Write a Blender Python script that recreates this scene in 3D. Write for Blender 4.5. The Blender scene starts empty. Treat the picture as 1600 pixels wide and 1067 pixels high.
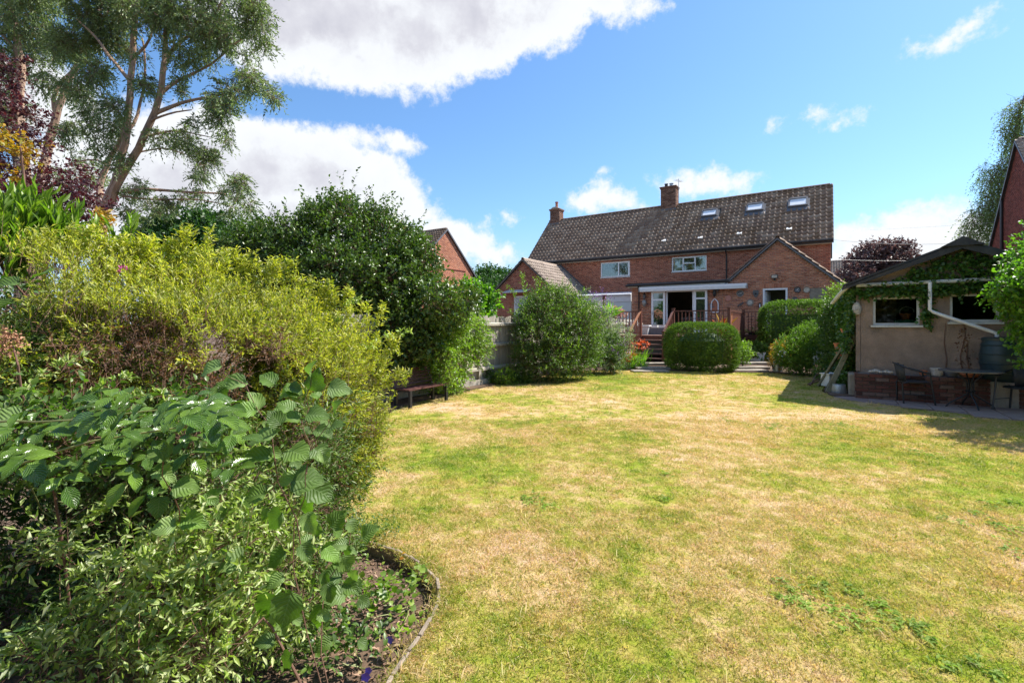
import bpy, math, random
import numpy as np
from mathutils import Vector, Matrix

random.seed(7); RNG = np.random.default_rng(7)
C = bpy.context.scene.collection
SC = bpy.context.scene
F = 755.0; HX = 800.0; HY = 505.0; CAMZ = 1.6

# ------------------------------------------------------------------ camera
cam_d = bpy.data.cameras.new('camera'); cam = bpy.data.objects.new('camera', cam_d); C.objects.link(cam)
cam.location = (0, 0, CAMZ); cam.rotation_euler = (math.radians(90), 0, 0)
cam_d.sensor_width = 36.0; cam_d.lens = 36.0 * F / 1600.0
cam_d.shift_y = -28.5 / 1600.0
cam_d.clip_start = 0.05; cam_d.clip_end = 2000
SC.camera = cam

# ------------------------------------------------------------------ light
SUN_AZ = 70.0; SUN_EL = 51.5           # azimuth clockwise from +Y (view direction)
sd = bpy.data.lights.new('sun', 'SUN'); sd.energy = 5.0; sd.angle = math.radians(0.53); sd.color = (1.0, 0.95, 0.87)
so = bpy.data.objects.new('sun', sd); C.objects.link(so)
_a, _e = math.radians(SUN_AZ), math.radians(SUN_EL)
SUNV = Vector((math.sin(_a) * math.cos(_e), math.cos(_a) * math.cos(_e), math.sin(_e)))
so.rotation_euler = SUNV.to_track_quat('Z', 'Y').to_euler()
so.location = SUNV * 60

SC.view_settings.view_transform = 'Standard'
SC.view_settings.look = 'None'
SC.view_settings.gamma = 1.0
SC.view_settings.use_curve_mapping = False
SC.view_settings.exposure = 0.92
SC.render.engine = 'CYCLES'
SC.cycles.max_bounces = 8
SC.cycles.diffuse_bounces = 3
SC.cycles.transmission_bounces = 6
SC.cycles.transparent_max_bounces = 12
SC.cycles.use_denoising = True

world = bpy.data.worlds.new('World'); SC.world = world; world.use_nodes = True

class NT:
    """small helper for node trees"""
    def __init__(s, tree):
        s.t = tree; s.n = tree.nodes; s.l = tree.links
    def new(s, typ, **kw):
        n = s.n.new(typ)
        for k, v in kw.items(): setattr(n, k, v)
        return n
    def put(s, sock, v):
        if v is None: return
        if isinstance(v, bpy.types.NodeSocket): s.l.new(v, sock)
        else:
            try: sock.default_value = v
            except Exception: sock.default_value = tuple(v)
    def math(s, op, a, b=None, c=None, clamp=False):
        n = s.new('ShaderNodeMath', operation=op); n.use_clamp = clamp
        for i, v in enumerate((a, b, c)):
            if v is not None: s.put(n.inputs[i], v)
        return n.outputs[0]
    def vec(s, op, a, b=None, scale=None):
        n = s.new('ShaderNodeVectorMath', operation=op)
        s.put(n.inputs[0], a)
        if b is not None: s.put(n.inputs[1], b)
        if scale is not None: s.put(n.inputs['Scale'], scale)
        return n.outputs['Value'] if op in ('DISTANCE', 'LENGTH', 'DOT_PRODUCT') else n.outputs[0]
    def noise(s, vec, scale, detail=3, rough=0.5, out=0):
        n = s.new('ShaderNodeTexNoise'); s.put(n.inputs['Vector'], vec)
        n.inputs['Scale'].default_value = scale; n.inputs['Detail'].default_value = detail; n.inputs['Roughness'].default_value = rough
        return n.outputs[out]
    def ramp(s, fac, stops, interp='LINEAR'):
        n = s.new('ShaderNodeValToRGB'); n.color_ramp.interpolation = interp
        while len(n.color_ramp.elements) < len(stops): n.color_ramp.elements.new(0.5)
        for e, (p, c) in zip(n.color_ramp.elements, stops):
            e.position = p; e.color = (c[0], c[1], c[2], 1) if len(c) == 3 else c
        s.put(n.inputs[0], fac); return n.outputs[0]
    def map(s, v, a, b, c=0.0, d=1.0, smooth=False):
        n = s.new('ShaderNodeMapRange'); n.clamp = True
        if smooth: n.interpolation_type = 'SMOOTHSTEP'
        s.put(n.inputs[0], v)
        for i, x in enumerate((a, b, c, d)): s.put(n.inputs[i + 1], x)
        return n.outputs[0]
    def mix(s, f, a, b, blend='MIX'):
        n = s.new('ShaderNodeMix', data_type='RGBA', blend_type=blend)
        s.put(n.inputs[0], f)
        for i, v in ((6, a), (7, b)):
            if isinstance(v, (tuple, list)): v = (v[0], v[1], v[2], 1)
            s.put(n.inputs[i], v)
        return n.outputs[2]

def build_world():
    w = NT(world.node_tree); w.n.clear()
    sky = w.new('ShaderNodeTexSky', sky_type='NISHITA')
    sky.sun_disc = False; sky.sun_elevation = math.radians(SUN_EL); sky.sun_rotation = math.radians(SUN_AZ)
    sky.air_density = 1.25; sky.dust_density = 0.5; sky.ozone_density = 2.2; sky.altitude = 0
    tc = w.new('ShaderNodeTexCoord').outputs['Generated']
    K = 1.5
    sq = w.vec('MULTIPLY', tc, (1, 1, K))
    n1 = w.noise(tc, 7.0, 6, 0.58, out=1)
    off = w.vec('SCALE', w.vec('SUBTRACT', n1, (0.5, 0.5, 0.5)), scale=0.15)
    n2 = w.noise(tc, 26.0, 5, 0.6, out=1)
    off2 = w.vec('SCALE', w.vec('SUBTRACT', n2, (0.5, 0.5, 0.5)), scale=0.05)
    q = w.vec('ADD', w.vec('ADD', sq, off), off2)
    # cloud lobes, as directions (taken from photo positions) and angular radii; weight 1 = big grey-based cloud
    lobes = [(430, 20, 150), (540, 30, 150), (640, 45, 130), (740, 25, 130), (840, 0, 110), (930, 5, 60), (1000, 6, 36), (620, 100, 60),
             (470, -60, 190), (700, -70, 200), (560, -140, 220), (900, -70, 120),
             (60, 150, 110), (130, 330, 90), (230, 300, 160), (330, 240, 130), (420, 260, 130), (500, 270, 110), (560, 300, 90), (450, 350, 130), (330, 370, 150),
             (610, 225, 42), (640, 222, 24), (570, 215, 30), (620, 320, 60), (665, 330, 38), (690, 370, 55), (735, 385, 44), (540, 215, 26), (640, 380, 60),
             (765, 405, 34), (800, 400, 24),
             (925, 312, 40), (895, 318, 20), (965, 318, 36), (1000, 325, 20), (955, 277, 10),
             (1085, 282, 34), (1120, 280, 36), (1155, 286, 26), (1060, 290, 22), (1030, 275, 8), (1190, 272, 8),
             (798, 348, 15), (755, 351, 12), (1208, 201, 15), (1312, 202, 17), (1282, 184, 16), (1335, 186, 10), (1553, 132, 13),
             (1440, 78, 27), (1465, 58, 22), (1495, 35, 24), (1512, 50, 14), (1530, 12, 12),
             (1320, 365, 40), (1370, 368, 50), (1420, 365, 48), (1460, 350, 46), (1500, 375, 46), (1440, 400, 70), (1350, 410, 70), (1540, 410, 60),
             (860, 560, 60), (740, 470, 60)]
    sdf = None
    for (px, py, r) in lobes:
        d = Vector(((px - HX) / F, 1.0, (HY - py) / F)); ln = d.length; d.normalize()
        rad = r / F / ln * 0.93
        dd = w.vec('DISTANCE', q, (d.x, d.y, d.z * K))
        dd = w.math('SUBTRACT', dd, rad)
        if sdf is None: sdf = dd
        else: sdf = w.math('SMOOTH_MIN', sdf, dd, 0.03)
    # elsewhere in the sky: scattered clouds of the same kind, away from the part in view
    gn = w.noise(w.vec('MULTIPLY', tc, (1, 1, 1.8)), 2.3, 4, 0.55)
    sep = w.new('ShaderNodeSeparateXYZ'); w.put(sep.inputs[0], tc)
    front = w.map(sep.outputs[1], 0.15, 0.45, 0.0, 1.0)
    gen = w.math('MULTIPLY', w.math('SUBTRACT', 0.56, gn), 0.9)
    gen = w.math('ADD', gen, front)
    sdf = w.math('MINIMUM', sdf, gen)
    fine = w.math('MULTIPLY', w.math('SUBTRACT', w.noise(tc, 48, 6, 0.7), 0.5), 0.055)
    s2 = w.math('ADD', sdf, fine)
    dens = w.map(s2, 0.010, -0.026, 0, 1, smooth=True)
    deep = w.map(s2, -0.012, -0.13, 0, 1, smooth=True)
    bil = w.map(w.noise(tc, 9.0, 5, 0.6), 0.36, 0.66, 0, 1)
    low = w.map(sep.outputs[2], 0.25, 0.05, 0.15, 1.0)
    shade = w.math('MULTIPLY', deep, w.math('ADD', 0.55, w.math('MULTIPLY', bil, 0.45)))
    ccol = w.ramp(shade, [(0.0, (0.84, 0.86, 0.88)), (0.35, (0.80, 0.82, 0.85)), (0.7, (0.64, 0.64, 0.69)), (1.0, (0.54, 0.54, 0.60))])
    skyc = w.mix(1.0, sky.outputs[0], (0.70, 0.93, 1.16), 'MULTIPLY')
    hz = w.map(sep.outputs[2], 0.22, -0.02, 0, 0.85, smooth=True)
    skyc = w.mix(hz, skyc, (3.3, 4.2, 5.6))
    bs = w.new('ShaderNodeBackground'); w.put(bs.inputs[0], skyc); bs.inputs[1].default_value = 0.094
    bc = w.new('ShaderNodeBackground'); w.put(bc.inputs[0], ccol); bc.inputs[1].default_value = 0.64
    mx = w.new('ShaderNodeMixShader'); w.put(mx.inputs[0], w.math('MULTIPLY', dens, 0.97))
    w.l.new(bs.outputs[0], mx.inputs[1]); w.l.new(bc.outputs[0], mx.inputs[2])
    out = w.new('ShaderNodeOutputWorld'); w.l.new(mx.outputs[0], out.inputs[0])
build_world()

# ------------------------------------------------------------------ frames and mesh helpers
TH = math.atan2(F, 1153.0)                       # the houses stand turned by this angle
UH = Vector((math.cos(TH), -math.sin(TH), 0)); VH = Vector((math.sin(TH), math.cos(TH), 0))
A0 = Vector((16.49, 25.0, 0))

def at(px, py, Y): return Vector(((px - HX) / F * Y, Y, CAMZ + (HY - py) / F * Y))
def gnd(px, py, z=0.0):
    Y = (CAMZ - z) * F / (py - HY); return Vector(((px - HX) / F * Y, Y, z))
def onwall(px, py, v, org=A0):
    """the point seen at px,py on the plane v = const of a house frame; returns u, z"""
    d = Vector(((px - HX) / F, 1, (HY - py) / F)); d2 = Vector((d.x, d.y, 0))
    t = (v + org.dot(VH)) / d2.dot(VH)
    p = d * t
    return (p - org).dot(UH), p.z + CAMZ
def HP(u, v, z=0, org=A0): return org + UH * u + VH * v + Vector((0, 0, z))

def np_mesh(name, V, Fa, smooth=False):
    V = np.asarray(V, dtype=np.float32); Fa = np.asarray(Fa, dtype=np.int32)
    k = Fa.shape[1]; me = bpy.data.meshes.new(name)
    me.vertices.add(len(V)); me.vertices.foreach_set('co', V.ravel())
    me.loops.add(Fa.size); me.loops.foreach_set('vertex_index', Fa.ravel())
    me.polygons.add(len(Fa)); me.polygons.foreach_set('loop_start', np.arange(0, Fa.size, k, dtype=np.int32))
    if smooth: me.polygons.foreach_set('use_smooth', np.ones(len(Fa), dtype=bool))
    me.update(calc_edges=True)
    return me

def link(name, me, mat=None, parent=None, loc=(0, 0, 0), rot=(0, 0, 0), kind=None, label=None):
    o = bpy.data.objects.new(name, me); C.objects.link(o)
    if mat is not None and len(me.materials) == 0: me.materials.append(mat)
    o.location = loc; o.rotation_euler = rot
    if parent is not None: o.parent = parent
    if kind: o['kind'] = kind
    if label: o['label'] = label
    return o

def tag(o, label=None, cat=None, group=None, kind=None):
    if label: o['label'] = label
    if cat: o['category'] = cat
    if group: o['group'] = group
    if kind: o['kind'] = kind
    return o

def thing(name, label, cat, loc=(0, 0, 0), rz=0.0, group=None):
    o = bpy.data.objects.new(name, None); C.objects.link(o)
    o.location = loc; o.rotation_euler = (0, 0, rz); o.empty_display_size = 0.2
    return tag(o, label, cat, group)

def copy_tree(o, parent=None):
    c = o.copy(); C.objects.link(c)
    if parent is not None: c.parent = parent
    for ch in o.children: copy_tree(ch, c)
    return c

class MB:
    def __init__(s): s.v = []; s.f = []
    def add(s, vs, fs):
        b = len(s.v); s.v.extend([tuple(x) for x in vs]); s.f.extend([tuple(b + i for i in f) for f in fs]); return s
    def box(s, x0, x1, y0, y1, z0, z1):
        return s.add([(x0, y0, z0), (x1, y0, z0), (x1, y1, z0), (x0, y1, z0), (x0, y0, z1), (x1, y0, z1), (x1, y1, z1), (x0, y1, z1)],
                     [(3, 2, 1, 0), (4, 5, 6, 7), (0, 1, 5, 4), (1, 2, 6, 5), (2, 3, 7, 6), (3, 0, 4, 7)])
    def cbox(s, c, sx, sy, sz, rot=None):
        vs = [Vector((x, y, z)) for z in (-sz / 2, sz / 2) for (x, y) in ((-sx / 2, -sy / 2), (sx / 2, -sy / 2), (sx / 2, sy / 2), (-sx / 2, sy / 2))]
        if rot is not None: vs = [rot @ v for v in vs]
        c = Vector(c)
        return s.add([c + v for v in vs], [(3, 2, 1, 0), (4, 5, 6, 7), (0, 1, 5, 4), (1, 2, 6, 5), (2, 3, 7, 6), (3, 0, 4, 7)])
    def bar(s, a, b, w, h, up=Vector((0, 0, 1))):
        a, b = Vector(a), Vector(b); d = (b - a).normalized()
        x = d.cross(up)
        if x.length < 1e-4: x = d.cross(Vector((1, 0, 0)))
        x.normalize(); y = x.cross(d)
        vs = []
        for p in (a, b):
            for (i, j) in ((-1, -1), (1, -1), (1, 1), (-1, 1)): vs.append(p + x * (i * w / 2) + y * (j * h / 2))
        return s.add(vs, [(3, 2, 1, 0), (4, 5, 6, 7), (0, 1, 5, 4), (1, 2, 6, 5), (2, 3, 7, 6), (3, 0, 4, 7)])
    def tube(s, pts, rad, n=8, cap=True):
        pts = [Vector(p) for p in pts]; m = len(pts)
        if not hasattr(rad, '__len__'): rad = [rad] * m
        b = len(s.v); ref = Vector((0.3, 0.2, 1)).normalized()
        px = None
        for i, p in enumerate(pts):
            d = (pts[min(i + 1, m - 1)] - pts[max(i - 1, 0)]).normalized()
            if px is None:
                px = d.cross(ref)
                if px.length < 0.05: px = d.cross(Vector((1, 0, 0)))
            px = (px - d * px.dot(d)).normalized(); py = d.cross(px)
            for k in range(n):
                a = 2 * math.pi * k / n
                s.v.append(tuple(p + px * (math.cos(a) * rad[i]) + py * (math.sin(a) * rad[i])))
        for i in range(m - 1):
            for k in range(n):
                k2 = (k + 1) % n
                s.f.append((b + i * n + k, b + i * n + k2, b + (i + 1) * n + k2, b + (i + 1) * n + k))
        if cap:
            s.f.append(tuple(b + k for k in reversed(range(n)))); s.f.append(tuple(b + (m - 1) * n + k for k in range(n)))
        return s
    def lathe(s, prof, n=20, c=(0, 0, 0), cap=True):
        b = len(s.v)
        for (r, z) in prof:
            for k in range(n):
                a = 2 * math.pi * k / n; s.v.append((c[0] + r * math.cos(a), c[1] + r * math.sin(a), c[2] + z))
        for i in range(len(prof) - 1):
            for k in range(n):
                k2 = (k + 1) % n; s.f.append((b + i * n + k, b + i * n + k2, b + (i + 1) * n + k2, b + (i + 1) * n + k))
        if cap:
            s.f.append(tuple(b + k for k in reversed(range(n)))); s.f.append(tuple(b + (len(prof) - 1) * n + k for k in range(n)))
        return s
    def prism(s, poly, axis, a0, a1):
        """poly: 2D points; axis 'y': points are (x,z) and run a0..a1 in y; 'x': points are (y,z); 'z': points are (x,y)"""
        n = len(poly); vs = []
        for a in (a0, a1):
            for (p, q) in poly:
                vs.append({'y': (p, a, q), 'x': (a, p, q), 'z': (p, q, a)}[axis])
        fs = [tuple(range(n)), tuple(reversed(range(n, 2 * n)))] + [(i, n + i, n + (i + 1) % n, (i + 1) % n) for i in range(n)]
        return s.add(vs, fs)
    def mesh(s, name, smooth=False, bevel=None):
        me = bpy.data.meshes.new(name); me.from_pydata(s.v, [], s.f); me.update()
        import bmesh
        bm = bmesh.new(); bm.from_mesh(me); bmesh.ops.recalc_face_normals(bm, faces=bm.faces[:])
        if bevel: bmesh.ops.bevel(bm, geom=bm.edges[:], offset=bevel, segments=1, affect='EDGES', clamp_overlap=True)
        bm.to_mesh(me); bm.free()
        if smooth:
            me.polygons.foreach_set('use_smooth', np.ones(len(me.polygons), dtype=bool)); me.update()
            try: me.set_sharp_from_angle(angle=math.radians(40))
            except Exception: pass
        return me
    def build(s, name, mat, parent=None, smooth=False, bevel=None, **kw):
        return link(name, s.mesh(name, smooth, bevel), mat, parent, **kw)

# ------------------------------------------------------------------ materials
MATS = {}
def base_mat(name):
    m = bpy.data.materials.new(name); m.use_nodes = True
    t = NT(m.node_tree); t.n.clear()
    out = t.new('ShaderNodeOutputMaterial')
    return m, t, out
def pbr(name, col, rough=0.6, var=0.15, scale=6.0, bump=0.0, bscale=40.0, metal=0.0, spec=0.5, island=0.0, coords='Object', stain=None, stretch=None, coat=0.0):
    m, t, out = base_mat(name)
    p = t.new('ShaderNodeBsdfPrincipled')
    tc = t.new('ShaderNodeTexCoord').outputs[coords]
    if stretch: tc = t.vec('MULTIPLY', tc, stretch)
    n = t.noise(tc, scale, 5, 0.6)
    dark = tuple(c * (1 - var) for c in col); lite = tuple(min(1, c * (1 + var)) for c in col)
    c = t.ramp(n, [(0.3, dark), (0.7, lite)])
    if island:
        g = t.new('ShaderNodeNewGeometry').outputs['Random Per Island']
        oi = t.new('ShaderNodeObjectInfo').outputs['Random']
        g = t.math('FRACT', t.math('ADD', g, oi))
        c = t.mix(1.0, c, t.ramp(g, [(0, (1 - island,) * 3), (1, (1 + island * 0.6,) * 3)]), 'MULTIPLY')
    if stain:
        sc, amt, scol = stain
        c = t.mix(t.map(t.noise(tc, sc, 5, 0.65), 0.5, 0.72, 0, amt), c, scol)
    t.put(p.inputs['Base Color'], c)
    p.inputs['Roughness'].default_value = rough; p.inputs['Metallic'].default_value = metal
    p.inputs['Specular IOR Level'].default_value = spec
    if coat: p.inputs['Coat Weight'].default_value = coat
    if bump:
        b = t.new('ShaderNodeBump'); b.inputs['Strength'].default_value = bump; b.inputs['Distance'].default_value = 0.01
        t.put(b.inputs['Height'], t.noise(tc, bscale, 4, 0.6)); t.l.new(b.outputs[0], p.inputs['Normal'])
    t.l.new(p.outputs[0], out.inputs[0])
    MATS[name] = m; return m

def leaf_mat(name, cols, trans=0.35, rough=0.4, tcol=None, spec=0.5, big=0.0, bscale=1.5, veins=False):
    """cols: colour stops picked per leaf; light also passes through the leaf"""
    m, t, out = base_mat(name)
    g = t.new('ShaderNodeNewGeometry')
    r = t.math('FRACT', t.math('ADD', g.outputs['Random Per Island'], t.new('ShaderNodeObjectInfo').outputs['Random']))
    n = len(cols)
    c = t.ramp(r, [(i / max(1, n - 1), cc) for i, cc in enumerate(cols)])
    tc = t.new('ShaderNodeTexCoord').outputs['Object']
    c = t.mix(1.0, c, t.ramp(t.noise(tc, bscale, 3, 0.6), [(0.3, (0.72, 0.74, 0.8)), (0.7, (1.28, 1.24, 1.1))]), 'MULTIPLY')
    p = t.new('ShaderNodeBsdfPrincipled'); t.put(p.inputs['Base Color'], c)
    p.inputs['Roughness'].default_value = rough; p.inputs['Specular IOR Level'].default_value = spec
    if veins:
        wv = t.new('ShaderNodeTexWave'); wv.wave_type = 'BANDS'; wv.bands_direction = 'DIAGONAL'
        uvn = t.new('ShaderNodeUVMap').outputs[0]
        sp = t.new('ShaderNodeSeparateXYZ'); t.put(sp.inputs[0], uvn)
        ax = t.math('ABSOLUTE', sp.outputs[0])
        ph = t.math('SUBTRACT', t.math('MULTIPLY', sp.outputs[1], 8.0), t.math('MULTIPLY', ax, 3.0))
        rib = t.math('ABSOLUTE', t.math('SUBTRACT', t.math('FRACT', ph), 0.5))
        mid = t.map(ax, 0.0, 0.05, 1, 0)
        vv = t.math('MAXIMUM', t.map(rib, 0.0, 0.10, 1, 0), mid)
        t.put(p.inputs['Base Color'], t.mix(t.math('MULTIPLY', vv, 0.38), c, (0.33, 0.44, 0.20)))
        b = t.new('ShaderNodeBump'); b.inputs['Strength'].default_value = 0.8; b.inputs['Distance'].default_value = 0.004
        t.put(b.inputs['Height'], rib); t.l.new(b.outputs[0], p.inputs['Normal'])
    tr = t.new('ShaderNodeBsdfTranslucent')
    if tcol is None: tcol = (1.5, 1.9, 0.55)
    t.put(tr.inputs[0], t.mix(1.0, c, tcol, 'MULTIPLY'))
    mx = t.new('ShaderNodeMixShader'); mx.inputs[0].default_value = trans
    t.l.new(p.outputs[0], mx.inputs[1]); t.l.new(tr.outputs[0], mx.inputs[2]); t.l.new(mx.outputs[0], out.inputs[0])
    MATS[name] = m; return m

def brick_mat(name, stops, speck=(0.30, 0.20, 0.15)):
    m, t, out = base_mat(name)
    g = t.new('ShaderNodeNewGeometry').outputs['Random Per Island']
    r = t.math('FRACT', t.math('ADD', g, t.new('ShaderNodeObjectInfo').outputs['Random']))
    c = t.ramp(r, stops)
    tc = t.new('ShaderNodeTexCoord').outputs['Object']
    c = t.mix(1.0, c, t.ramp(t.noise(tc, 22, 5, 0.7), [(0.3, (0.75,) * 3), (0.7, (1.22,) * 3)]), 'MULTIPLY')
    c = t.mix(1.0, c, t.ramp(t.noise(tc, 0.7, 4, 0.6), [(0.3, (0.82,) * 3), (0.7, (1.12,) * 3)]), 'MULTIPLY')
    c = t.mix(t.map(t.noise(tc, 60, 3, 0.6), 0.6, 0.75, 0, 0.4), c, speck)
    p = t.new('ShaderNodeBsdfPrincipled'); t.put(p.inputs['Base Color'], c); p.inputs['Roughness'].default_value = 0.88
    p.inputs['Specular IOR Level'].default_value = 0.25
    b = t.new('ShaderNodeBump'); b.inputs['Strength'].default_value = 0.5; b.inputs['Distance'].default_value = 0.006
    t.put(b.inputs['Height'], t.noise(tc, 70, 4, 0.7)); t.l.new(b.outputs[0], p.inputs['Normal'])
    t.l.new(p.outputs[0], out.inputs[0]); MATS[name] = m; return m

def glass_mat(name, tint=(0.85, 0.9, 0.88), refl=0.12):
    m, t, out = base_mat(name)
    tr = t.new('ShaderNodeBsdfTransparent'); tr.inputs[0].default_value = (*tint, 1)
    gl = t.new('ShaderNodeBsdfGlossy'); gl.inputs['Roughness'].default_value = 0.015
    fr = t.new('ShaderNodeFresnel'); fr.inputs[0].default_value = 1.6
    mx = t.new('ShaderNodeMixShader'); t.put(mx.inputs[0], t.math('ADD', t.math('MULTIPLY', fr.outputs[0], 0.9), refl, clamp=True))
    t.l.new(tr.outputs[0], mx.inputs[1]); t.l.new(gl.outputs[0], mx.inputs[2]); t.l.new(mx.outputs[0], out.inputs[0])
    MATS[name] = m; return m

M = MATS
brick_mat('brick_main', [(0, (0.27, 0.09, 0.055)), (0.35, (0.42, 0.15, 0.09)), (0.7, (0.50, 0.19, 0.115)), (0.9, (0.33, 0.115, 0.075)), (1, (0.57, 0.26, 0.16))])
brick_mat('brick_ext', [(0, (0.36, 0.14, 0.085)), (0.3, (0.52, 0.22, 0.13)), (0.7, (0.58, 0.26, 0.155)), (0.88, (0.38, 0.16, 0.115)), (1, (0.64, 0.33, 0.21))])
brick_mat('brick_stack', [(0, (0.13, 0.065, 0.045)), (0.5, (0.24, 0.125, 0.085)), (1, (0.34, 0.20, 0.14))])
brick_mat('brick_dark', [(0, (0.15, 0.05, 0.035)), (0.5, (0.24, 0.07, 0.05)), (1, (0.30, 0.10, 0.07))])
brick_mat('brick_plinth', [(0, (0.07, 0.035, 0.028)), (0.3, (0.15, 0.055, 0.042)), (0.6, (0.12, 0.065, 0.05)), (0.85, (0.18, 0.085, 0.065)), (1, (0.20, 0.15, 0.125))], speck=(0.30, 0.27, 0.24))
pbr('mortar', (0.44, 0.36, 0.28), 0.95, 0.15, 12, bump=0.3)
pbr('mortar_dark', (0.15, 0.13, 0.115), 0.95, 0.2, 12, bump=0.3)
def tile_mat(name, stops, moss):
    m, t, out = base_mat(name)
    r = t.new('ShaderNodeNewGeometry').outputs['Random Per Island']
    c = t.ramp(r, stops)
    tc = t.new('ShaderNodeTexCoord').outputs['Object']
    sp = t.new('ShaderNodeSeparateXYZ'); t.put(sp.inputs[0], tc)
    part = t.map(sp.outputs[0], -9.6, -8.2, 0.25, 1.0) if name == 'tile' else 0.5
    c = t.mix(t.math('MULTIPLY', t.map(t.noise(tc, 1.0, 5, 0.7), 0.42, 0.62, 0, 0.8), part), c, moss)
    c = t.mix(t.map(t.noise(tc, 14, 4, 0.7), 0.58, 0.72, 0, 0.5), c, (0.30, 0.27, 0.20))
    p = t.new('ShaderNodeBsdfPrincipled'); t.put(p.inputs['Base Color'], c); p.inputs['Roughness'].default_value = 0.72
    b = t.new('ShaderNodeBump'); b.inputs['Strength'].default_value = 0.4; b.inputs['Distance'].default_value = 0.006
    t.put(b.inputs['Height'], t.noise(tc, 60, 4, 0.7)); t.l.new(b.outputs[0], p.inputs['Normal'])
    t.l.new(p.outputs[0], out.inputs[0]); MATS[name] = m
tile_mat('tile', [(0, (0.20, 0.125, 0.085)), (0.5, (0.28, 0.185, 0.125)), (1, (0.39, 0.285, 0.205))], (0.16, 0.085, 0.035))
tile_mat('tile_light', [(0, (0.25, 0.18, 0.14)), (0.5, (0.36, 0.27, 0.21)), (1, (0.44, 0.34, 0.27))], (0.24, 0.18, 0.11))
pbr('lead', (0.12, 0.12, 0.13), 0.5, 0.15)
pbr('upvc', (0.80, 0.81, 0.83), 0.35, 0.03)
pbr('upvc_old', (0.55, 0.57, 0.56), 0.45, 0.10, 9, stain=(5, 0.6, (0.25, 0.26, 0.20)))
pbr('black_plastic', (0.022, 0.022, 0.024), 0.4, 0.2)
pbr('cream_board', (0.55, 0.49, 0.40), 0.7, 0.08)
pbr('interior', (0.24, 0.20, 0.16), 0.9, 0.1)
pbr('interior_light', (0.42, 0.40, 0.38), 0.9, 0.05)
pbr('curtain', (0.62, 0.58, 0.46), 0.9, 0.08, 5, stretch=(20, 1, 1))
glass_mat('glass'); glass_mat('glass_dim', (0.62, 0.64, 0.60), -0.03)
pbr('sky_glass', (0.55, 0.60, 0.64), 0.12, 0.03, spec=1.0)
pbr('roof_pane', (0.80, 0.82, 0.84), 0.15, 0.03, spec=0.8)
pbr('terracotta', (0.48, 0.17, 0.085), 0.8, 0.15, 14, bump=0.2, island=0.1)
pbr('clay_pot_red', (0.42, 0.17, 0.12), 0.85, 0.15, 14)
pbr('deck_wood', (0.145, 0.048, 0.028), 0.55, 0.25, 9, bump=0.15, island=0.2, stretch=(1, 1, 4))
pbr('deck_wood_light', (0.33, 0.13, 0.055), 0.55, 0.2, 9, bump=0.15, island=0.2)
pbr('deck_top', (0.20, 0.10, 0.07), 0.6, 0.25, 9, bump=0.15, island=0.2)
pbr('fence_wood', (0.40, 0.36, 0.30), 0.9, 0.28, 5, bump=0.5, bscale=30, island=0.28, stretch=(6, 6, 0.7), stain=(2.0, 0.45, (0.16, 0.14, 0.10)))
pbr('fence_rail', (0.42, 0.38, 0.31), 0.9, 0.2, 6, bump=0.4, island=0.15)
pbr('bench_wood', (0.10, 0.036, 0.03), 0.6, 0.25, 8, island=0.2)
pbr('old_timber', (0.20, 0.19, 0.12), 0.9, 0.35, 5, bump=0.6, bscale=25, stain=(3, 0.5, (0.10, 0.12, 0.05)))
pbr('render', (0.31, 0.23, 0.18), 0.95, 0.25, 2.5, bump=1.6, bscale=60, stain=(2.2, 0.75, (0.15, 0.125, 0.10)))
pbr('stone', (0.29, 0.25, 0.20), 0.92, 0.25, 5, bump=0.5, island=0.15, stain=(3, 0.5, (0.16, 0.15, 0.11)))
pbr('old_stone', (0.30, 0.235, 0.175), 0.95, 0.35, 9, bump=0.8, island=0.25, stain=(5, 0.6, (0.10, 0.085, 0.055)))
pbr('patio', (0.25, 0.19, 0.17), 0.9, 0.2, 3, bump=0.4, island=0.14, stain=(1.8, 0.5, (0.18, 0.15, 0.12)))
pbr('soil', (0.115, 0.072, 0.045), 0.98, 0.4, 14, bump=1.0, bscale=45)
pbr('bark', (0.20, 0.165, 0.13), 0.95, 0.35, 7, bump=0.8, bscale=18, stretch=(3, 3, 0.6))
pbr('bark_euc', (0.40, 0.26, 0.18), 0.8, 0.35, 3, bump=0.4, bscale=14, stretch=(2.5, 2.5, 0.5), stain=(2, 0.7, (0.20, 0.16, 0.13)))
pbr('twig', (0.16, 0.085, 0.055), 0.85, 0.25)
pbr('twig_green', (0.22, 0.24, 0.08), 0.6, 0.25)
pbr('felt', (0.045, 0.045, 0.045), 0.9, 0.25, 6, bump=0.5, stain=(2, 0.3, (0.10, 0.10, 0.08)))
pbr('metal_black', (0.03, 0.032, 0.036), 0.42, 0.15, metal=0.3)
pbr('rattan', (0.035, 0.037, 0.042), 0.55, 0.3, 60, bump=0.6, bscale=120)
pbr('table_top', (0.10, 0.105, 0.11), 0.25, 0.1)
pbr('galvanised', (0.42, 0.44, 0.45), 0.42, 0.18, 12, metal=0.7)
pbr('water_butt', (0.018, 0.040, 0.045), 0.42, 0.15, 5)
pbr('white_ceramic', (0.72, 0.72, 0.70), 0.5, 0.06)
pbr('grey_planter', (0.13, 0.14, 0.16), 0.6, 0.1)
pbr('slate_ornament', (0.12, 0.12, 0.12), 0.7, 0.3, 20, bump=0.4)
pbr('pewter', (0.30, 0.29, 0.27), 0.5, 0.3, 25, metal=0.4, bump=0.4)
pbr('pink_clay', (0.50, 0.23, 0.18), 0.8, 0.1)
pbr('orange_plastic', (0.62, 0.13, 0.03), 0.5, 0.1)
pbr('yellow_paint', (0.85, 0.48, 0.04), 0.45, 0.1)
pbr('green_plastic', (0.03, 0.26, 0.13), 0.5, 0.1)
pbr('skin_clay', (0.55, 0.42, 0.33), 0.7, 0.1)
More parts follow.
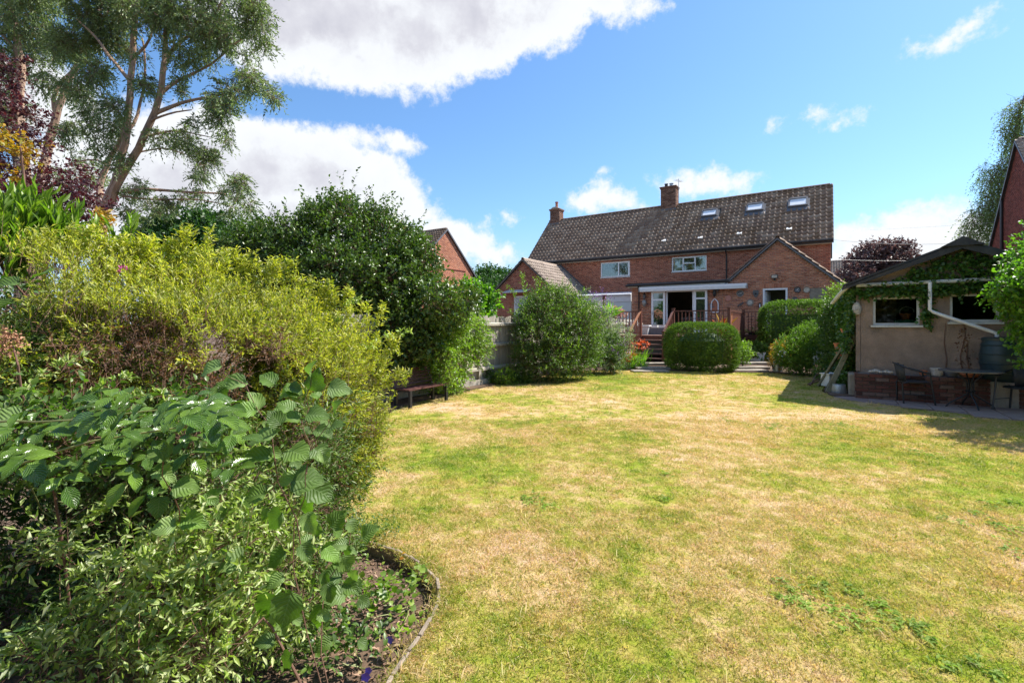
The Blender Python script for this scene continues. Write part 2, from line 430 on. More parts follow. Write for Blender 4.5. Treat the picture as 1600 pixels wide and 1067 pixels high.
pbr('petal_orange', (0.80, 0.16, 0.02), 0.5, 0.25, 9)
pbr('petal_purple', (0.32, 0.16, 0.42), 0.6, 0.2, 9)
pbr('petal_violet', (0.20, 0.12, 0.62), 0.6, 0.2, 9)
pbr('petal_white', (0.78, 0.78, 0.80), 0.6, 0.05, 9)
pbr('petal_pink', (0.62, 0.10, 0.35), 0.6, 0.2, 9)
pbr('petal_peach', (0.72, 0.42, 0.28), 0.6, 0.2, 9)
pbr('petal_faded', (0.38, 0.19, 0.11), 0.8, 0.3, 9)
pbr('shell', (0.50, 0.45, 0.38), 0.8, 0.3, 25, bump=0.5)
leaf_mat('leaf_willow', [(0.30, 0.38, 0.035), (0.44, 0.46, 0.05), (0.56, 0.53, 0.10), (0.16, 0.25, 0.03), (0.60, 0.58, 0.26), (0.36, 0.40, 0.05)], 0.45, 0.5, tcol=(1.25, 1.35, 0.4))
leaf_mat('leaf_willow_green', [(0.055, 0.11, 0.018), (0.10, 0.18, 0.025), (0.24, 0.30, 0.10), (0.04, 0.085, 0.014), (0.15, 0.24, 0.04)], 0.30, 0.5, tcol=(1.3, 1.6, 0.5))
leaf_mat('leaf_spray_lit', [(0.16, 0.27, 0.04), (0.28, 0.37, 0.07), (0.42, 0.48, 0.20), (0.50, 0.54, 0.30)], 0.36, 0.45, tcol=(1.2, 1.5, 0.5))  # brighter copy of the willow leaf, sunlit look put into the colour
leaf_mat('leaf_dead', [(0.13, 0.06, 0.03), (0.20, 0.11, 0.06), (0.10, 0.045, 0.03), (0.28, 0.18, 0.09)], 0.3, 0.7, tcol=(1.4, 1.0, 0.7))
leaf_mat('leaf_pale_flower', [(0.42, 0.32, 0.44), (0.50, 0.42, 0.46), (0.34, 0.22, 0.40)], 0.2, 0.7)
leaf_mat('leaf_litter', [(0.30, 0.17, 0.12), (0.42, 0.27, 0.20), (0.20, 0.11, 0.08), (0.34, 0.26, 0.14)], 0.1, 0.8)
leaf_mat('leaf_rose', [(0.055, 0.12, 0.018), (0.08, 0.16, 0.02), (0.15, 0.26, 0.03), (0.05, 0.10, 0.018)], 0.25, 0.22, veins=True, spec=0.4)
leaf_mat('leaf_hazel', [(0.07, 0.13, 0.025), (0.11, 0.19, 0.03), (0.21, 0.31, 0.10), (0.08, 0.14, 0.03), (0.15, 0.27, 0.04)], 0.30, 0.5, veins=True, spec=0.3)
leaf_mat('leaf_laurel', [(0.045, 0.09, 0.02), (0.075, 0.13, 0.025), (0.12, 0.19, 0.03), (0.05, 0.09, 0.03)], 0.22, 0.36, spec=0.5)
leaf_mat('leaf_euc', [(0.11, 0.165, 0.07), (0.16, 0.22, 0.09), (0.25, 0.31, 0.16), (0.12, 0.165, 0.09)], 0.38, 0.42, tcol=(1.3, 1.5, 0.7))
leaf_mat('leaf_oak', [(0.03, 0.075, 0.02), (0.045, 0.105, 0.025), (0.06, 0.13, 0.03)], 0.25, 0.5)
leaf_mat('leaf_purple', [(0.045, 0.015, 0.022), (0.075, 0.024, 0.035), (0.12, 0.045, 0.055), (0.055, 0.02, 0.03)], 0.28, 0.4, tcol=(1.8, 0.8, 0.8))
leaf_mat('leaf_copper', [(0.09, 0.055, 0.058), (0.14, 0.09, 0.09), (0.20, 0.14, 0.13)], 0.22, 0.5, tcol=(1.2, 0.9, 0.85))
leaf_mat('leaf_yellow', [(0.42, 0.34, 0.03), (0.50, 0.30, 0.03), (0.30, 0.32, 0.05), (0.40, 0.18, 0.03)], 0.45, 0.45, tcol=(1.3, 1.1, 0.4))
leaf_mat('leaf_light', [(0.10, 0.18, 0.025), (0.16, 0.26, 0.032), (0.26, 0.36, 0.05), (0.08, 0.14, 0.025)], 0.40, 0.42)
leaf_mat('leaf_mid', [(0.05, 0.10, 0.02), (0.085, 0.15, 0.025), (0.13, 0.21, 0.04), (0.06, 0.10, 0.025)], 0.33, 0.42)
leaf_mat('leaf_box', [(0.05, 0.095, 0.016), (0.08, 0.14, 0.022), (0.15, 0.21, 0.04)], 0.32, 0.6, spec=0.2)
leaf_mat('leaf_hedge', [(0.06, 0.12, 0.018), (0.10, 0.18, 0.026), (0.17, 0.25, 0.04)], 0.32, 0.55, spec=0.25)
leaf_mat('leaf_ivy', [(0.035, 0.09, 0.02), (0.06, 0.14, 0.025), (0.10, 0.19, 0.035)], 0.25, 0.4)
leaf_mat('leaf_bright', [(0.07, 0.17, 0.02), (0.11, 0.24, 0.025), (0.17, 0.31, 0.03), (0.06, 0.13, 0.02)], 0.42, 0.4)
leaf_mat('leaf_birch', [(0.12, 0.17, 0.06), (0.17, 0.23, 0.08), (0.22, 0.28, 0.12)], 0.32, 0.5)
leaf_mat('leaf_silver', [(0.22, 0.28, 0.20), (0.30, 0.35, 0.28), (0.14, 0.20, 0.12)], 0.3, 0.6)
leaf_mat('leaf_blade', [(0.12, 0.26, 0.03), (0.20, 0.36, 0.04), (0.30, 0.42, 0.06)], 0.4, 0.4)
leaf_mat('leaf_weed', [(0.14, 0.22, 0.03), (0.20, 0.29, 0.05), (0.27, 0.34, 0.10)], 0.35, 0.7, spec=0.15)

def lawn_colour(t, world_pos, extra=None):
    """dry summer turf: straw, green and reddish patches laid out over the ground"""
    big = t.noise(world_pos, 0.55, 4, 0.6)
    mid = t.noise(t.vec('ADD', world_pos, (13.1, 4.2, 0)), 1.9, 5, 0.65)
    fin = t.noise(world_pos, 11.0, 4, 0.7)
    sp = t.new('ShaderNodeSeparateXYZ'); t.put(sp.inputs[0], world_pos)
    clump = t.noise(t.vec('ADD', world_pos, (5.7, 1.9, 0)), 5.5, 4, 0.7)
    f = t.math('ADD', t.math('MULTIPLY', big, 1.25), t.math('MULTIPLY', mid, 0.70))
    f = t.math('ADD', f, t.math('MULTIPLY', fin, 0.45))
    f = t.math('ADD', f, t.math('MULTIPLY', clump, 0.75))
    for (cx, cy, rad, amt) in ((-.3, 5.6, 1.5, -.22), (.3, 2.35, .8, -.25), (5.4, 5.0, 1.6, -.22), (3.0, 14.2, 3.0, -.18), (3.6, 7.7, 2.0, .20), (1.6, 3.1, 1.0, .16), (-1.0, 9.2, 1.2, .18), (.1, 3.6, .8, .14), (2.6, 5.0, 1.0, -.10), (3.9, 3.2, 1.0, .12)):
        dd = t.vec('DISTANCE', t.vec('MULTIPLY', world_pos, (1, 1, 0)), (cx, cy, 0))
        f = t.math('ADD', f, t.map(dd, 0.0, rad, amt, 0.0, smooth=True))
    if extra is not None: f = t.math('ADD', f, extra)
    f = t.map(f, 1.17, 1.86, 0, 1)
    c = t.ramp(f, [(0.0, (0.17, 0.25, 0.020)), (0.25, (0.27, 0.33, 0.030)), (0.46, (0.42, 0.38, 0.075)), (0.68, (0.58, 0.42, 0.19)), (1.0, (0.66, 0.46, 0.30))])
    red = t.map(t.noise(t.vec('ADD', world_pos, (3.3, 9.1, 0)), 0.8, 3, 0.6), 0.58, 0.72, 0, 0.45)
    return t.mix(red, c, (0.50, 0.29, 0.08))

def mat_lawn():
    m, t, out = base_mat('lawn')
    pos = t.new('ShaderNodeNewGeometry').outputs['Position']
    c = lawn_colour(t, pos)
    c = t.mix(1.0, c, t.ramp(t.noise(pos, 45, 4, 0.7), [(0.3, (0.55,) * 3), (0.7, (1.15,) * 3)]), 'MULTIPLY')
    p = t.new('ShaderNodeBsdfPrincipled'); t.put(p.inputs['Base Color'], c); p.inputs['Roughness'].default_value = 0.95; p.inputs['Specular IOR Level'].default_value = 0.1
    b = t.new('ShaderNodeBump'); b.inputs['Strength'].default_value = 0.9; b.inputs['Distance'].default_value = 0.02
    t.put(b.inputs['Height'], t.noise(pos, 60, 5, 0.7)); t.l.new(b.outputs[0], p.inputs['Normal'])
    t.l.new(p.outputs[0], out.inputs[0]); MATS['lawn'] = m
    m, t, out = base_mat('grass_blade')
    g = t.new('ShaderNodeNewGeometry')
    c = lawn_colour(t, g.outputs['Position'], t.math('MULTIPLY', t.math('SUBTRACT', t.new('ShaderNodeObjectInfo').outputs['Random'], 0.5), 0.5))
    r = g.outputs['Random Per Island']
    c = t.mix(1.0, c, t.ramp(r, [(0, (0.72, 0.78, 0.7)), (0.5, (1.0, 1.0, 1.0)), (1, (1.25, 1.15, 1.1))]), 'MULTIPLY')
    c = t.mix(t.map(t.math('FRACT', t.math('MULTIPLY', r, 7.3)), 0.72, 0.78, 0, 0.6), c, (0.74, 0.60, 0.34))
    c = t.mix(t.map(t.math('FRACT', t.math('MULTIPLY', r, 17.7)), 0.78, 0.82, 0, 0.55), c, (0.13, 0.25, 0.02))
    p = t.new('ShaderNodeBsdfPrincipled'); t.put(p.inputs['Base Color'], c); p.inputs['Roughness'].default_value = 0.55; p.inputs['Specular IOR Level'].default_value = 0.35
    tr = t.new('ShaderNodeBsdfTranslucent'); t.put(tr.inputs[0], t.mix(1.0, c, (1.15, 1.25, 0.6), 'MULTIPLY'))
    mx = t.new('ShaderNodeMixShader'); mx.inputs[0].default_value = 0.42
    t.l.new(p.outputs[0], mx.inputs[1]); t.l.new(tr.outputs[0], mx.inputs[2]); t.l.new(mx.outputs[0], out.inputs[0]); MATS['grass_blade'] = m
mat_lawn()

# ------------------------------------------------------------------ leaf clouds
def unit(a): return a / np.maximum(np.linalg.norm(a, axis=-1, keepdims=True), 1e-9)
def rdir(n): return unit(RNG.normal(size=(n, 3)))

# leaf templates: (x across, y along, z up) with unit length; triangles
T_FOLD = (np.array([(0, 0, 0), (0.5, 0.45, 0.12), (-0.5, 0.45, 0.12), (0, 1, -0.04)]), np.array([(0, 1, 3), (0, 3, 2)]))
T_OVAL = (np.array([(0, 0, 0), (0.42, 0.25, 0.10), (0.5, 0.55, 0.10), (0, 1, -0.10), (-0.5, 0.55, 0.10), (-0.42, 0.25, 0.10), (0, 0.45, 0.02)]),
          np.array([(0, 1, 6), (1, 2, 6), (2, 3, 6), (3, 4, 6), (4, 5, 6), (5, 0, 6)]))
T_BLADE = (np.array([(-0.5, 0, 0), (0.5, 0, 0), (0.42, 0.5, 0.12), (-0.42, 0.5, 0.12), (0, 1, -0.02)]), np.array([(0, 1, 2), (0, 2, 3), (3, 2, 4)]))

def leaf_arrays(P, D, S, W, T, upbias=0.6):
    """one leaf at each point P along direction D, length S and width W"""
    n = len(P); D = unit(D)
    up = np.array([0, 0, 1.0]) * upbias + RNG.normal(size=(n, 3)) * 0.55
    X = unit(np.cross(D, up)); Z = np.cross(X, D)
    tv, tf = T
    S = np.broadcast_to(np.asarray(S, float).reshape(-1, 1, 1), (n, 1, 1)); W = np.broadcast_to(np.asarray(W, float).reshape(-1, 1, 1), (n, 1, 1))
    V = P[:, None, :] + X[:, None, :] * (tv[None, :, 0:1] * W) + D[:, None, :] * (tv[None, :, 1:2] * S) + Z[:, None, :] * (tv[None, :, 2:3] * S)
    Fa = tf[None] + (np.arange(n) * len(tv))[:, None, None]
    return V.reshape(-1, 3), Fa.reshape(-1, 3)

def wob(P, f, s=0.0):
    return (np.sin(P[:, 0] * f + 1.3 + s) * np.cos(P[:, 1] * f * 1.17 + s * 2) + np.sin(P[:, 2] * f * 1.31 + 2.1 * s + P[:, 0] * f * 0.6)) * 0.5

def blob_points(blobs, n, shell=0.6, rough=0.16, cut=None):
    """n points near the surface of a union of ellipsoids; blobs: (centre, (rx,ry,rz))"""
    cs = np.array([tuple(b[0]) for b in blobs], float); rs = np.array([b[1] for b in blobs], float)
    w = (rs.prod(axis=1)) ** (2 / 3); w /= w.sum()
    i = RNG.choice(len(blobs), size=n, p=w)
    d = rdir(n); r = RNG.uniform(shell ** 3, 1, n) ** (1 / 3)
    mr = rs.mean(axis=1)[i]
    bump = 1 + rough * wob(d * 3.1 + cs[i], 2.3) + rough * 0.6 * wob(d * 7.0 + cs[i], 2.9, 1.0)
    P = cs[i] + d * rs[i] * (r * bump)[:, None]
    nrm = unit(d / rs[i])
    # thin out points buried deep in a neighbour lobe
    depth = np.ones(n)
    for k in range(len(blobs)):
        q = np.linalg.norm((P - cs[k]) / rs[k], axis=1)
        depth = np.where(i != k, np.minimum(depth, q), depth)
    keep = (depth > 0.55) | (RNG.uniform(size=n) < 0.25)
    keep &= P[:, 2] > 0.01
    if cut is not None: keep &= cut(P)
    return P[keep], nrm[keep]

def sprigs(P, N, length, per, leaf, wid, T=T_FOLD, up=0.25, out=0.8, spread=0.75, jit=0.5, droop=0.0, upbias=0.6):
    """leafy shoots growing from points P"""
    n = len(P)
    ax = unit(N * out + np.array([0, 0, up]) + RNG.normal(size=(n, 3)) * jit)
    L = length * RNG.uniform(0.6, 1.25, n)
    t = np.tile(np.linspace(0.05, 1.0, per), (n, 1)) + RNG.uniform(-0.04, 0.04, (n, per))
    Pp = P[:, None, :] + ax[:, None, :] * (L[:, None] * t)[:, :, None]
    Pp[:, :, 2] -= droop * (L[:, None] * t) ** 2 / max(length, 1e-6)
    side = RNG.normal(size=(n, per, 3)); side -= (side * ax[:, None, :]).sum(-1, keepdims=True) * ax[:, None, :]; side = unit(side)
    D = unit(ax[:, None, :] * (1 - spread * 0.6) + side * spread)
    D[:, :, 2] -= droop * 0.5
    S = leaf * RNG.uniform(0.65, 1.2, n * per)
    return leaf_arrays(Pp.reshape(-1, 3), D.reshape(-1, 3), S, S * wid, T, upbias), (P, ax, L)

def leafmass(name, mat, parent, blobs, n, length, per, leaf, wid, origin=Vector((0, 0, 0)), shell=0.6, rough=0.16, cut=None, T=T_FOLD, twig=0.0, kind=None, label=None, **kw):
    P, N = blob_points(blobs, n, shell, rough, cut)
    (V, Fa), (Q, ax, L) = sprigs(P, N, length, per, leaf, wid, T, **kw)
    V = V - np.array(origin)
    o = link(name, np_mesh(name, V, Fa), MATS[mat] if isinstance(mat, str) else mat, parent, kind=kind, label=label)
    if twig:
        a = Q - np.array(origin); b = a + ax * L[:, None]
        x = unit(np.cross(ax, rdir(len(ax)))) * twig; y = np.cross(ax, x)
        a2 = a - ax * L[:, None] * 0.8
        V = np.stack([a2 + x, a2 - x * 0.5 + y * 0.8, a2 - x * 0.5 - y * 0.8, b], 1).reshape(-1, 3)
        Fa = (np.array([(0, 1, 3), (1, 2, 3), (2, 0, 3)])[None] + (np.arange(len(a)) * 4)[:, None, None]).reshape(-1, 3)
        link('twigs', np_mesh('twigs', V, Fa), MATS['twig'], parent, kind='stuff')
    return o

def B(px, py, Y, r, sy=1.0, sx=1.0, sz=1.0):
    c = at(px, py, Y); R = r / F * Y
    return (c, (R * sx, R * sy, R * sz))
def W3(x, y, z, rx, ry=None, rz=None): return (Vector((x, y, z)), (rx, ry or rx, rz or rx))

def limb(mb, pts, r0, r1, n=7, wig=0.02):
    P = [Vector(p) for p in pts]; out = []
    for i in range(len(P) - 1):
        a, b = P[i], P[i + 1]; pm = P[max(i - 1, 0)]; pn = P[min(i + 2, len(P) - 1)]
        for k in range(3):
            s = k / 3
            q = 0.5 * ((2 * a) + (-pm + b) * s + (2 * pm - 5 * a + 4 * b - pn) * s * s + (-pm + 3 * a - 3 * b + pn) * s ** 3)
            out.append(q + Vector((random.uniform(-wig, wig), random.uniform(-wig, wig), 0)))
    out.append(P[-1]); m = len(out)
    mb.tube(out, [r0 + (r1 - r0) * i / (m - 1) for i in range(m)], n)
    return out

# ------------------------------------------------------------------ brick, roofs and walls
def brick_boxes(rows, z0, z1, ch=0.075, bl=0.225, joint=0.011, proud=0.008):
    """rows(z) -> list of (u0,u1) free of openings. Returns list of (u0,u1,z0,z1,depth)"""
    out = []; k = 0; z = z0
    while z < z1 - 0.02:
        zt = min(z + ch, z1)
        off = (k % 2) * bl / 2
        for (a, b) in rows(z + ch / 2):
            i0 = math.floor((a - off) / bl); i1 = math.ceil((b - off) / bl)
            for i in range(i0, i1):
                u0 = max(a, i * bl + off) ; u1 = min(b, (i + 1) * bl + off)
                if u1 - u0 > 0.035: out.append((u0 + joint / 2, u1 - joint / 2, z + joint / 2, zt - joint / 2, proud + random.uniform(-0.002, 0.003)))
        z += ch; k += 1
    return out

def brickwork(name, boxes, mat, parent, place, kind='stuff'):
    """place(u, out, z) -> xyz; 'out' is the distance the brick stands proud of the wall"""
    V = []; Fa = []
    for (u0, u1, za, zb, d) in boxes:
        b = len(V)
        V += [place(u0, -0.004, za), place(u1, -0.004, za), place(u1, -0.004, zb), place(u0, -0.004, zb), place(u0, d, za), place(u1, d, za), place(u1, d, zb), place(u0, d, zb)]
        Fa += [(b + 4, b + 5, b + 6, b + 7), (b + 0, b + 1, b + 5, b + 4), (b + 1, b + 2, b + 6, b + 5), (b + 2, b + 3, b + 7, b + 6), (b + 3, b + 0, b + 4, b + 7)]
    return link(name, np_mesh(name, V, Fa), M[mat], parent, kind=kind)

def cut_rows(u0, u1, holes, gable=None):
    """free stretches of a wall at height z: outer limits u0..u1 (or gable(z)), less the openings"""
    def rows(z):
        a, b = (u0, u1) if gable is None else gable(z)
        if b - a < 0.05: return []
        iv = [(a, b)]
        for (h0, h1, k0, k1) in holes:
            if k0 < z < k1:
                nv = []
                for (p, q) in iv:
                    if h1 <= p or h0 >= q: nv.append((p, q)); continue
                    if h0 > p: nv.append((p, h0))
                    if h1 < q: nv.append((h1, q))
                iv = nv
        return iv
    return rows

def wall_boxes(mb, u0, u1, z0, z1, holes, y0, y1):
    """a wall with rectangular openings as butted boxes"""
    zs = sorted(set([z0, z1] + [z for h in holes for z in (h[2], h[3]) if z0 < z < z1]))
    for za, zb in zip(zs[:-1], zs[1:]):
        for (p, q) in cut_rows(u0, u1, holes)((za + zb) / 2): mb.box(p, q, y0, y1, za, zb)

def tile_field(u0, u1, e0, e1, w=0.235, g=0.335, skip=()):
    """interlocking pantiles on the slope from eave point e0=(y,z) up to e1=(y,z), laid from u0 to u1"""
    e0 = np.array(e0, float); e1 = np.array(e1, float); S = np.linalg.norm(e1 - e0); s = (e1 - e0) / S; nrm = np.array([-s[1], s[0]])
    if nrm[1] < 0: nrm = -nrm
    nr = int(round(S / g)); nc = int(round((u1 - u0) / w)); g = S / nr; w = (u1 - u0) / nc
    prof = [(0.0, 0.012), (0.10, 0.0), (0.50, 0.0), (0.58, 0.016), (0.74, 0.078), (0.88, 0.058), (1.0, 0.012)]
    V = []; Fa = []
    for r in range(nr):
        a = r * g - 0.02; b = (r + 1) * g + 0.03
        for c in range(nc):
            uu = u0 + c * w; um = uu + w / 2; sm = (r + 0.5) * g
            if any(k[0] < um < k[1] and k[2] < sm < k[3] for k in skip): continue
            j = random.uniform(-0.003, 0.003); bs = len(V)
            for (t, h) in prof:
                for (d, hh) in ((a, h + 0.040 + j), (b, h + 0.004), (a, h * 0.3 + j)):
                    p = e0 + s * d + nrm * hh; V.append((uu + t * w * 1.02, p[0], p[1]))
            n = len(prof)
            for k in range(n - 1):
                i = bs + k * 3; Fa.append((i, i + 3, i + 4, i + 1)); Fa.append((i, i + 2, i + 5, i + 3))
    return V, Fa

def roof_slab(mb, u0, u1, e0, e1, th=0.07):
    (y0, z0), (y1, z1) = e0, e1
    mb.prism([(y0, z0), (y1, z1), (y1, z1 - th * 1.4), (y0, z0 - th * 1.4)], 'x', u0, u1)

RIDGE_ME = {}
def ridge_tiles(parent, u0, u1, y, z, mat='tile', r=0.11, axis='x', L=0.45):
    key = (mat, r, axis)
    if key not in RIDGE_ME:
        mb = MB(); n = 6; vs = []
        for x in (0.004, L - 0.004):
            for rr in (r, r - 0.02):
                for k in range(n + 1):
                    a = math.pi * k / n; vs.append((x, rr * math.cos(a), rr * math.sin(a) - 0.02))
        m = n + 1; fs = []
        for k in range(n):
            fs += [(k, k + 1, 2 * m + k + 1, 2 * m + k), (m + k + 1, m + k, 3 * m + k, 3 * m + k + 1), (k, m + k, m + k + 1, k + 1), (2 * m + k, 2 * m + k + 1, 3 * m + k + 1, 3 * m + k)]
        mb.add(vs, fs); RIDGE_ME[key] = mb.mesh('ridge_tile'); RIDGE_ME[key].materials.append(M[mat])
    u = u0
    while u < u1 - 0.1:
        o = link('ridge_tile', RIDGE_ME[key], None, parent, loc=(u, y, z + random.uniform(-.004, .004)) if axis == 'x' else (y, u, z), rot=(0, 0, 0 if axis == 'x' else math.pi / 2))
        u += L

def window(parent, u0, u1, z0, z1, y, lights=(1,), sub=None, mat='upvc', name='window', depth=0.07, bar=0.055, sill=True, curtain=None, gm='glass', open_light=None):
    """upvc casement set in an opening; lights = relative widths; sub = index of a light split by a transom"""
    mb = MB(); fy0, fy1 = y + 0.02, y + 0.02 + depth
    mb.box(u0, u0 + bar, fy0, fy1, z0, z1); mb.box(u1 - bar, u1, fy0, fy1, z0, z1)
    mb.box(u0 + bar, u1 - bar, fy0, fy1, z0, z0 + bar); mb.box(u0 + bar, u1 - bar, fy0, fy1, z1 - bar, z1)
    f = mb.build(name, M[mat], parent)
    tot = sum(lights); x = u0 + bar; W = (u1 - u0 - 2 * bar)
    mb2 = MB(); pane = MB()
    for i, l in enumerate(lights):
        x2 = x + W * l / tot
        if i < len(lights) - 1: mb2.box(x2 - bar / 2, x2 + bar / 2, fy0 + .004, fy1 - .004, z0 + bar, z1 - bar)
        if sub is not None and i == sub[0]:
            zz = z0 + bar + (z1 - z0 - 2 * bar) * sub[1]
            mb2.box(x + bar / 2, x2 - bar / 2, fy0 - .012, fy1 - .004, zz - bar / 2, zz + bar / 2)
            mb2.box(x + bar / 2, x + bar * 1.1, fy0 - .015, fy0 + .003, zz + bar / 2, z1 - bar); mb2.box(x2 - bar * 1.1, x2 - bar / 2, fy0 - .015, fy0 + .003, zz + bar / 2, z1 - bar)
            mb2.box(x + bar * 1.1, x2 - bar * 1.1, fy0 - .015, fy0 + .003, z1 - bar * 1.5, z1 - bar)
        if open_light == i:      # a casement frame standing proud
            for (a, b, c, d) in ((x, x + bar, z0 + bar * .6, z1 - bar * .6), (x2 - bar, x2, z0 + bar * .6, z1 - bar * .6), (x + bar, x2 - bar, z0 + bar * .6, z0 + bar * 1.6), (x + bar, x2 - bar, z1 - bar * 1.6, z1 - bar * .6)):
                mb2.box(a, b, fy0 - .03, fy0 - .001, c, d)
        x = x2
    if mb2.v: mb2.build('mullion', M[mat], f)
    pane.box(u0 + bar, u1 - bar, y + 0.05, y + 0.058, z0 + bar, z1 - bar); pane.build('pane', M[gm], f)
    if sill: MB().box(u0 - 0.03, u1 + 0.03, y - 0.045, y + 0.02, z0 - 0.05, z0 - 0.002).build('sill', M['upvc_old'], f)
    if curtain:
        for (a, b) in curtain:
            cm = MB(); n = 10; pts = []
            for k in range(n + 1): pts.append((u0 + (u1 - u0) * (a + (b - a) * k / n), y + 0.16 + 0.02 * (k % 2)))
            vs = [(p, q, zz) for zz in (z0 + 0.02, z1 - 0.02) for (p, q) in pts]
            cm.add(vs, [(k, k + 1, n + 2 + k, n + 1 + k) for k in range(n)]); cm.build('curtain', M['curtain'], f)
    return f

# ------------------------------------------------------------------ ground
mb = MB(); mb.box(-300, 300, -120, 500, -0.6, -0.085)
g = mb.build('ground', M['soil']); tag(g, kind='structure')
LAWN = [(14, -4), (-0.9, -4), (-0.72, 0.6), (-0.60, 1.5), (-0.52, 2.18), (-0.45, 2.45), (-0.40, 2.75), (-0.45, 3.02), (-0.60, 3.22), (-0.80, 3.42), (-1.25, 3.75), (-1.62, 4.6), (-2.0, 6.0), (-2.25, 7.6), (-2.15, 8.8),
        (-1.95, 9.7), (-1.4, 10.6), (-0.85, 11.7), (0.05, 13.3), (1.2, 14.9), (2.1, 15.9), (3.5, 16.4), (5.1, 16.1), (7.3, 15.6), (8.4, 15.4), (9.0, 14.4), (8.6, 13.2), (7.3, 11.4), (6.98, 10.55), (7.02, 9.95), (7.7, 8.85), (8.3, 7.95), (8.9, 7.25), (11, 5.7), (14, 5.0)]
def smooth_run(P, i0, i1, k=4):
    out = list(P[:i0])
    for i in range(i0, i1):
        a, b, c, d = (Vector(P[j]) for j in (i - 1, i, i + 1, i + 2))
        for q in range(k):
            t = q / k; v = 0.5 * (2 * b + (c - a) * t + (2 * a - 5 * b + 4 * c - d) * t * t + (3 * b - a - 3 * c + d) * t ** 3); out.append((v.x, v.y))
    return out + list(P[i1:])
LAWN = smooth_run(LAWN, 3, 20)
mb = MB(); mb.prism([(x, y) for x, y in LAWN], 'z', -0.11, 0.0)
lawn = mb.build('lawn', M['lawn']); tag(lawn, kind='structure')
def in_poly(P, poly):
    x, y = P[:, 0], P[:, 1]; ins = np.zeros(len(P), bool); n = len(poly)
    for i in range(n):
        x1, y1 = poly[i]; x2, y2 = poly[(i + 1) % n]
        c = ((y1 > y) != (y2 > y)) & (x < (x2 - x1) * (y - y1) / (y2 - y1 + 1e-12) + x1)
        ins ^= c
    return ins
# raised soil of the beds round the lawn
mb = MB(); mb.prism([(2.1, 15.95), (3.5, 16.45), (5.1, 16.15), (7.3, 15.65), (8.4, 15.45), (9.05, 14.4), (12, 13), (40, 4), (60, 60), (-10, 60), (-6, 12), (-2.6, 8.6), (-2.2, 8.8), (-2.0, 9.72), (-1.45, 10.65), (-0.9, 11.75), (0, 13.35), (1.15, 14.95)], 'z', -0.2, 0.03)
t_ = mb.build('flower_bed', M['soil']); tag(t_, kind='structure')
mb = MB(); mb.prism([(7.4, 11.45), (8.65, 13.2), (9.0, 14.3), (12.5, 12.5), (8.7, 10.2), (7.0, 10.6)], 'z', -0.2, 0.028)
tag(mb.build('side_bed', M['soil']), kind='structure')
mb = MB(); mb.prism([(6.98, 10.5), (7.0, 9.97), (7.7, 8.87), (8.3, 7.97), (8.9, 7.27), (11, 5.72), (14, 5.02), (14, 12), (8.7, 10.9)], 'z', -0.2, 0.012)
pat = mb.build('patio', M['patio']); tag(pat, kind='structure')
pat_me = None
for i in range(8):
    for j in range(3):
        c = Vector((7.25, 9.95, 0)) + UH * (0.30 + i * 0.46) + VH * (-0.02 - j * 0.46)
        if not in_poly(np.array([[c.x, c.y]]), LAWN)[0] and i < 7:
            if pat_me is None:
                pat_me = MB().box(-.222, .222, -.222, .222, 0.0, 0.03).mesh('paving_slab', bevel=0.006); pat_me.materials.append(M['patio'])
            link('paving_slab', pat_me, None, pat, loc=(c.x, c.y, 0.004 + random.uniform(-.003, .003)), rot=(0, 0, -TH + random.uniform(-.01, .01)))

# ------------------------------------------------------------------ the pair of brick houses
HOUSE = thing('brick_house', 'long red brick house with brown tiled roof, three roof windows and gabled rear wings', 'house', A0, -TH)
L0 = -18.3; ZE = 6.0; DV = 3.35; ZR = 9.45; EV = -4.77; ZF = 1.08
# window openings found on the wall plane
wl = onwall(939, 434, 0), onwall(984, 408, 0); wr = onwall(1050, 425, 0), onwall(1104, 399, 0)
WIN_L = (wl[0][0], wl[1][0], wl[0][1] + .0, wl[1][1]); WIN_R = (wr[0][0], wr[1][0], wr[0][1], wr[1][1])
holes_main = [WIN_L, WIN_R, (-6.2, -4.6, ZF, 3.1)]
w = MB(); wall_boxes(w, L0 + 0.01, -0.01, -0.1, ZE, holes_main, 0.0, 0.25)
w.box(L0 + 0.01, -0.01, 2 * DV - 0.25, 2 * DV, -0.1, ZE)
for x0, x1 in ((L0, L0 + 0.25), (-0.25, 0.0)):
    w.prism([(0, -0.1), (2 * DV, -0.1), (2 * DV, ZE), (DV, ZR - 0.12), (0, ZE)], 'x', x0, x1)
w.box(L0 / 2 - .15, L0 / 2 + .15, 0.26, 2 * DV - 0.26, 0, ZE)
w.box(L0 + .26, -.26, .26, 2 * DV - .26, 3.6, 3.75)
wall = w.build('wall', M['mortar'], HOUSE)
brickwork('brickwork', brick_boxes(cut_rows(L0 + 0.005, -0.005, holes_main), 3.05, ZE, bl=0.225), 'brick_main', wall, lambda u, d, z: (u, -d, z))
brickwork('brickwork', brick_boxes(lambda z: [(0.02, 2 * DV - .02)] if z < ZE else [(z - ZE + .1, 2 * DV - (z - ZE) - .1)], 3.0, ZR - .3), 'brick_main', wall, lambda u, d, z: (d, u, z))
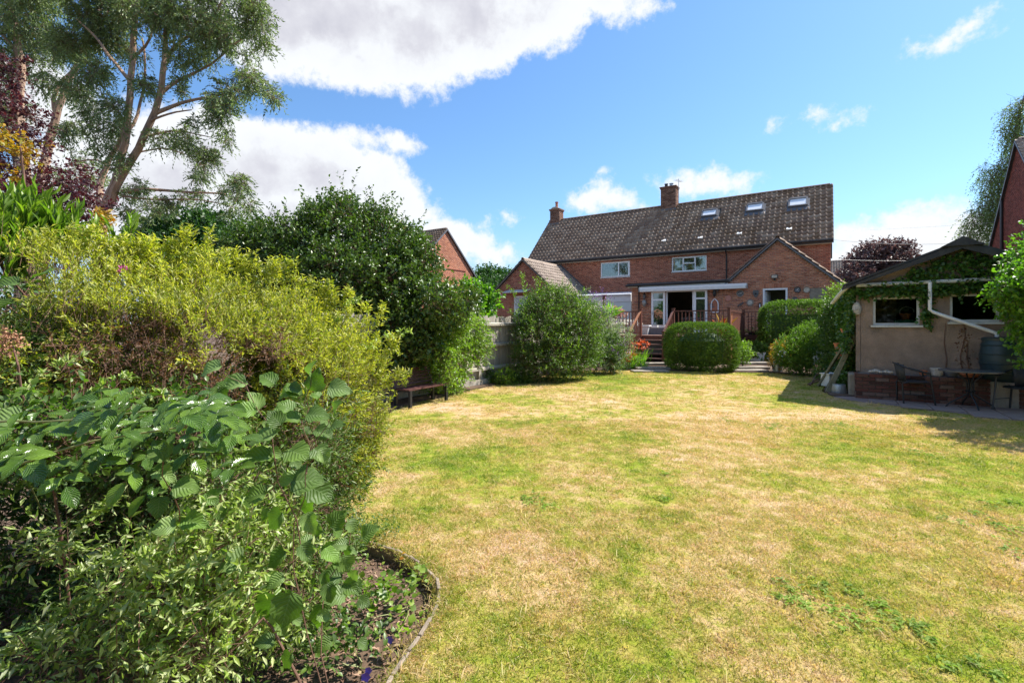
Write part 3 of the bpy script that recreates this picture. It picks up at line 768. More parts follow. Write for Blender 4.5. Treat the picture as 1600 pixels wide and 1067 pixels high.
# roof: slopes, tiles, ridge
SL = (ZR - ZE) / DV
e0 = (-0.33, ZE - 0.33 * SL + 0.16); e1 = (DV, ZR + 0.10)
r = MB(); roof_slab(r, L0 - 0.08, 0.10, e0, e1); roof_slab(r, L0 - 0.08, 0.10, (2 * DV + .33, e0[1]), (DV + .001, e1[1]))
roof = r.build('roof', M['felt'], HOUSE)
SLEN = math.hypot(e1[0] - e0[0], e1[1] - e0[1])
def on_roof(px, py, off=0.0):
    """u and distance up the slope for a pixel on the rear roof slope"""
    d = Vector(((px - HX) / F, 1, (HY - py) / F)); n = Vector((0, -(e1[1] - e0[1]), e1[0] - e0[0])).normalized()
    nw = VH * n.y + Vector((0, 0, n.z)); p0 = HP(0, e0[0], e0[1]) + nw * off; c = Vector((0, 0, CAMZ))
    t = (p0 - c).dot(nw) / d.dot(nw); p = c + d * t; q = p - A0
    return q.dot(UH), math.hypot(q.dot(VH) - e0[0], q.z - e0[1])
sky_w = []
for (pa, pb) in (((1097, 341), (1121, 329)), ((1167, 333), (1193, 319.5)), ((1233, 326), (1261, 311))):
    a = on_roof(*pa); b = on_roof(*pb)
    sky_w.append((min(a[0], b[0]) - .05, max(a[0], b[0]) + .05, min(a[1], b[1]), max(a[1], b[1])))
V, Fa = tile_field(L0 - 0.10, 0.12, e0, e1, w=0.275, g=0.36, skip=[(s[0] - .1, s[1] + .1, s[2] - .1, s[3] + .1) for s in sky_w])
link('roof_tiles', np_mesh('roof_tiles', V, Fa), M['tile'], roof, kind='stuff')
ridge_tiles(roof, L0 - 0.08, -9.7, DV, ZR + 0.12); ridge_tiles(roof, -8.55, 0.05, DV, ZR + 0.12)
sdir = Vector((0, e1[0] - e0[0], e1[1] - e0[1])).normalized(); snrm = Vector((0, -sdir.z, sdir.y)); RM = Matrix((Vector((1, 0, 0)), sdir, snrm)).transposed()
def rp(u, s, h=0.0): return Vector((u, e0[0], e0[1])) + sdir * s + snrm * h
for s in sky_w:
    uc, sc_, W, H = (s[0] + s[1]) / 2, (s[2] + s[3]) / 2, s[1] - s[0], s[3] - s[2]
    f = MB()
    f.cbox(rp(s[0] + .04, sc_, .07), .08, H, .17, RM); f.cbox(rp(s[1] - .04, sc_, .07), .08, H, .17, RM)
    f.cbox(rp(uc, s[2] + .04, .07), W - .16, .08, .17, RM); f.cbox(rp(uc, s[3] - .04, .09), W - .16, .10, .21, RM)
    fo = f.build('roof_window', M['lead'], HOUSE)
    MB().cbox(rp(uc, sc_, .13), W - .17, H - .17, .012, RM).build('pane', M['roof_pane'], fo)
    MB().cbox(rp(uc, s[2] - .17, .035), W + .25, .32, .03, RM).build('flashing', M['lead'], fo)
    for q in (s[0] - .05, s[1] + .05): MB().cbox(rp(q, sc_, .03), .08, H, .06, RM).build('side_flashing', M['lead'], fo)
for (px, py) in ((1037, 379), (1094, 374.5), (1155, 368), (1233, 361)):
    u, s = on_roof(px, py); v = MB()
    v.prism([(0, 0), (.30, 0), (.30, .03), (0, .13)], 'x', -.13, .13)
    vs = [rp(u, s) + RM @ Vector(p) for p in v.v]; v.v = [tuple(p) for p in vs]
    v.build('roof_vent', M['white_ceramic'], HOUSE)
# eaves: soffit board, gutter, downpipe
MB().box(L0 - .05, .06, -.27, -.245, ZE - .30, ZE - .12).build('fascia_board', M['cream_board'], HOUSE)
MB().box(L0 - .05, .06, -.244, -.012, ZE - .30, ZE - .28).build('soffit', M['cream_board'], HOUSE)
def gutter(parent, pts, r=0.06, mat='black_plastic'): return MB().tube(pts, r, 8).build('gutter', M[mat], parent, smooth=True)
gutter(HOUSE, [(L0 - .1, -.37, ZE - .16), (.12, -.37, ZE - .13)])
du = onwall(1135, 400, -0.05)[0]
MB().tube([(du, -.33, ZE - .2), (du, -.30, ZE - .28), (du, -.06, ZE - .50), (du, -.06, 2.9)], .038, 8).build('downpipe', M['black_plastic'], HOUSE, smooth=True)
# verge strips
for x in (L0 - .10, .10):
    MB().prism([(e0[0], e0[1] - .12), (e1[0], e1[1] - .12), (e1[0], e1[1] + .03), (e0[0], e0[1] + .03)], 'x', x, x + .03).build('verge', M['mortar_dark'], HOUSE)
# chimneys
def chimney(parent, u, y, z0, z1, w, d, pots, mat='brick_stack', potmat='clay_pot_red', cap=True):
    m = MB(); m.box(u - w / 2, u + w / 2, y - d / 2, y + d / 2, z0, z1)
    c = m.build('chimney', M['mortar_dark'], parent)
    bx = []
    for (nm, half, place) in (('f', w / 2, lambda q, o, z: (u + q, y - d / 2 - o, z)), ('r', d / 2, lambda q, o, z: (u + w / 2 + o, y + q, z)), ('b', w / 2, lambda q, o, z: (u + q, y + d / 2 + o, z)), ('l', d / 2, lambda q, o, z: (u - w / 2 - o, y + q, z))):
        brickwork('brickwork', brick_boxes(cut_rows(-half, half, []), z0 + .1, z1 - .15), mat, c, place)
    MB().box(u - w / 2 - .04, u + w / 2 + .04, y - d / 2 - .04, y + d / 2 + .04, z1 - .15, z1 - .075).box(u - w / 2 - .07, u + w / 2 + .07, y - d / 2 - .07, y + d / 2 + .07, z1 - .074, z1).build('corbel', M[mat], c)
    if cap: MB().prism([(u - w / 2 - .02, z1 + .001), (u + w / 2 + .02, z1 + .001), (u + .14, z1 + .16), (u - .14, z1 + .16)], 'y', y - d / 2, y + d / 2).build('flaunching', M['mortar'], c)
    for (px, pr, ph, pm) in pots:
        MB().lathe([(pr, 0), (pr * .92, ph * .1), (pr * .85, ph * .85), (pr * 1.1, ph * .88), (pr * 1.1, ph), (pr * .7, ph), (pr * .7, ph * .5)], 14, (u + px, y, z1 + .05)).build('chimney_pot', M[pm], c, smooth=True)
    MB().box(u - w / 2 - .03, u + w / 2 + .03, y - d / 2 - .03, y + d / 2 + .03, z0 - .02, z0 + .1).build('flashing', M['lead'], c)
    return c
cm = chimney(HOUSE, -9.12, DV, ZR - .25, ZR + 1.35, 0.98, 0.72, ((-.22, .12, .22, 'black_plastic'), (.12, .13, .20, 'galvanised')), cap=False)
aer = thing('television_aerial', 'thin metal aerial mast beside the central chimney of the brick house', 'aerial', HP(-8.52, DV, ZR), -TH)
am = MB(); am.tube([(0, 0, .2), (0, 0, 1.85)], .017, 6); am.build('mast', M['galvanised'], aer)
am = MB(); am.tube([(-.1, -.35, 1.70), (.1, .35, 1.70)], .01, 5)
for k in range(7):
    a = -0.32 + k * .1; am.tube([(a * .28 - .16, a, 1.70), (a * .28 + .16, a, 1.70)], .006, 4)
am.build('antenna', M['galvanised'], aer)
# left chimney, smaller
uL = L0 + .55
chimney(HOUSE, uL, DV, ZR - .25, ZR + .95, 0.78, 0.72, ((0, .12, .55, 'clay_pot_red'),))

# rear wings: gabled brick extensions
def wing(uc, hw, zap, zw, holes, brick, tilem, oh=0.12, gab_z=None, name_label=None):
    """gable-ended wing facing the garden; uc centre, hw half width, zap apex, zw eave height at the wall"""
    sl = (zap - zw) / hw
    g_ = lambda z: (uc - hw, uc + hw) if z < zw else (uc - (zap - z) / sl, uc + (zap - z) / sl)
    w = MB(); wall_boxes(w, uc - hw, uc + hw, -0.1, zw, holes, EV, EV + .25)
    w.prism([(uc - hw, zw), (uc + hw, zw), (uc, zap - .02)], 'y', EV, EV + .25)
    for x0 in (uc - hw, uc + hw - .25): w.box(x0, x0 + .25, EV + .251, -.001, -0.1, zw)
    wl_ = w.build('wall', M['mortar'], HOUSE)
    brickwork('brickwork', brick_boxes(cut_rows(0, 0, holes, lambda z: (g_(z)[0] + (.03 if z > zw else 0), g_(z)[1] - (.03 if z > zw else 0))), 0.0, zap - .08), brick, wl_, lambda u, d, z: (u, EV - d, z))
    brickwork('brickwork', brick_boxes(cut_rows(EV, 0, []), 0.0, zw), brick, wl_, lambda u, d, z: (uc - hw - d, u, z))
    brickwork('brickwork', brick_boxes(cut_rows(EV, 0, []), 0.0, zw), brick, wl_, lambda u, d, z: (uc + hw + d, u, z))
    rf = MB(); o = .24
    rz = lambda t: zap + .10 - t * sl
    for sgn in (-1, 1):
        rf.prism([(uc, rz(0)), (uc + sgn * (hw + o), rz(hw + o)), (uc + sgn * (hw + o), rz(hw + o) - .09), (uc, rz(0) - .09)], 'y', EV - oh, -.003)
    ro = rf.build('roof', M['felt'], HOUSE)
    for sgn in (-1, 1):
        # tiles run up from the eave; local x of the field is the house depth
        V, Fa = tile_field(EV - oh - .02, -.01, (-(hw + o), rz(hw + o)), (0, rz(0)), w=0.25, g=.33)
        V = [((uc - sgn * y) if sgn == 1 else (uc + y), x, z) for (x, y, z) in V]
        link('roof_tiles', np_mesh('roof_tiles', V, Fa), M[tilem], ro, kind='stuff')
    ridge_tiles(ro, EV - oh, -.3, uc, zap + .12, tilem, axis='y')
    for sgn in (-1, 1):
        MB().prism([(uc, rz(0) - .10), (uc + sgn * (hw + o), rz(hw + o) - .10), (uc + sgn * (hw + o), rz(hw + o) - .01), (uc, rz(0) - .01)], 'y', EV - oh - .035, EV - oh - .005).build('verge', M['lead' if tilem == 'tile' else 'mortar_dark'], HOUSE)
        MB().bar((uc + sgn * .05, -.06, rz(0) + .12), (uc + sgn * (hw + o), -.06, rz(hw + o) + .10), .10, .05, Vector((0, 1, 0))).build('flashing', M['lead'], ro)
    return wl_
bd = onwall(1192, 447, EV), onwall(1230.5, 447, EV)
BDOOR = (bd[0][0], bd[1][0], ZF, ZF + 2.12)
fd = onwall(1017, 457, EV)[0], onwall(1105, 450, EV)[0]
wing(-2.05, 2.34, 5.40, 3.32, [BDOOR], 'brick_ext', 'tile')
kd = onwall(803, 463, EV), onwall(826, 463, EV)
KDOOR = (kd[0][0], kd[1][0], ZF, kd[0][1])
wing(-15.75, 2.30, 5.42, 3.40, [KDOOR], 'brick_main', 'tile_light')
MB().box(-.80, -.15, EV - .016, EV - .009, 2.62, 3.15).build('render_patch', M['stone'], HOUSE)
MB().box(-2.12, -2.0, EV - .02, EV - .009, 4.15, 4.37).build('vent_brick', M['clay_pot_red'], HOUSE)
uv = onwall(783, 463, EV); MB().box(uv[0] - .1, uv[0] + .1, EV - .03, EV - .009, uv[1] - .1, uv[1] + .1).build('wall_vent', M['cream_board'], HOUSE)
# brick soldier course over the back door
for k in range(15):
    u = BDOOR[0] - .12 + k * .082
    if u < BDOOR[1] + .12: MB().box(u, u + .070, EV - .016, EV - .001, BDOOR[3] + .012, BDOOR[3] + .225).build('soldier_brick', M['brick_ext'], HOUSE)
# flat roofed middle section between the back door wing and the party line
fl = onwall(987, 450, EV)[0]; FR = -4.39; ZFL = 3.55
FD = (onwall(1041, 455, EV)[0], onwall(1084, 450, EV)[0], ZF, ZF + 2.17)
w = MB(); wall_boxes(w, fl, FR - .004, -0.1, ZFL, [FD], EV + .002, EV + .25); w.box(fl, fl + .25, EV + .251, -.002, -.1, ZFL)
w.box(fl + .26, FR, EV + .3, -.3, ZF - .12, ZF - .01)
fw = w.build('wall', M['mortar'], HOUSE)
brickwork('brickwork', brick_boxes(cut_rows(fl, FR - .004, [FD]), 0.9, ZFL), 'brick_ext', fw, lambda u, d, z: (u, EV + .002 - d, z))
brickwork('brickwork', brick_boxes(cut_rows(EV, 0, []), 0.9, ZFL), 'brick_ext', fw, lambda u, d, z: (fl - d, u, z))
MB().box(fl - .2, FR + .3, EV - .16, -.002, ZFL, ZFL + .16).build('flat_roof', M['felt'], HOUSE)
MB().box(fl - .18, FR + .25, EV - .14, EV - .012, ZFL - .07, ZFL - .001).build('fascia_board', M['cream_board'], HOUSE)
gutter(HOUSE, [(fl - .25, EV - .22, ZFL + .04), (FR + .32, EV - .22, ZFL + .10)], .055)
dp = onwall(999, 470, EV)[0]
MB().tube([(dp, EV - .20, ZFL), (dp, EV - .08, ZFL - .25), (dp, EV - .07, ZF)], .035, 8).build('downpipe', M['black_plastic'], HOUSE, smooth=True)
# main room behind the open french doors
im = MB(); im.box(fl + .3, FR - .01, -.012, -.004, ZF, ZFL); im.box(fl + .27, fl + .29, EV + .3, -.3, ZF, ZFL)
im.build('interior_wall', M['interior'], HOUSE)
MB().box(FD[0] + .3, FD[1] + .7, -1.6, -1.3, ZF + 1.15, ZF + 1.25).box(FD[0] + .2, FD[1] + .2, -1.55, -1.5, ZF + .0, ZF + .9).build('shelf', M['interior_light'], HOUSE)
# french doors: frame, side panel, two open leaves folded back on the wall
fr = MB(); b = .06
fr.box(FD[0], FD[0] + b, EV - .02, EV + .07, FD[2], FD[3]).box(FD[1] - b, FD[1], EV - .02, EV + .07, FD[2], FD[3]).box(FD[0] + b, FD[1] - b, EV - .02, EV + .07, FD[3] - b, FD[3])
fr.build('door_frame', M['upvc'], HOUSE)
def leafdoor(u0, u1, y, z0, z1, parent=HOUSE, handle=None):
    s = .105; m = MB(); m.box(u0, u0 + s, y, y + .06, z0, z1).box(u1 - s, u1, y, y + .06, z0, z1).box(u0 + s, u1 - s, y, y + .06, z0, z0 + .16).box(u0 + s, u1 - s, y, y + .06, z1 - s, z1)
    m.box(u0 + s, u1 - s, y + .004, y + .056, z1 - .48, z1 - .40)
    d = m.build('patio_door', M['upvc'], parent)
    MB().box(u0 + s, u1 - s, y + .026, y + .032, z0 + .16, z1 - s).build('pane', M['glass_door'], d)
    if handle is not None: MB().box(handle - .015, handle + .015, y - .012, y - .001, z0 + .95, z0 + 1.17).box(handle - .012, handle + .10, y - .045, y - .02, z0 + 1.07, z0 + 1.09).build('handle', M['galvanised'], d)
    return d
m_, t_, o_ = base_mat('glass_door')
gp = t_.new('ShaderNodeBsdfPrincipled'); gp.inputs['Base Color'].default_value = (.02, .03, .025, 1); gp.inputs['Roughness'].default_value = .03; gp.inputs['Specular IOR Level'].default_value = 1.0; gp.inputs['IOR'].default_value = 1.9
t_.l.new(gp.outputs[0], o_.inputs[0]); M['glass_door'] = m_
ld = onwall(1017.5, 457, EV - .12)[0]
leafdoor(ld, FD[0] - .03, EV - .10, FD[2] - .01, FD[3] - .0, handle=ld + .05)
leafdoor(FD[1] + .02, onwall(1105, 452, EV - .1)[0], EV - .10, FD[2] + .02, FD[3] + .02)
# back door, standing open inwards
m = MB(); b = .075
m.box(BDOOR[0], BDOOR[0] + b, EV - .01, EV + .09, BDOOR[2], BDOOR[3]).box(BDOOR[1] - b, BDOOR[1], EV - .01, EV + .09, BDOOR[2], BDOOR[3]).box(BDOOR[0] + b, BDOOR[1] - b, EV - .01, EV + .09, BDOOR[3] - b, BDOOR[3])
m.build('door_frame', M['upvc'], HOUSE)
bd_ = MB().bar((BDOOR[0] + .10, EV + .12, (ZF + ZF + 2.0) / 2), (BDOOR[0] + .22, EV + .88, (ZF + ZF + 2.0) / 2), .045, 2.0).build('back_door', M['upvc'], HOUSE)
MB().box(BDOOR[0] + .20, BDOOR[0] + .30, EV + .78, EV + .80, ZF + .98, ZF + 1.0).build('handle', M['galvanised'], bd_)
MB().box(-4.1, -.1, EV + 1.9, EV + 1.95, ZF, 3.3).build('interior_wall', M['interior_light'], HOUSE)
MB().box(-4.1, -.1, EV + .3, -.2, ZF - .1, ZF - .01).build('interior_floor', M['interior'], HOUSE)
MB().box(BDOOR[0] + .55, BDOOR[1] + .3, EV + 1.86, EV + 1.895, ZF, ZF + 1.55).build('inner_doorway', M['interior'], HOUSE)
# neighbour's kitchen door with small canopy
window(HOUSE, KDOOR[0], KDOOR[1], KDOOR[2], KDOOR[3], EV, name='kitchen_door', sill=False, bar=.09, gm='sky_glass')
MB().prism([(EV - .62, KDOOR[3] + .18), (EV - .02, KDOOR[3] + .36), (EV - .02, KDOOR[3] + .40), (EV - .62, KDOOR[3] + .22)], 'x', KDOOR[0] - .45, KDOOR[1] + .15).build('door_canopy', M['upvc_old'], HOUSE)
# upstairs windows
window(HOUSE, *WIN_L, 0.0, lights=(1.62, 1), open_light=1)
window(HOUSE, *WIN_R, 0.0, lights=(1, 1.2, 1), sub=(1, .56), curtain=((.04, .24), (.80, .97)))
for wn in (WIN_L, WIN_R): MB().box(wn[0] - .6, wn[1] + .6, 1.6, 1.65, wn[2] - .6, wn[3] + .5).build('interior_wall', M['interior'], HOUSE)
# neighbour's white glazed lean-to behind the garden shrubs
cu0, cz = onwall(893, 459, -2.6); cu1 = onwall(986, 452, -2.6)[0]
cs = MB(); cs.box(cu0, cu1, -2.62, -2.5, ZF + 1.8, 3.25).box(cu0, cu0 + .09, -2.62, -2.5, 1, ZF + 1.8).box((cu0 + cu1) / 2 - .4, (cu0 + cu1) / 2 - .3, -2.62, -2.5, 1, ZF + 1.8).box(cu0 + .09, cu1, -2.6, -2.52, 1, 1.7)
con = cs.build('glazed_porch', M['upvc'], HOUSE)
MB().box(cu0 + .09, cu1, -2.57, -2.55, 1.7, ZF + 1.8).build('pane', M['sky_glass'], con)
MB().prism([(-2.75, 3.25), (-.012, 3.55), (-.012, 3.61), (-2.75, 3.31)], 'x', cu0 - .05, cu1).build('porch_roof', M['upvc'], con)
MB().box(cu0, cu0 + .06, -2.5, -.01, 1, 3.24).build('side_panel', M['upvc'], con)
# retracted awning over the french doors
u0 = onwall(1000, 455, EV - .2)[0]; u1 = onwall(1167, 440, EV - .2)[0]; ya = EV - .34
za = ZFL - .32
aw = thing('awning', 'long white retracted awning box fixed above the open french doors', 'awning', HP(u0, ya, za), -TH)
MB().box(0, u1 - u0, 0, .19, .12, .24).build('cassette', M['upvc'], aw, bevel=.012)
MB().box(.03, u1 - u0 - .03, -.03, .10, .0, .115).build('front_bar', M['white_ceramic'], aw, bevel=.01)
MB().box(-.03, -.003, .0, .19, .0, .24).build('end_cap', M['galvanised'], aw); MB().box(u1 - u0 + .003, u1 - u0 + .03, 0, .19, 0, .24).build('end_cap', M['galvanised'], aw)
for k in (.2, .5, .8): MB().box((u1 - u0) * k - .04, (u1 - u0) * k + .04, .195, .33, .10, .24).build('bracket', M['galvanised'], aw)

# ------------------------------------------------------------------ things hung on the brick wall
def hang(px, py, name, label, cat, fn, group=None, v=EV, off=.012):
    u, z = onwall(px, py, v); o = thing(name, label, cat, HP(u, v - off - .012, z), -TH, group); fn(o); return o
def disc(mat, r, rim=None, rimmat=None, face=None):
    def f(o):
        m = MB(); n = 20
        m.prism([(r * math.cos(2 * math.pi * k / n), r * math.sin(2 * math.pi * k / n)) for k in range(n)], 'y', -.02, 0.0); m.build('plate', M[mat], o)
        if rim:
            vs = [(r * math.cos(2 * math.pi * k / n), -.022, r * math.sin(2 * math.pi * k / n)) for k in range(n + 1)]
            MB().tube(vs, rim, 6, cap=False).build('rim', M[rimmat or mat], o, smooth=True)
        if face:
            q = MB()
            for a, l in face: q.bar((0, -.03, 0), (math.sin(a) * l * r, -.03, math.cos(a) * l * r), .018, .012)
            q.build('hands', M['petal_white'], o)
    return f
hang(1156.5, 458.5, 'wall_clock', 'round dark garden clock with pale hands, left of the back door', 'clock', disc('slate_ornament', .145, .018, 'pewter', ((1.2, .8), (1.8, .5), (4.4, .6))))
hang(1246, 453, 'wall_plaque', 'round dark slate plaque with star points just right of the back door', 'plaque', disc('slate_ornament', .125, .012, 'black_plastic', ((.5, .6), (2.6, .6), (4.2, .6))))
hang(1260.5, 453, 'wall_plaque', 'round pale stone sun plaque right of the dark slate one', 'plaque', disc('shell', .125, .02, 'stone'))
hang(1242, 467.5, 'wall_plaque', 'small plain dark disc lowest of the three right of the door', 'plaque', disc('slate_ornament', .10, .010, 'slate_ornament'))
def shield(o):
    m = MB(); pr = [(-.13, .12), (-.09, .16), (.09, .16), (.13, .12), (.12, -.02), (.06, -.14), (0, -.18), (-.06, -.14), (-.12, -.02)]
    m.prism(pr, 'y', -.03, 0); m.build('plate', M['slate_ornament'], o)
    MB().lathe([(.05, 0), (.04, .03), (.0, .05)], 10, (0, 0, 0)).build('boss', M['black_plastic'], o, rot=(math.pi / 2, 0, 0), loc=(0, -.03, 0))
hang(1181, 459, 'wall_mask', 'dark shield shaped wall mask between clock and back door', 'ornament', shield)
def sunface(o):
    n = 24; m = MB(); m.prism([((.11 if k % 2 else .20) * math.cos(2 * math.pi * k / n), (.11 if k % 2 else .20) * math.sin(2 * math.pi * k / n)) for k in range(n)], 'y', -.02, 0); m.build('rays', M['pewter'], o)
    m = MB(); m.prism([(.10 * math.cos(2 * math.pi * k / 16), .10 * math.sin(2 * math.pi * k / 16)) for k in range(16)], 'y', -.045, -.021); m.build('face', M['shell'], o)
hang(1172, 473, 'sun_ornament', 'large pewter sun face ornament on the brick wall below the mask', 'ornament', sunface)
def lizard(o):
    m = MB(); m.tube([(-.16, -.02, -.10), (-.06, -.025, -.02), (.04, -.025, .03), (.14, -.02, .10)], [.006, .028, .030, .018], 6)
    for s, a in ((-1, -.05), (1, -.05), (-1, .05), (1, .05)): m.tube([(a, -.02, a * .5), (a + .02 * s, -.02, a * .5 + .08 * s), (a + .05 * s, -.02, a * .5 + .10 * s)], .009, 5)
    m.build('body', M['slate_ornament'], o, smooth=True)
hang(1157, 476, 'lizard_ornament', 'dark metal lizard climbing the brick wall below the clock', 'ornament', lizard)
def fishes(o):
    for (x, z) in ((-.02, .07), (.03, -.05)):
        m = MB(); m.prism([(x - .12, z - .04), (x - .08, z), (x - .12, z + .04), (x - .04, z + .025), (x + .05, z + .04), (x + .12, z), (x + .05, z - .04), (x - .04, z - .02)], 'y', -.02, 0); m.build('fish', M['slate_ornament'], o)
hang(1112, 478, 'fish_ornament', 'pair of small dark metal fish behind the deck railing', 'ornament', fishes)
def niche(o):
    m = MB(); m.box(-.05, .05, -.035, -.001, -.12, .12); m.build('plate', M['black_plastic'], o); MB().box(-.02, .02, -.05, -.036, -.09, .06).build('candle', M['petal_white'], o)
hang(1187.5, 477, 'candle_sconce', 'small black sconce with white candle beside the back door frame', 'sconce', niche)
def arch(o):
    pts = [(-.16, -.02, -.34), (-.16, -.02, .05), (-.13, -.02, .18), (-.05, -.02, .27), (0, -.02, .32), (.05, -.02, .27), (.13, -.02, .18), (.16, -.02, .05), (.16, -.02, -.34)]
    MB().tube(pts, .026, 6).bar((-.16, -.02, -.34), (.16, -.02, -.34), .05, .04).build('frame', M['petal_white'], o)
    MB().prism([(p[0], p[2]) for p in pts], 'y', -.012, -.002).build('glass', M['brick_ext'], o)
hang(1117, 477, 'arched_mirror_frame', 'white gothic arch frame on brick wall right of french doors', 'frame', arch)
def owl(o):
    m = MB(); m.lathe([(.02, -.15), (.07, -.10), (.09, .0), (.07, .10), (.075, .15), (.03, .19), (.0, .20)], 12, (0, -.09, 0)); m.build('lantern_body', M['black_plastic'], o, smooth=True)
    MB().tube([(0, 0, .22), (0, -.10, .24), (0, -.09, .18)], .012, 6).build('bracket', M['black_plastic'], o)
hang(1117, 459, 'hanging_ornament', 'dark heart shaped hanging ornament above the white arch frame', 'ornament', owl)
hang(1138, 466, 'clay_disc', 'round pink clay disc above the deck corner post', 'ornament', disc('pink_clay', .135))
def lantern(o):
    MB().lathe([(.03, -.13), (.055, -.12), (.075, .06), (.04, .10)], 6, (0, -.13, 0)).build('lantern_glass', M['slate_ornament'], o)
    MB().lathe([(.095, .06), (.02, .16), (.0, .19)], 6, (0, -.13, 0)).lathe([(.06, -.15), (.06, -.13)], 6, (0, -.13, 0)).build('cap', M['black_plastic'], o)
    MB().tube([(0, 0, 0), (0, -.06, .14), (0, -.13, .20)], .014, 6).box(-.04, .04, -.015, 0, -.09, .05).build('bracket', M['black_plastic'], o)
hang(1008, 463, 'wall_lantern', 'black coach lantern on brick wall left of the french doors', 'lantern', lantern)
def pod(o): MB().lathe([(.0, -.20), (.05, -.17), (.11, -.04), (.12, .08), (.07, .16), (.03, .2)], 10, (0, -.11, 0)).build('pot', M['pewter'], o, smooth=True)
hang(1008, 474, 'wall_planter', 'grey metal cone planter hanging below the coach lantern', 'planter', pod)
def flood(o):
    MB().box(-.13, .13, -.16, -.05, -.07, .10).build('lamp_head', M['black_plastic'], o, bevel=.01); MB().box(-.11, .11, -.172, -.161, -.05, .08).build('glass', M['shell'], o)
    MB().box(-.04, .04, -.06, 0, -.16, -.02).build('sensor', M['black_plastic'], o)
hang(1210.5, 433, 'floodlight', 'small security floodlight on the brick gable above the back door', 'floodlight', flood)

# ------------------------------------------------------------------ timber deck, railings and stairs (house frame)
def hthing(name, label, cat, u, v, z=0.0, group=None):
    o = thing(name, label, cat, HP(u, v, z), -TH, group); o['_b'] = (u, v, z); return o
def hb(mb, name, mat, o, **kw):
    b = o['_b']; r = mb.build(name, M[mat], o, **kw); r.location = (-b[0], -b[1], -b[2]); return r
DE = -9.92; ZD = 1.09
us0 = onwall(1001, 500, DE)[0]; us1 = onwall(1052, 500, DE)[0]; ucn = onwall(1139, 500, DE)[0]; VB = -6.15; ul = onwall(935, 500, DE)[0]; ur = .2
deck = hthing('timber_deck', 'raised red brown timber deck with spindled railing outside the french doors', 'deck', (us1 + ucn) / 2, DE, 0)
BAL = MB().box(-.016, .016, -.016, .016, 0, .84).mesh('baluster'); BAL.materials.append(M['deck_wood'])
def bal(o, u, v, z, name='baluster', sz=1.0):
    b = o['_b']; q = link(name, BAL, None, o, loc=(u - b[0], v - b[1], z - b[2])); q.scale = (1, 1, sz); return q
v = DE + .07
while v < EV - .05:
    hb(MB().box(ul, ucn if v < VB else ur, v - .067, v + .067, ZD - .03, ZD), 'deck_board', 'deck_top', deck); v += .142
def post(o, u, v, z0, z1, s=.10):
    hb(MB().box(u - s / 2, u + s / 2, v - s / 2, v + s / 2, z0, z1).box(u - s / 2 - .015, u + s / 2 + .015, v - s / 2 - .015, v + s / 2 + .015, z1 + .001, z1 + .03), 'newel_post', 'deck_wood', o)
def railing(o, a, b, zb, name='handrail', step=.135, hgt=1.0):
    a = Vector((a[0], a[1], 0)); b = Vector((b[0], b[1], 0)); d = b - a; n = max(1, int(d.length / step))
    hb(MB().bar(a + Vector((0, 0, zb + hgt)), b + Vector((0, 0, zb + hgt)), .075, .045), name, 'deck_wood', o)
    hb(MB().bar(a + Vector((0, 0, zb + .10)), b + Vector((0, 0, zb + .10)), .05, .045), 'bottom_rail', 'deck_wood', o)
    for k in range(1, n):
        p = a + d * (k / n); bal(o, p.x, p.y, zb + .125)
for (u, v) in ((us1, DE), (ucn, DE), (ucn, VB), (us0, DE)): post(deck, u, v, 0.05, ZD + 1.09)
post(deck, (ul + us0) / 2 - .2, DE, 0.05, ZD + 1.05)
railing(deck, (us1 + .06, DE), (ucn - .06, DE), ZD); railing(deck, (ul, DE), (us0 - .06, DE), ZD)
railing(deck, (ucn + .06, VB), (ur, VB), ZD)
# boarded side of the deck corner
hb(MB().bar((ucn, DE + .06, ZD + 1.0), (ucn, VB - .06, ZD + .98), .075, .045), 'handrail', 'deck_wood', deck)
v = DE + .12; k = 0
while v < VB - .08:
    hb(MB().box(ucn - .012, ucn + .012, v - .06, v + .06, .15, ZD + .93 - .12 * (k % 2)), 'side_board', ('deck_wood', 'deck_wood_light')[k == 3 or k == 4], deck); v += .13; k += 1
for z in (.20, .36, .52, .68, .84):
    hb(MB().box(us1, ucn, DE - .012, DE + .012, z, z + .15), 'skirt_board', 'deck_wood', deck)
    hb(MB().box(ucn, ur, VB - .012, VB + .012, z, z + .15), 'skirt_board', 'deck_wood', deck)
    hb(MB().box(ul, us0, DE - .012, DE + .012, z, z + .15), 'skirt_board', 'deck_wood', deck)
hb(MB().box(us1 + .05, ucn, DE - .03, DE - .001, ZD - .17, ZD - .032), 'fascia_board', 'deck_wood', deck)
hb(MB().box(ucn, ur, VB - .03, VB - .001, ZD - .17, ZD - .032), 'fascia_board', 'deck_wood', deck)
hb(MB().box(ul, us0 - .05, DE - .03, DE - .001, ZD - .17, ZD - .032), 'fascia_board', 'deck_wood', deck)
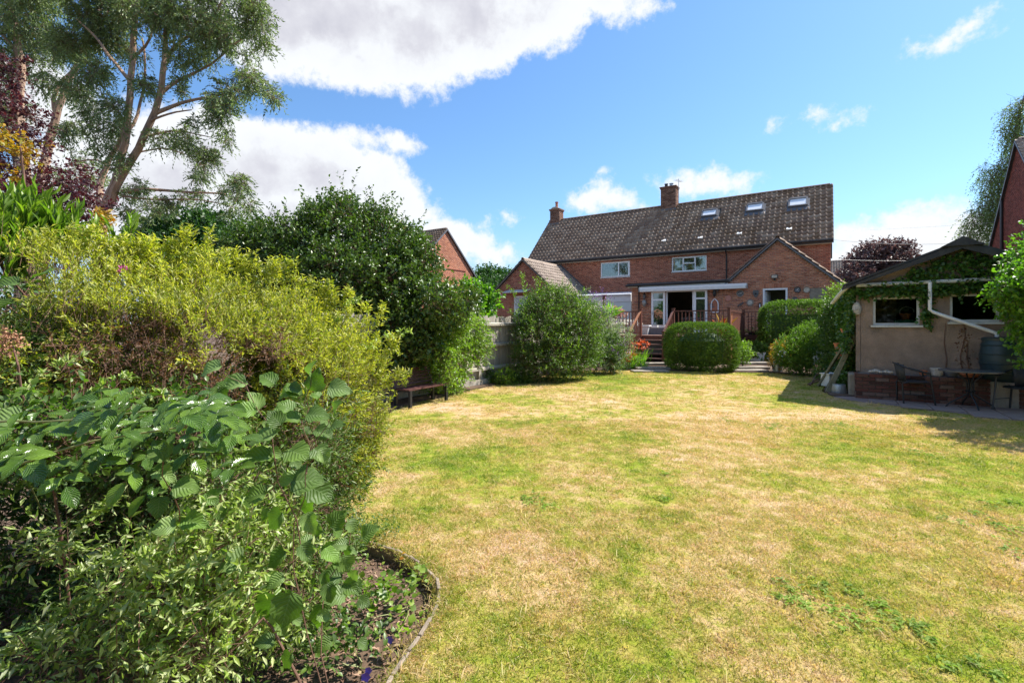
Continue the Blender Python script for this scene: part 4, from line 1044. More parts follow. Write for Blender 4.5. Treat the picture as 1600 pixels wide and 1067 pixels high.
# stairs
st = hthing('timber_staircase', 'open timber steps with handrails climbing from the lawn to the deck', 'stairs', (us0 + us1) / 2, DE - .9)
G_, R_ = .28, .168
hb(MB().box(us0 + .06, us1 - .06, DE - .01, DE + .05, ZD - .16, ZD - .031), 'riser', 'deck_wood', st)
for k in range(1, 7):
    z = ZD - k * R_; v1 = DE - .02 - (k - 1) * G_
    if k < 6: hb(MB().box(us0 + .03, us1 - .03, v1 - G_ - .02, v1, z - .035, z), 'tread', 'deck_top', st)
for u in (us0, us1):
    hb(MB().bar((u, DE - .03, ZD - .18), (u, DE - 5.2 * G_, ZD - .18 - 5.2 * R_), .045, .22, Vector((0, 0, 1))), 'stringer', 'deck_wood', st)
    zt = ZD - 5 * R_; post(st, u, DE - 5 * G_, .02, zt + 1.02)
    hb(MB().bar((u, DE - .05, ZD + 1.0), (u, DE - 5 * G_, zt + .98), .075, .045), 'handrail', 'deck_wood_light' if u == us0 else 'deck_wood', st)
    for k in range(1, 9):
        t = k / 9; bal(st, u, DE - 5 * G_ * t, ZD - 5 * R_ * t + .02, sz=1.12)
# low stone and sleeper steps
def slab_steps(px0, px1, label, ys):
    o = None
    for i, (py, z) in enumerate(ys):
        a = gnd(px0 - i * 6, py, z); b = gnd(px1 - i * 2, py - .2, z)
        if o is None:
            o = thing('garden_steps', label, 'steps', a, 0)
        d = (b - a).normalized(); n = Vector((-d.y, d.x, 0))
        m = MB(); c = (a + b) / 2; L = (b - a).length; k = max(2, int(L / .55))
        for j in range(k):
            p = a + d * (L * (j + .5) / k) + n * .22
            rot = Matrix.Rotation(math.atan2(d.y, d.x), 3, 'Z')
            MB().cbox(Vector((p.x, p.y, z - .04)) - o.location, L / k - .015, .46, .08, rot).build('stone_slab', M['stone'], o, bevel=.008)
slab_steps(1002, 1050, 'low stone steps at the foot of the timber stairs, left of the box bush', ((567.5, .17), (574.5, .11), (579.5, .06)))
slab_steps(1160, 1206, 'low weathered stone steps to the right of the box bush', ((566.5, .19), (573.5, .12), (578.5, .06)))

# ------------------------------------------------------------------ deck furniture, planters
def pot(name, label, cat, loc, prof, mat, rz=0, group=None):
    o = thing(name, label, cat, loc, rz, group); MB().lathe(prof, 18).build('pot', M[mat], o, smooth=True); return o
def on_deck(px, v, dz=0): return HP(onwall(px, 510, v)[0], v, ZD + dz)
p0 = on_deck(1029, -8.4)
o = thing('planter_box', 'long dark grey planter trough at the top of the timber steps', 'planter', p0, -TH)
MB().prism([(-.52, 0), (.52, 0), (.55, .30), (-.55, .30)], 'y', -.16, .16).build('trough', M['grey_planter'], o); MB().box(-.52, .52, -.13, .13, .301, .31).build('compost', M['soil'], o)
for i, px in enumerate((1023.5, 1035)):
    o = thing('flower_pot', ('white square pot', 'white round pot')[i] + ' standing behind the grey trough by the french door', 'pot', on_deck(px, -7.3), -TH)
    MB().prism([(-.12, 0), (.12, 0), (.15, .42), (-.15, .42)], 'y', -.13, .13).build('pot', M['white_ceramic'], o); MB().box(-.13, .13, -.11, .11, .421, .43).build('compost', M['soil'], o)
o = thing('storage_tub', 'pale grey lidded tub at the left of the deck steps', 'tub', on_deck(1006.5, -8.6), -TH)
MB().prism([(-.20, 0), (.20, 0), (.24, .36), (-.24, .36)], 'y', -.18, .18).build('body', M['upvc_old'], o); MB().box(-.27, .27, -.21, .21, .361, .42).build('lid', M['white_ceramic'], o, bevel=.01)
o = thing('storage_tub', 'white box on the deck behind the left handrail', 'tub', on_deck(988, -8.8), -TH)
MB().box(-.2, .2, -.15, .15, 0, .55).build('body', M['white_ceramic'], o, bevel=.01); MB().box(-.22, .22, -.17, .17, .551, .60).build('lid', M['white_ceramic'], o, bevel=.01)
# garden table and chairs seen through the railing
o = thing('patio_table', 'dark metal dining table on the deck behind the spindles', 'table', on_deck(1093, -7.6), -TH)
MB().box(-.7, .7, -.4, .4, .70, .73).build('table_top', M['table_top'], o, bevel=.005)
for a in (-.6, .6):
    for b in (-.32, .32): MB().box(a - .02, a + .02, b - .02, b + .02, 0, .699).build('leg', M['metal_black'], o)
def mchair(o):
    for a in (-.2, .2):
        for b in (-.2, .2): MB().tube([(a, b, 0), (a * .95, b * .95, .43)], .013, 6).build('leg', M['metal_black'], o)
    MB().box(-.23, .23, -.22, .22, .431, .455).build('seat', M['rattan'], o, bevel=.006)
    MB().tube([(-.21, .21, .43), (-.21, .25, .75), (-.12, .28, .92), (.12, .28, .92), (.21, .25, .75), (.21, .21, .43)], .013, 6).build('back_frame', M['metal_black'], o, smooth=True)
    for x in (-.12, 0, .12): MB().tube([(x, .215, .45), (x, .272, .89)], .008, 5).build('back_bar', M['metal_black'], o)
for i, (px, v, rz, lab) in enumerate(((1062, -7.9, 1.7, 'black metal garden chair on deck just right of the stair post'), (1086, -8.3, 3.0, 'black metal garden chair on near side of the deck table'), (1103, -8.3, 3.3, 'black metal chair at the right end of the deck table'))):
    o = thing('metal_chair', lab, 'chair', on_deck(px, v), rz - TH, 'metal chairs round the deck table'); mchair(o)
# tall painted orange flower-shaped ornament
o = thing('painted_sunflower_ornament', 'yellow and orange metal flower sculpture behind the deck corner post', 'sculpture', on_deck(1129, -9.3), -TH)
MB().lathe([(.12, 0), (.10, .03), (.02, .05), (.015, .35)], 10).build('stem', M['orange_plastic'], o)
for a, l in ((-.75, .62), (-.35, .72), (0, .62), (.35, .80), (.8, .75)):
    d = Vector((math.sin(a), .1, math.cos(a))); MB().tube([Vector((0, 0, .22)), Vector((0, 0, .22)) + d * l * .5, Vector((0, 0, .22)) + d * l], [.02, .055, .01], 6).build('petal', M['yellow_paint' if a > -.5 else 'petal_orange'], o)
o = thing('chiminea', 'small orange clay chiminea on the deck beside the corner post', 'chiminea', on_deck(1131, -8.9), 0)
MB().lathe([(.10, 0), (.10, .08), (.20, .18), (.22, .32), (.12, .48), (.08, .66), (.10, .70)], 14).build('body', M['orange_plastic'], o, smooth=True)
# two white pots clipped to the right railing
for i, px in enumerate((1191, 1206)):
    q = onwall(px, 524, VB - .12)
    o = pot('rail_pot', ('small white pot hanging under the right railing by the door jamb', 'small white pot at the right railing beside the privet hedge')[i], 'pot', HP(q[0], VB - .12, q[1] - .07), [(.05, 0), (.08, .02), (.10, .14), (.085, .14), (.06, .05)], 'white_ceramic')
# trough with trailing plants on the right-hand deck edge
o = hthing('rail_planter', 'narrow dark trough of trailing plants along the right deck railing', 'planter', ucn + 1.2, VB + .15, ZD)
hb(MB().box(ucn + .2, ucn + 2.0, VB + .06, VB + .24, ZD + .001, ZD + .14), 'trough', 'felt', o)
q0 = HP(ucn + 1.1, VB + .1, ZD + .15)
bl = [(HP(ucn + .2 + k * .2, VB + .06 + .03 * (k % 2), ZD + .14), (.12, .12, .10 + .03 * (k % 3))) for k in range(10)]
P_, N_ = blob_points(bl, 260, .4); (V, Fa), _x = sprigs(P_, N_, .08, 5, .05, .6)
fo = link('foliage', np_mesh('foliage', V - np.array(HP(ucn + 1.2, VB + .15, ZD)), Fa), M['leaf_light'], None); fo.parent = o; fo.rotation_euler = (0, 0, TH)

# ------------------------------------------------------------------ neighbouring houses
def side_house(name, label, org, depth, length, ze, rise, dirx, win=(), brick='brick_main', tilem='tile', chim=None, pipe=False):
    """gabled house; gable end in the plane through org running along -v; the ridge runs along dirx (+1/-1) in u"""
    o = thing(name, label, 'house', org, -TH); s = dirx
    w = MB(); x0, x1 = (0, length) if s > 0 else (-length, 0)
    w.box(x0 + .03, x1 - .03, -depth, -depth + .25, -.1, ze); w.box(x0 + .03, x1 - .03, -.25, 0, -.1, ze)
    for xx in (x0, x1 - .25): w.prism([(-depth, -.1), (0, -.1), (0, ze), (-depth / 2, ze + rise), (-depth, ze)], 'x', xx, xx + .25)
    wl_ = w.build('wall', M['mortar_dark'], o)
    g = lambda z: (-depth, 0) if z < ze else (-depth + (z - ze) * depth / 2 / rise + .02, -(z - ze) * depth / 2 / rise - .02)
    fx = 0.0
    brickwork('brickwork', brick_boxes(cut_rows(0, 0, list(win), g), 0.5, ze + rise - .1), brick, wl_, lambda u, d, z: (fx - d * s, u, z))
    brickwork('brickwork', brick_boxes(cut_rows(x0, x1, []), 1.0, ze), brick, wl_, lambda u, d, z: (u, -depth - d, z))
    sl = rise / (depth / 2); r = MB(); ov = .35
    ea = (-depth - ov, ze - ov * sl + .14); eb = (-depth / 2, ze + rise + .12)
    roof_slab(r, x0 - .12, x1 + .12, ea, eb); roof_slab(r, x0 - .12, x1 + .12, (ov, ea[1]), (eb[0] + .001, eb[1]))
    ro = r.build('roof', M['felt'], o)
    V, Fa = tile_field(x0 - .14, x1 + .14, ea, eb, w=.25, g=.33); link('roof_tiles', np_mesh('roof_tiles', V, Fa), M[tilem], ro, kind='stuff')
    ridge_tiles(ro, x0, x1, -depth / 2, eb[1] + .02, tilem)
    gutter(o, [(x0 - .1, -depth - ov - .03, ea[1] - .02), (x1 + .1, -depth - ov - .03, ea[1] - .02)])
    fxv = x0 - .15 if s > 0 else x1 + .12
    for (a, b) in ((ea, eb), ((ov, ea[1]), eb)):
        MB().prism([(a[0], a[1] - .16), (b[0], b[1] - .16), (b[0], b[1]), (a[0], a[1])], 'x', fxv, fxv + .03).build('verge', M['lead'], o)
    if chim: chimney(o, chim * s, -depth / 2, ze + rise - .3, ze + rise + .95, .9, .7, ((0, .12, .4, 'clay_pot_red'),), mat=brick)
    return o
nl = side_house('neighbour_house', 'red brick house with sunlit gable end behind the evergreen tree', Vector((-3.5, 43.0, 0)), 7.1, 9.5, 6.0, 3.3, -1, brick='brick_ext', chim=5.3)
MB().prism([(0.012, 6.1), (.05, 6.1), (.05, 6.16), (.012, 6.16)], 'y', -5.5, -1.0).build('string_course', M['brick_dark'], nl)
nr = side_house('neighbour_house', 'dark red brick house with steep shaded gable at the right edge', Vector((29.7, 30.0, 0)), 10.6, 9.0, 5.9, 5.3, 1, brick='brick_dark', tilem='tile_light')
MB().tube([(-.08, -2.7, 8.7), (-.08, -2.7, .2)], .07, 8).build('soil_pipe', M['black_plastic'], nr, smooth=True)
d_ = thing('satellite_dish', 'small pale satellite dish on dark brick gable at right edge', 'dish', HP(-.35, -1.6, 5.0, Vector((29.7, 30.0, 0))), -TH + 1.0)
MB().lathe([(.02, 0), (.20, .03), (.34, .10), (.35, .10), (.20, .015), (.02, -.02)], 16).build('dish', M['upvc_old'], d_, rot=(1.35, 0, 0), smooth=True); MB().tube([(0, 0, 0), (.3, .25, -.05)], .02, 6).build('arm', M['galvanised'], d_)
# more distant houses whose roofs show behind
fr1 = side_house('distant_house', 'distant house with pale tiled roof behind the copper beech', Vector((47.5, 48.5, 0)), 7.5, 8, 5.3, 2.6, -1, brick='brick_main', tilem='tile_light')
fr2 = side_house('distant_house', 'distant brick house just right of the long house gable corner', Vector((39.8, 58.0, 0)), 7, 8, 6.0, 2.6, -1, brick='brick_main', tilem='tile_light')
fr3 = thing('distant_chimney_stack', 'lone brick chimney stack beside the birch near the right edge', 'chimney', at(1514, 400, 40) - Vector((0, 0, 3)), -TH)
MB().box(-.45, .45, -.4, .4, -4, 4.2).box(-.52, .52, -.47, .47, 3.9, 4.05).build('stack', M['brick_main'], fr3); MB().lathe([(.13, 4.2), (.11, 4.6)], 10).build('chimney_pot', M['clay_pot_red'], fr3)

# ------------------------------------------------------------------ fence
fo_ = Vector((-0.33, 13.3, 0))
fence = thing('fence', 'weathered grey feather edge board fence along the left flower bed', 'fence', fo_, -TH)
bm_ = []
for k in range(4):
    b = MB(); h = 1.72 + .012 * k; b.prism([(-.052, 0.0), (.052, 0.0), (.052, .018), (-.052, .006)], 'z', 0, h)
    me = b.mesh('board'); me.materials.append(M['fence_wood']); bm_.append(me)
v = -6.8; k = 0
while v < 12.0:
    link('board', bm_[k % 4], None, fence, loc=(random.uniform(-.004, .004), v, .04 + random.uniform(-.015, .015)), rot=(random.uniform(-.008, .008), 0, math.pi / 2 + random.uniform(-.05, .05)))
    v += .098; k += 1
for z in (.42, 1.03, 1.58):
    for a in range(-7, 12, 3):
        MB().prism([(.022, z - .045), (.075, z - .045), (.075, z + .015), (.022, z + .04)], 'y', a + .06, min(a + 2.94, 12)).build('rail', M['fence_rail'], fence)
for a in range(-7, 13, 3): MB().box(-.03, .075, a - .05, a + .05, 0, 1.80).build('post', M['fence_wood'], fence)
MB().box(.078, .10, -6.9, 12, .0, .16).build('gravel_board', M['fence_wood'], fence)
# privacy panel between the two terraces, and its post
pn = HP(onwall(978, 480, -5.2)[0], -5.2, ZD)
o = thing('privacy_panel', 'short weathered grey fence panel left of the brick corner pier', 'fence', pn, -TH)
for k in range(6): MB().box(-.06, -.04, -1.6 + k * .16, -1.45 + k * .16, -1, 1.38 - .02 * (k % 2)).build('board', M['fence_wood'], o)
for k in range(7): MB().box(-.38 + k * .11, -.28 + k * .11, -1.68, -1.66, -1, 1.35).build('board', M['fence_wood'], o)
o = thing('fence_post', 'tall brown post standing between the white lean-to panels', 'post', HP(onwall(944, 470, -7)[0], -7, 0), -TH)
MB().box(-.07, .07, -.07, .07, 0, 3.0).box(-.09, .09, -.09, .09, 3.001, 3.04).build('post', M['deck_wood'], o)

# ------------------------------------------------------------------ bench under the evergreen
bo = gnd(655, 618); bench = thing('garden_bench', 'dark slatted garden bench in shade against the fence', 'bench', (-1.83, 9.62, -.05), math.pi / 2 - TH + .04)
for k in range(5): MB().box(-.68, .68, -.30 + k * .098, -.215 + k * .098, .42, .445).build('seat_slat', M['bench_wood'], bench)
for k in range(5): MB().cbox((0, .20 + k * .03, .50 + k * .070), 1.36, .02, .058, Matrix.Rotation(-.25, 3, 'X')).build('back_slat', M['bench_wood'], bench)
for x in (-.62, .62):
    for y in (-.27, .15): MB().box(x - .03, x + .03, y - .03, y + .03, 0, .418).build('leg', M['metal_black'], bench)
    MB().bar((x, .17, .40), (x, .345, .82), .05, .03).build('back_support', M['metal_black'], bench)
    MB().box(x - .025, x + .025, -.28, .16, .385, .418).build('seat_rail', M['metal_black'], bench)

bench.scale = (.86, .86, .92)
# ------------------------------------------------------------------ shed with ivy
SO = Vector((7.33, 10.30, 0)); DP = .42            # front left corner of the brick plinth; depth of the planting ledge
shed = thing('garden_shed', 'old rendered garden shed with brick plinth, two windows and ivy covered gable', 'shed', SO, -TH)
SW, SD, SZ = 3.75, 5.4, 2.42
APX = 1.72; ZAP = 3.20
def s_on(px, py, v=DP): return onwall(px, py, v, SO)
h1a, h1b = s_on(1364, 508), s_on(1437, 463); h2a, h2b = s_on(1484, 503), s_on(1562, 458)
H1 = (h1a[0], h1b[0], h1a[1], h1b[1]); H2 = (h2a[0], h2b[0], h2a[1], h2b[1])
w = MB(); wall_boxes(w, .10, SW, .5, SZ, [H1, H2], DP, DP + .15)
for x in (.10, SW - .15): w.box(x, x + .15, DP + .151, SD, 0, SZ)
w.box(.26, SW - .16, SD - .15, SD, 0, SZ); w.box(.10, SW, DP, SD, -.1, .499)
w.prism([(.10, SZ), (SW, SZ), (SW, SZ + .06), (APX, ZAP - .12), (.10, SZ + .06)], 'y', DP, DP + .15)
w.prism([(.10, SZ), (SW, SZ), (SW, SZ + .06), (APX, ZAP - .12), (.10, SZ + .06)], 'y', SD - .15, SD)
w.build('wall', M['render'], shed)
MB().box(.02, .095, DP - .01, DP + .16, .55, SZ).build('corner_pilaster', M['render'], shed)
for hx, lt in ((H1, (1,)), (H2, (1,))):
    m = MB(); b = .045; y0, y1 = DP + .03, DP + .09
    m.box(hx[0], hx[0] + b, y0, y1, hx[2], hx[3]).box(hx[1] - b, hx[1], y0, y1, hx[2], hx[3]).box(hx[0] + b, hx[1] - b, y0, y1, hx[3] - b, hx[3]).box(hx[0] + b, hx[1] - b, y0, y1, hx[2], hx[2] + b)
    f = m.build('window', M['upvc_old'], shed)
    MB().box(hx[0] + b, hx[1] - b, DP + .05, DP + .055, hx[2] + b, hx[3] - b).build('pane', M['glass_dim'], f)
    MB().box(hx[0] - .04, hx[1] + .05, DP - .06, DP + .028, hx[2] - .045, hx[2] - .002).build('sill', M['upvc_old'], f)
MB().box(H1[0] - .1, H1[1] - .30, DP + .9, DP + .95, .6, SZ - .05).build('partition', M['cream_board'], shed)
MB().box(H1[0] - .1, H1[1] + .4, DP + .17, DP + .45, H1[2] - .02, H1[2] + .01).build('workbench', M['old_timber'], shed)
sr = MB()
for (xa, za, xb, zb) in ((APX, ZAP, -.22, SZ - .02), (APX, ZAP, SW + .3, ZAP - (SW + .3 - APX) * .43)):
    sr.prism([(xa, za), (xb, zb), (xb, zb + .05), (xa, za + .05)], 'y', DP - .22, SD + .2)
sr.build('roof', M['felt'], shed)
for (xb, zb) in ((-.24, SZ - .03), (SW + .32, ZAP - (SW + .32 - APX) * .43)):
    MB().prism([(APX, ZAP - .13), (xb, zb - .07), (xb, zb - .02), (APX, ZAP - .004)], 'y', DP - .26, DP - .222).build('bargeboard', M['felt'], shed)
MB().prism([(APX - .32, ZAP - .075), (APX + .32, ZAP - .075), (APX, ZAP + .11)], 'y', DP - .3, DP + .5).build('ridge_cap', M['felt'], shed)
def sg(px, py, v): q = s_on(px, py, v); return (q[0], v, q[1])
MB().tube([sg(1338, 446, DP - .10), sg(1530, 437, DP - .10), sg(1598, 434, DP - .10)], .042, 8).build('gutter', M['upvc_old'], shed, smooth=True)
MB().tube([sg(1453, 441, DP - .15), sg(1453, 484, DP - .15), sg(1459, 488, DP - .15), sg(1549, 518, DP - .20), sg(1557, 521, DP - .2), sg(1558, 526, DP - .2)], .033, 10).build('downpipe', M['upvc'], shed, smooth=True)
MB().tube([(-.14, DP - .12, SZ - .02), (-.22, DP - .05, SZ - .10), (-.40, DP + .65, SZ - .33)], .045, 8).build('side_gutter', M['upvc_old'], shed, smooth=True)
# brick plinth / raised bed edge: bricks one by one
pb = MB().box(.012, SW + .3, .012, DP - .005, 0, .53); pl = pb.build('plinth', M['mortar_dark'], shed)
bks = brick_boxes(cut_rows(0, SW + .3, []), 0.0, .54, ch=.077)
bme = {}
def brick_obj(u0, u1, z0, z1, d, face, parent):
    key = (round(u1 - u0, 2), face)
    if key not in bme:
        L = u1 - u0; hgt = .064
        b = MB().box(0, L, -.012, .05, 0, hgt) if face == 'f' else MB().box(-.012, .05, 0, L, 0, hgt)
        bme[key] = b.mesh('brick', bevel=.003); bme[key].materials.append(M['brick_plinth'])
    return link('brick', bme[key], None, parent, loc=(u0, .008 - d, z0) if face == 'f' else (.008 - d, u0, z0), rot=(random.uniform(-.02, .02), 0, random.uniform(-.012, .012)))
for b in bks: brick_obj(*b, 'f', pl)
for b in brick_boxes(cut_rows(.0, DP, []), 0.0, .54, ch=.077): brick_obj(*b, 's', pl)
MB().box(-.12, .02, DP - .1, DP + .5, 0, .50).build('side_plinth', M['stone'], shed, bevel=.03)

def in_shed(name, label, cat, u, v, z, group=None): return thing(name, label, cat, HP(u, v, z, SO), -TH, group)
o = in_shed('storage_crate', 'green plastic crate inside the shed behind the first window', 'crate', H1[1] - .22, DP + .30, H1[2] + .015)
MB().box(-.17, .17, -.1, .1, 0, .10).build('crate', M['green_plastic'], o, bevel=.008)
o = in_shed('plant_pot', 'clay pot inside the shed on top of the green crate', 'pot', H1[1] - .2, DP + .30, H1[2] + .12)
MB().lathe([(.06, 0), (.10, .10), (.11, .10), (.11, .13), (.08, .13)], 14).build('pot', M['terracotta'], o, smooth=True)
o = in_shed('hose_coil', 'pale coiled ring hanging inside the shed behind the first window', 'hose', H1[1] - .17, DP + .36, H1[2] + .2)
MB().tube([(.12 * math.cos(a * .35), 0, .12 * math.sin(a * .35) + .08) for a in range(12)], .008, 6).build('ring', M['petal_white'], o)

# things on the planting ledge
def ledge(px, name, label, cat, prof, mat, v=.2, z=.545, n=20):
    u = s_on(px, 580, v)[0]; o = in_shed(name, label, cat, u, v, z); MB().lathe(prof, n).build('body', M[mat], o, smooth=True); return o
def potp(r, h, rim=.02): return [(r * .72, 0), (r * .95, h - .03), (r, h - .03), (r, h), (r - rim, h), (r * .65, .03)]
ledge(1442, 'terracotta_pot', 'small terracotta pot first in the row on the shed ledge', 'pot', potp(.075, .10), 'terracotta')
ledge(1464, 'stoneware_pot', 'tan glazed pot with dark pattern on the shed ledge', 'pot', potp(.115, .155), 'shell')
ledge(1486, 'grey_bowl', 'low dark grey bowl between the tan pot and terracotta dish', 'bowl', potp(.115, .10), 'grey_planter')
ledge(1514, 'terracotta_dish', 'wide shallow terracotta dish on the ledge left of water butt', 'dish', potp(.165, .085), 'terracotta')
for i, (px, r) in enumerate(((1362, .045), (1369, .06), (1377, .04), (1386, .05), (1392, .04), (1381, .035))):
    u = s_on(px, 583, .12)[0]
    o = in_shed('rock', ('small pale', 'largest pale', 'small cream', 'flat cream', 'rounded buff', 'tiny buff')[i] + ' knobbly rock lying on the left end of the shed ledge', 'rock', u, .12 + .05 * (i % 2), .555)
    m = MB(); m.lathe([(r * .7, 0), (r * 1.1, r * .4), (r * .8, r), (r * .2, r * 1.25)], 7)
    m.v = [(x * (1.3 + .2 * math.sin(9 * z)) + .01 * math.sin(40 * y), y + .008 * math.sin(50 * x), z) for x, y, z in m.v]; m.build('rock', M['shell'], o, smooth=False)
WB = s_on(1562, 560, .30)
wb = in_shed('water_butt', 'dark blue green ribbed water butt with lid, under the white downpipe', 'water butt', WB[0], .16, .50)
hb_ = .80; pr = [(.24, 0), (.27, .03)]
for k in range(1, 17):
    z = .03 + k * (hb_ - .06) / 17; t = z / hb_; r = .27 + .045 * math.sin(math.pi * t)
    if k in (3, 7, 11, 15): pr += [(r, z - .012), (r + .016, z - .004), (r + .016, z + .008), (r, z + .016)]
    else: pr.append((r, z))
pr += [(.275, hb_ - .02), (.27, hb_)]
MB().lathe(pr, 28).build('barrel', M['water_butt'], wb, smooth=True); MB().lathe([(.285, hb_ - .03), (.29, hb_ + .015), (.26, hb_ + .03), (0.02, hb_ + .04)], 28).build('lid', M['water_butt'], wb, smooth=True)
MB().lathe([(.26, -.5), (.26, -.001)], 16).build('stand', M['stone'], wb)
# ornament faces on shed corner
o = in_shed('carved_mask', 'weathered pale carved face hung on the shed corner under the ivy', 'ornament', .03, DP - .05, 1.92)
MB().lathe([(.0, -.15), (.06, -.13), (.085, -.04), (.075, .06), (.05, .12), (.0, .15)], 10).build('face', M['shell'], o, smooth=True); MB().lathe([(.0, -.03), (.028, -.02), (.0, .04)], 6, (0, -.08, 0)).build('nose', M['shell'], o)
# timbers leaning on the shed corner
def pole(a, b, w_, h_, label):
    a, b = Vector(a), Vector(b); o = thing('timber_post', label, 'timber', a, 0); MB().bar((0, 0, 0), b - a, w_, h_).build('post', M['old_timber'], o, bevel=.006)
def gp_(px, py, Y): return at(px, py, Y)
pole(gnd(1293, 613), at(1339, 518, 10.9), .12, .10, 'thick mossy timber post leaning on the shed corner, front one')
pole(gnd(1303, 610) + Vector((0, .25, 0)), at(1341, 524, 11.1), .07, .07, 'thinner grey timber leaning behind the thick mossy post')
pole(gnd(1299, 608) + Vector((0, .5, 0)), at(1336, 512, 11.35), .08, .05, 'short narrow batten leaning behind both other timbers at the shed')
# buckets and boxes by the shed
o = thing('metal_bucket', 'dull grey galvanised bucket upside down at foot of leaning timbers', 'bucket', gnd(1311, 615), 0)
MB().lathe([(.15, 0), (.155, .012), (.13, .20), (.125, .215), (.02, .22)], 20).build('bucket', M['galvanised'], o, smooth=True)
MB().tube([(-.15, 0, .02), (-.12, -.10, .05), (0, -.16, .04), (.12, -.10, .05), (.15, 0, .02)], .006, 5).build('handle', M['galvanised'], o)
o = thing('white_box', 'white plastic box with orange blot beside the leaning timbers', 'box', gnd(1297, 603, .03), .3)
MB().box(-.17, .17, -.12, .12, 0, .30).build('box', M['white_ceramic'], o, bevel=.01); MB().box(-.19, .19, -.14, .14, .301, .325).build('lid', M['white_ceramic'], o); MB().prism([(-.03, .06), (.06, .05), (.10, .12), (.04, .20), (-.04, .15)], 'y', -.128, -.121).build('label', M['orange_plastic'], o)
for i, (px, py, Y) in enumerate(((1320, 523, 11.6), (1313, 560, 12.0), (1309, 545, 12.2))):
    p = at(px, py, Y); o = thing('hanging_pot', ('terracotta pot hung on the ivy wall, highest of three', 'terracotta pot low on the ivy wall above the bucket', 'terracotta pot in the ivy, middle of three')[i], 'pot', p, 0)
    MB().lathe([(.06, 0), (.085, .12), (.095, .12), (.095, .15), (.07, .15), (.05, .04)], 14).build('pot', M['terracotta'], o, smooth=True)
# watering can and white trough
o = thing('watering_can', 'grey metal watering can standing at edge of lawn by hostas', 'watering can', gnd(1219, 582, 0.01) + Vector((0, .15, .03)), .2)
MB().lathe([(.15, 0), (.14, .30), (.10, .34)], 18).build('body', M['galvanised'], o, smooth=True)
MB().tube([(-.13, 0, .06), (-.25, 0, .25), (-.33, 0, .40)], [.03, .02, .02], 8).lathe([(.02, 0), (.055, .03)], 10, (-.34, 0, .40)).build('spout', M['galvanised'], o, smooth=True)
MB().tube([(.14, 0, .10), (.24, 0, .22), (.18, 0, .36), (.0, 0, .46), (-.08, 0, .34)], .011, 6).build('handle', M['galvanised'], o, smooth=True)
o = thing('white_trough', 'white planting trough of hostas right of the box bush', 'planter', gnd(1177, 563, .12), -TH)
MB().prism([(-.36, 0), (.36, 0), (.46, .34), (-.46, .34)], 'y', -.2, .2).build('trough', M['white_ceramic'], o); MB().box(-.42, .42, -.17, .17, .341, .35).build('compost', M['soil'], o)

# ------------------------------------------------------------------ black bistro set on the patio
def bistro_chair(o):
    R = .020
    for s in (-1, 1):
        MB().tube([(s * .27, .20, 0), (s * .25, .22, .42), (s * .24, .12, .455)], R * .75, 7).build('leg', M['metal_black'], o, smooth=True)
        MB().tube([(s * .28, -.28, 0), (s * .265, -.22, .44), (s * .27, -.20, .63)], R * .75, 7).build('leg', M['metal_black'], o, smooth=True)
    arc = [(-.27, -.20, .63), (-.275, -.08, .66), (-.27, .08, .70), (-.22, .22, .76), (-.12, .30, .80), (0, .33, .81), (.12, .30, .80), (.22, .22, .76), (.27, .08, .70), (.275, -.08, .66), (.27, -.20, .63)]
    MB().tube(arc, R * .8, 8).build('arm_rail', M['metal_black'], o, smooth=True)
    m = MB(); n = 16
    vs = []
    for (rx, ry, z) in ((.23, .235, .455), (.23, .235, .435)):
        vs += [(rx * math.cos(2 * math.pi * k / n), ry * math.sin(2 * math.pi * k / n) - .0, z) for k in range(n)]
    m.add(vs, [tuple(range(n)), tuple(reversed(range(n, 2 * n)))] + [(k, (k + 1) % n, n + (k + 1) % n, n + k) for k in range(n)]); m.build('seat', M['rattan'], o)
    MB().tube([(.238 * math.cos(2 * math.pi * k / n), .243 * math.sin(2 * math.pi * k / n), .447) for k in range(n + 1)], .013, 6).build('seat_ring', M['metal_black'], o, smooth=True)
    m = MB(); vs = []; q = 9
    for i in range(q):
        a = math.pi * (.22 + .56 * i / (q - 1)); 
        for (rr, z) in ((1.0, .455), (1.18, .62), (1.30, .79)): vs.append((.235 * rr * .95 * math.cos(a), .235 * rr * math.sin(a), z))
    m.add(vs, [(3 * i + j, 3 * i + 3 + j, 3 * i + 4 + j, 3 * i + 1 + j) for i in range(q - 1) for j in (0, 1)])
    b = m.build('backrest', M['rattan'], o, smooth=True); md = b.modifiers.new('thick', 'SOLIDIFY'); md.thickness = .012
    for s in (-1, 1): MB().tube([(s * .272, -.25, .22), (s * .26, .21, .22)], .008, 6).build('stretcher', M['metal_black'], o)
ch = thing('bistro_chair', 'black woven bistro chair standing left of the round patio table', 'chair', gnd(1427, 631), math.radians(62), 'bistro chairs at the round table'); bistro_chair(ch)
c2 = copy_tree(ch); c2.location = gnd(1597, 645); c2.rotation_euler = (0, 0, math.radians(-72)); c2['label'] = 'black bistro chair in deep shade right of the round patio table'
tb = thing('bistro_table', 'round dark glass topped bistro table on the patio by the shed', 'table', gnd(1516, 639.5), 0)
MB().lathe([(.44, .700), (.455, .705), (.455, .725), (.44, .730)], 32).build('table_top', M['table_top'], tb, smooth=True)
for k in range(4):
    a = math.pi / 4 + k * math.pi / 2 + .35; c_, s_ = math.cos(a), math.sin(a)
    MB().tube([(c_ * .20, s_ * .20, .70), (c_ * .05, s_ * .05, .50), (c_ * .05, s_ * .05, .28), (c_ * .30, s_ * .30, .10), (c_ * .38, s_ * .38, 0)], .014, 7).build('leg', M['metal_black'], tb, smooth=True)
MB().lathe([(.07, .33), (.08, .34), (.07, .35)], 16).build('ring', M['metal_black'], tb)

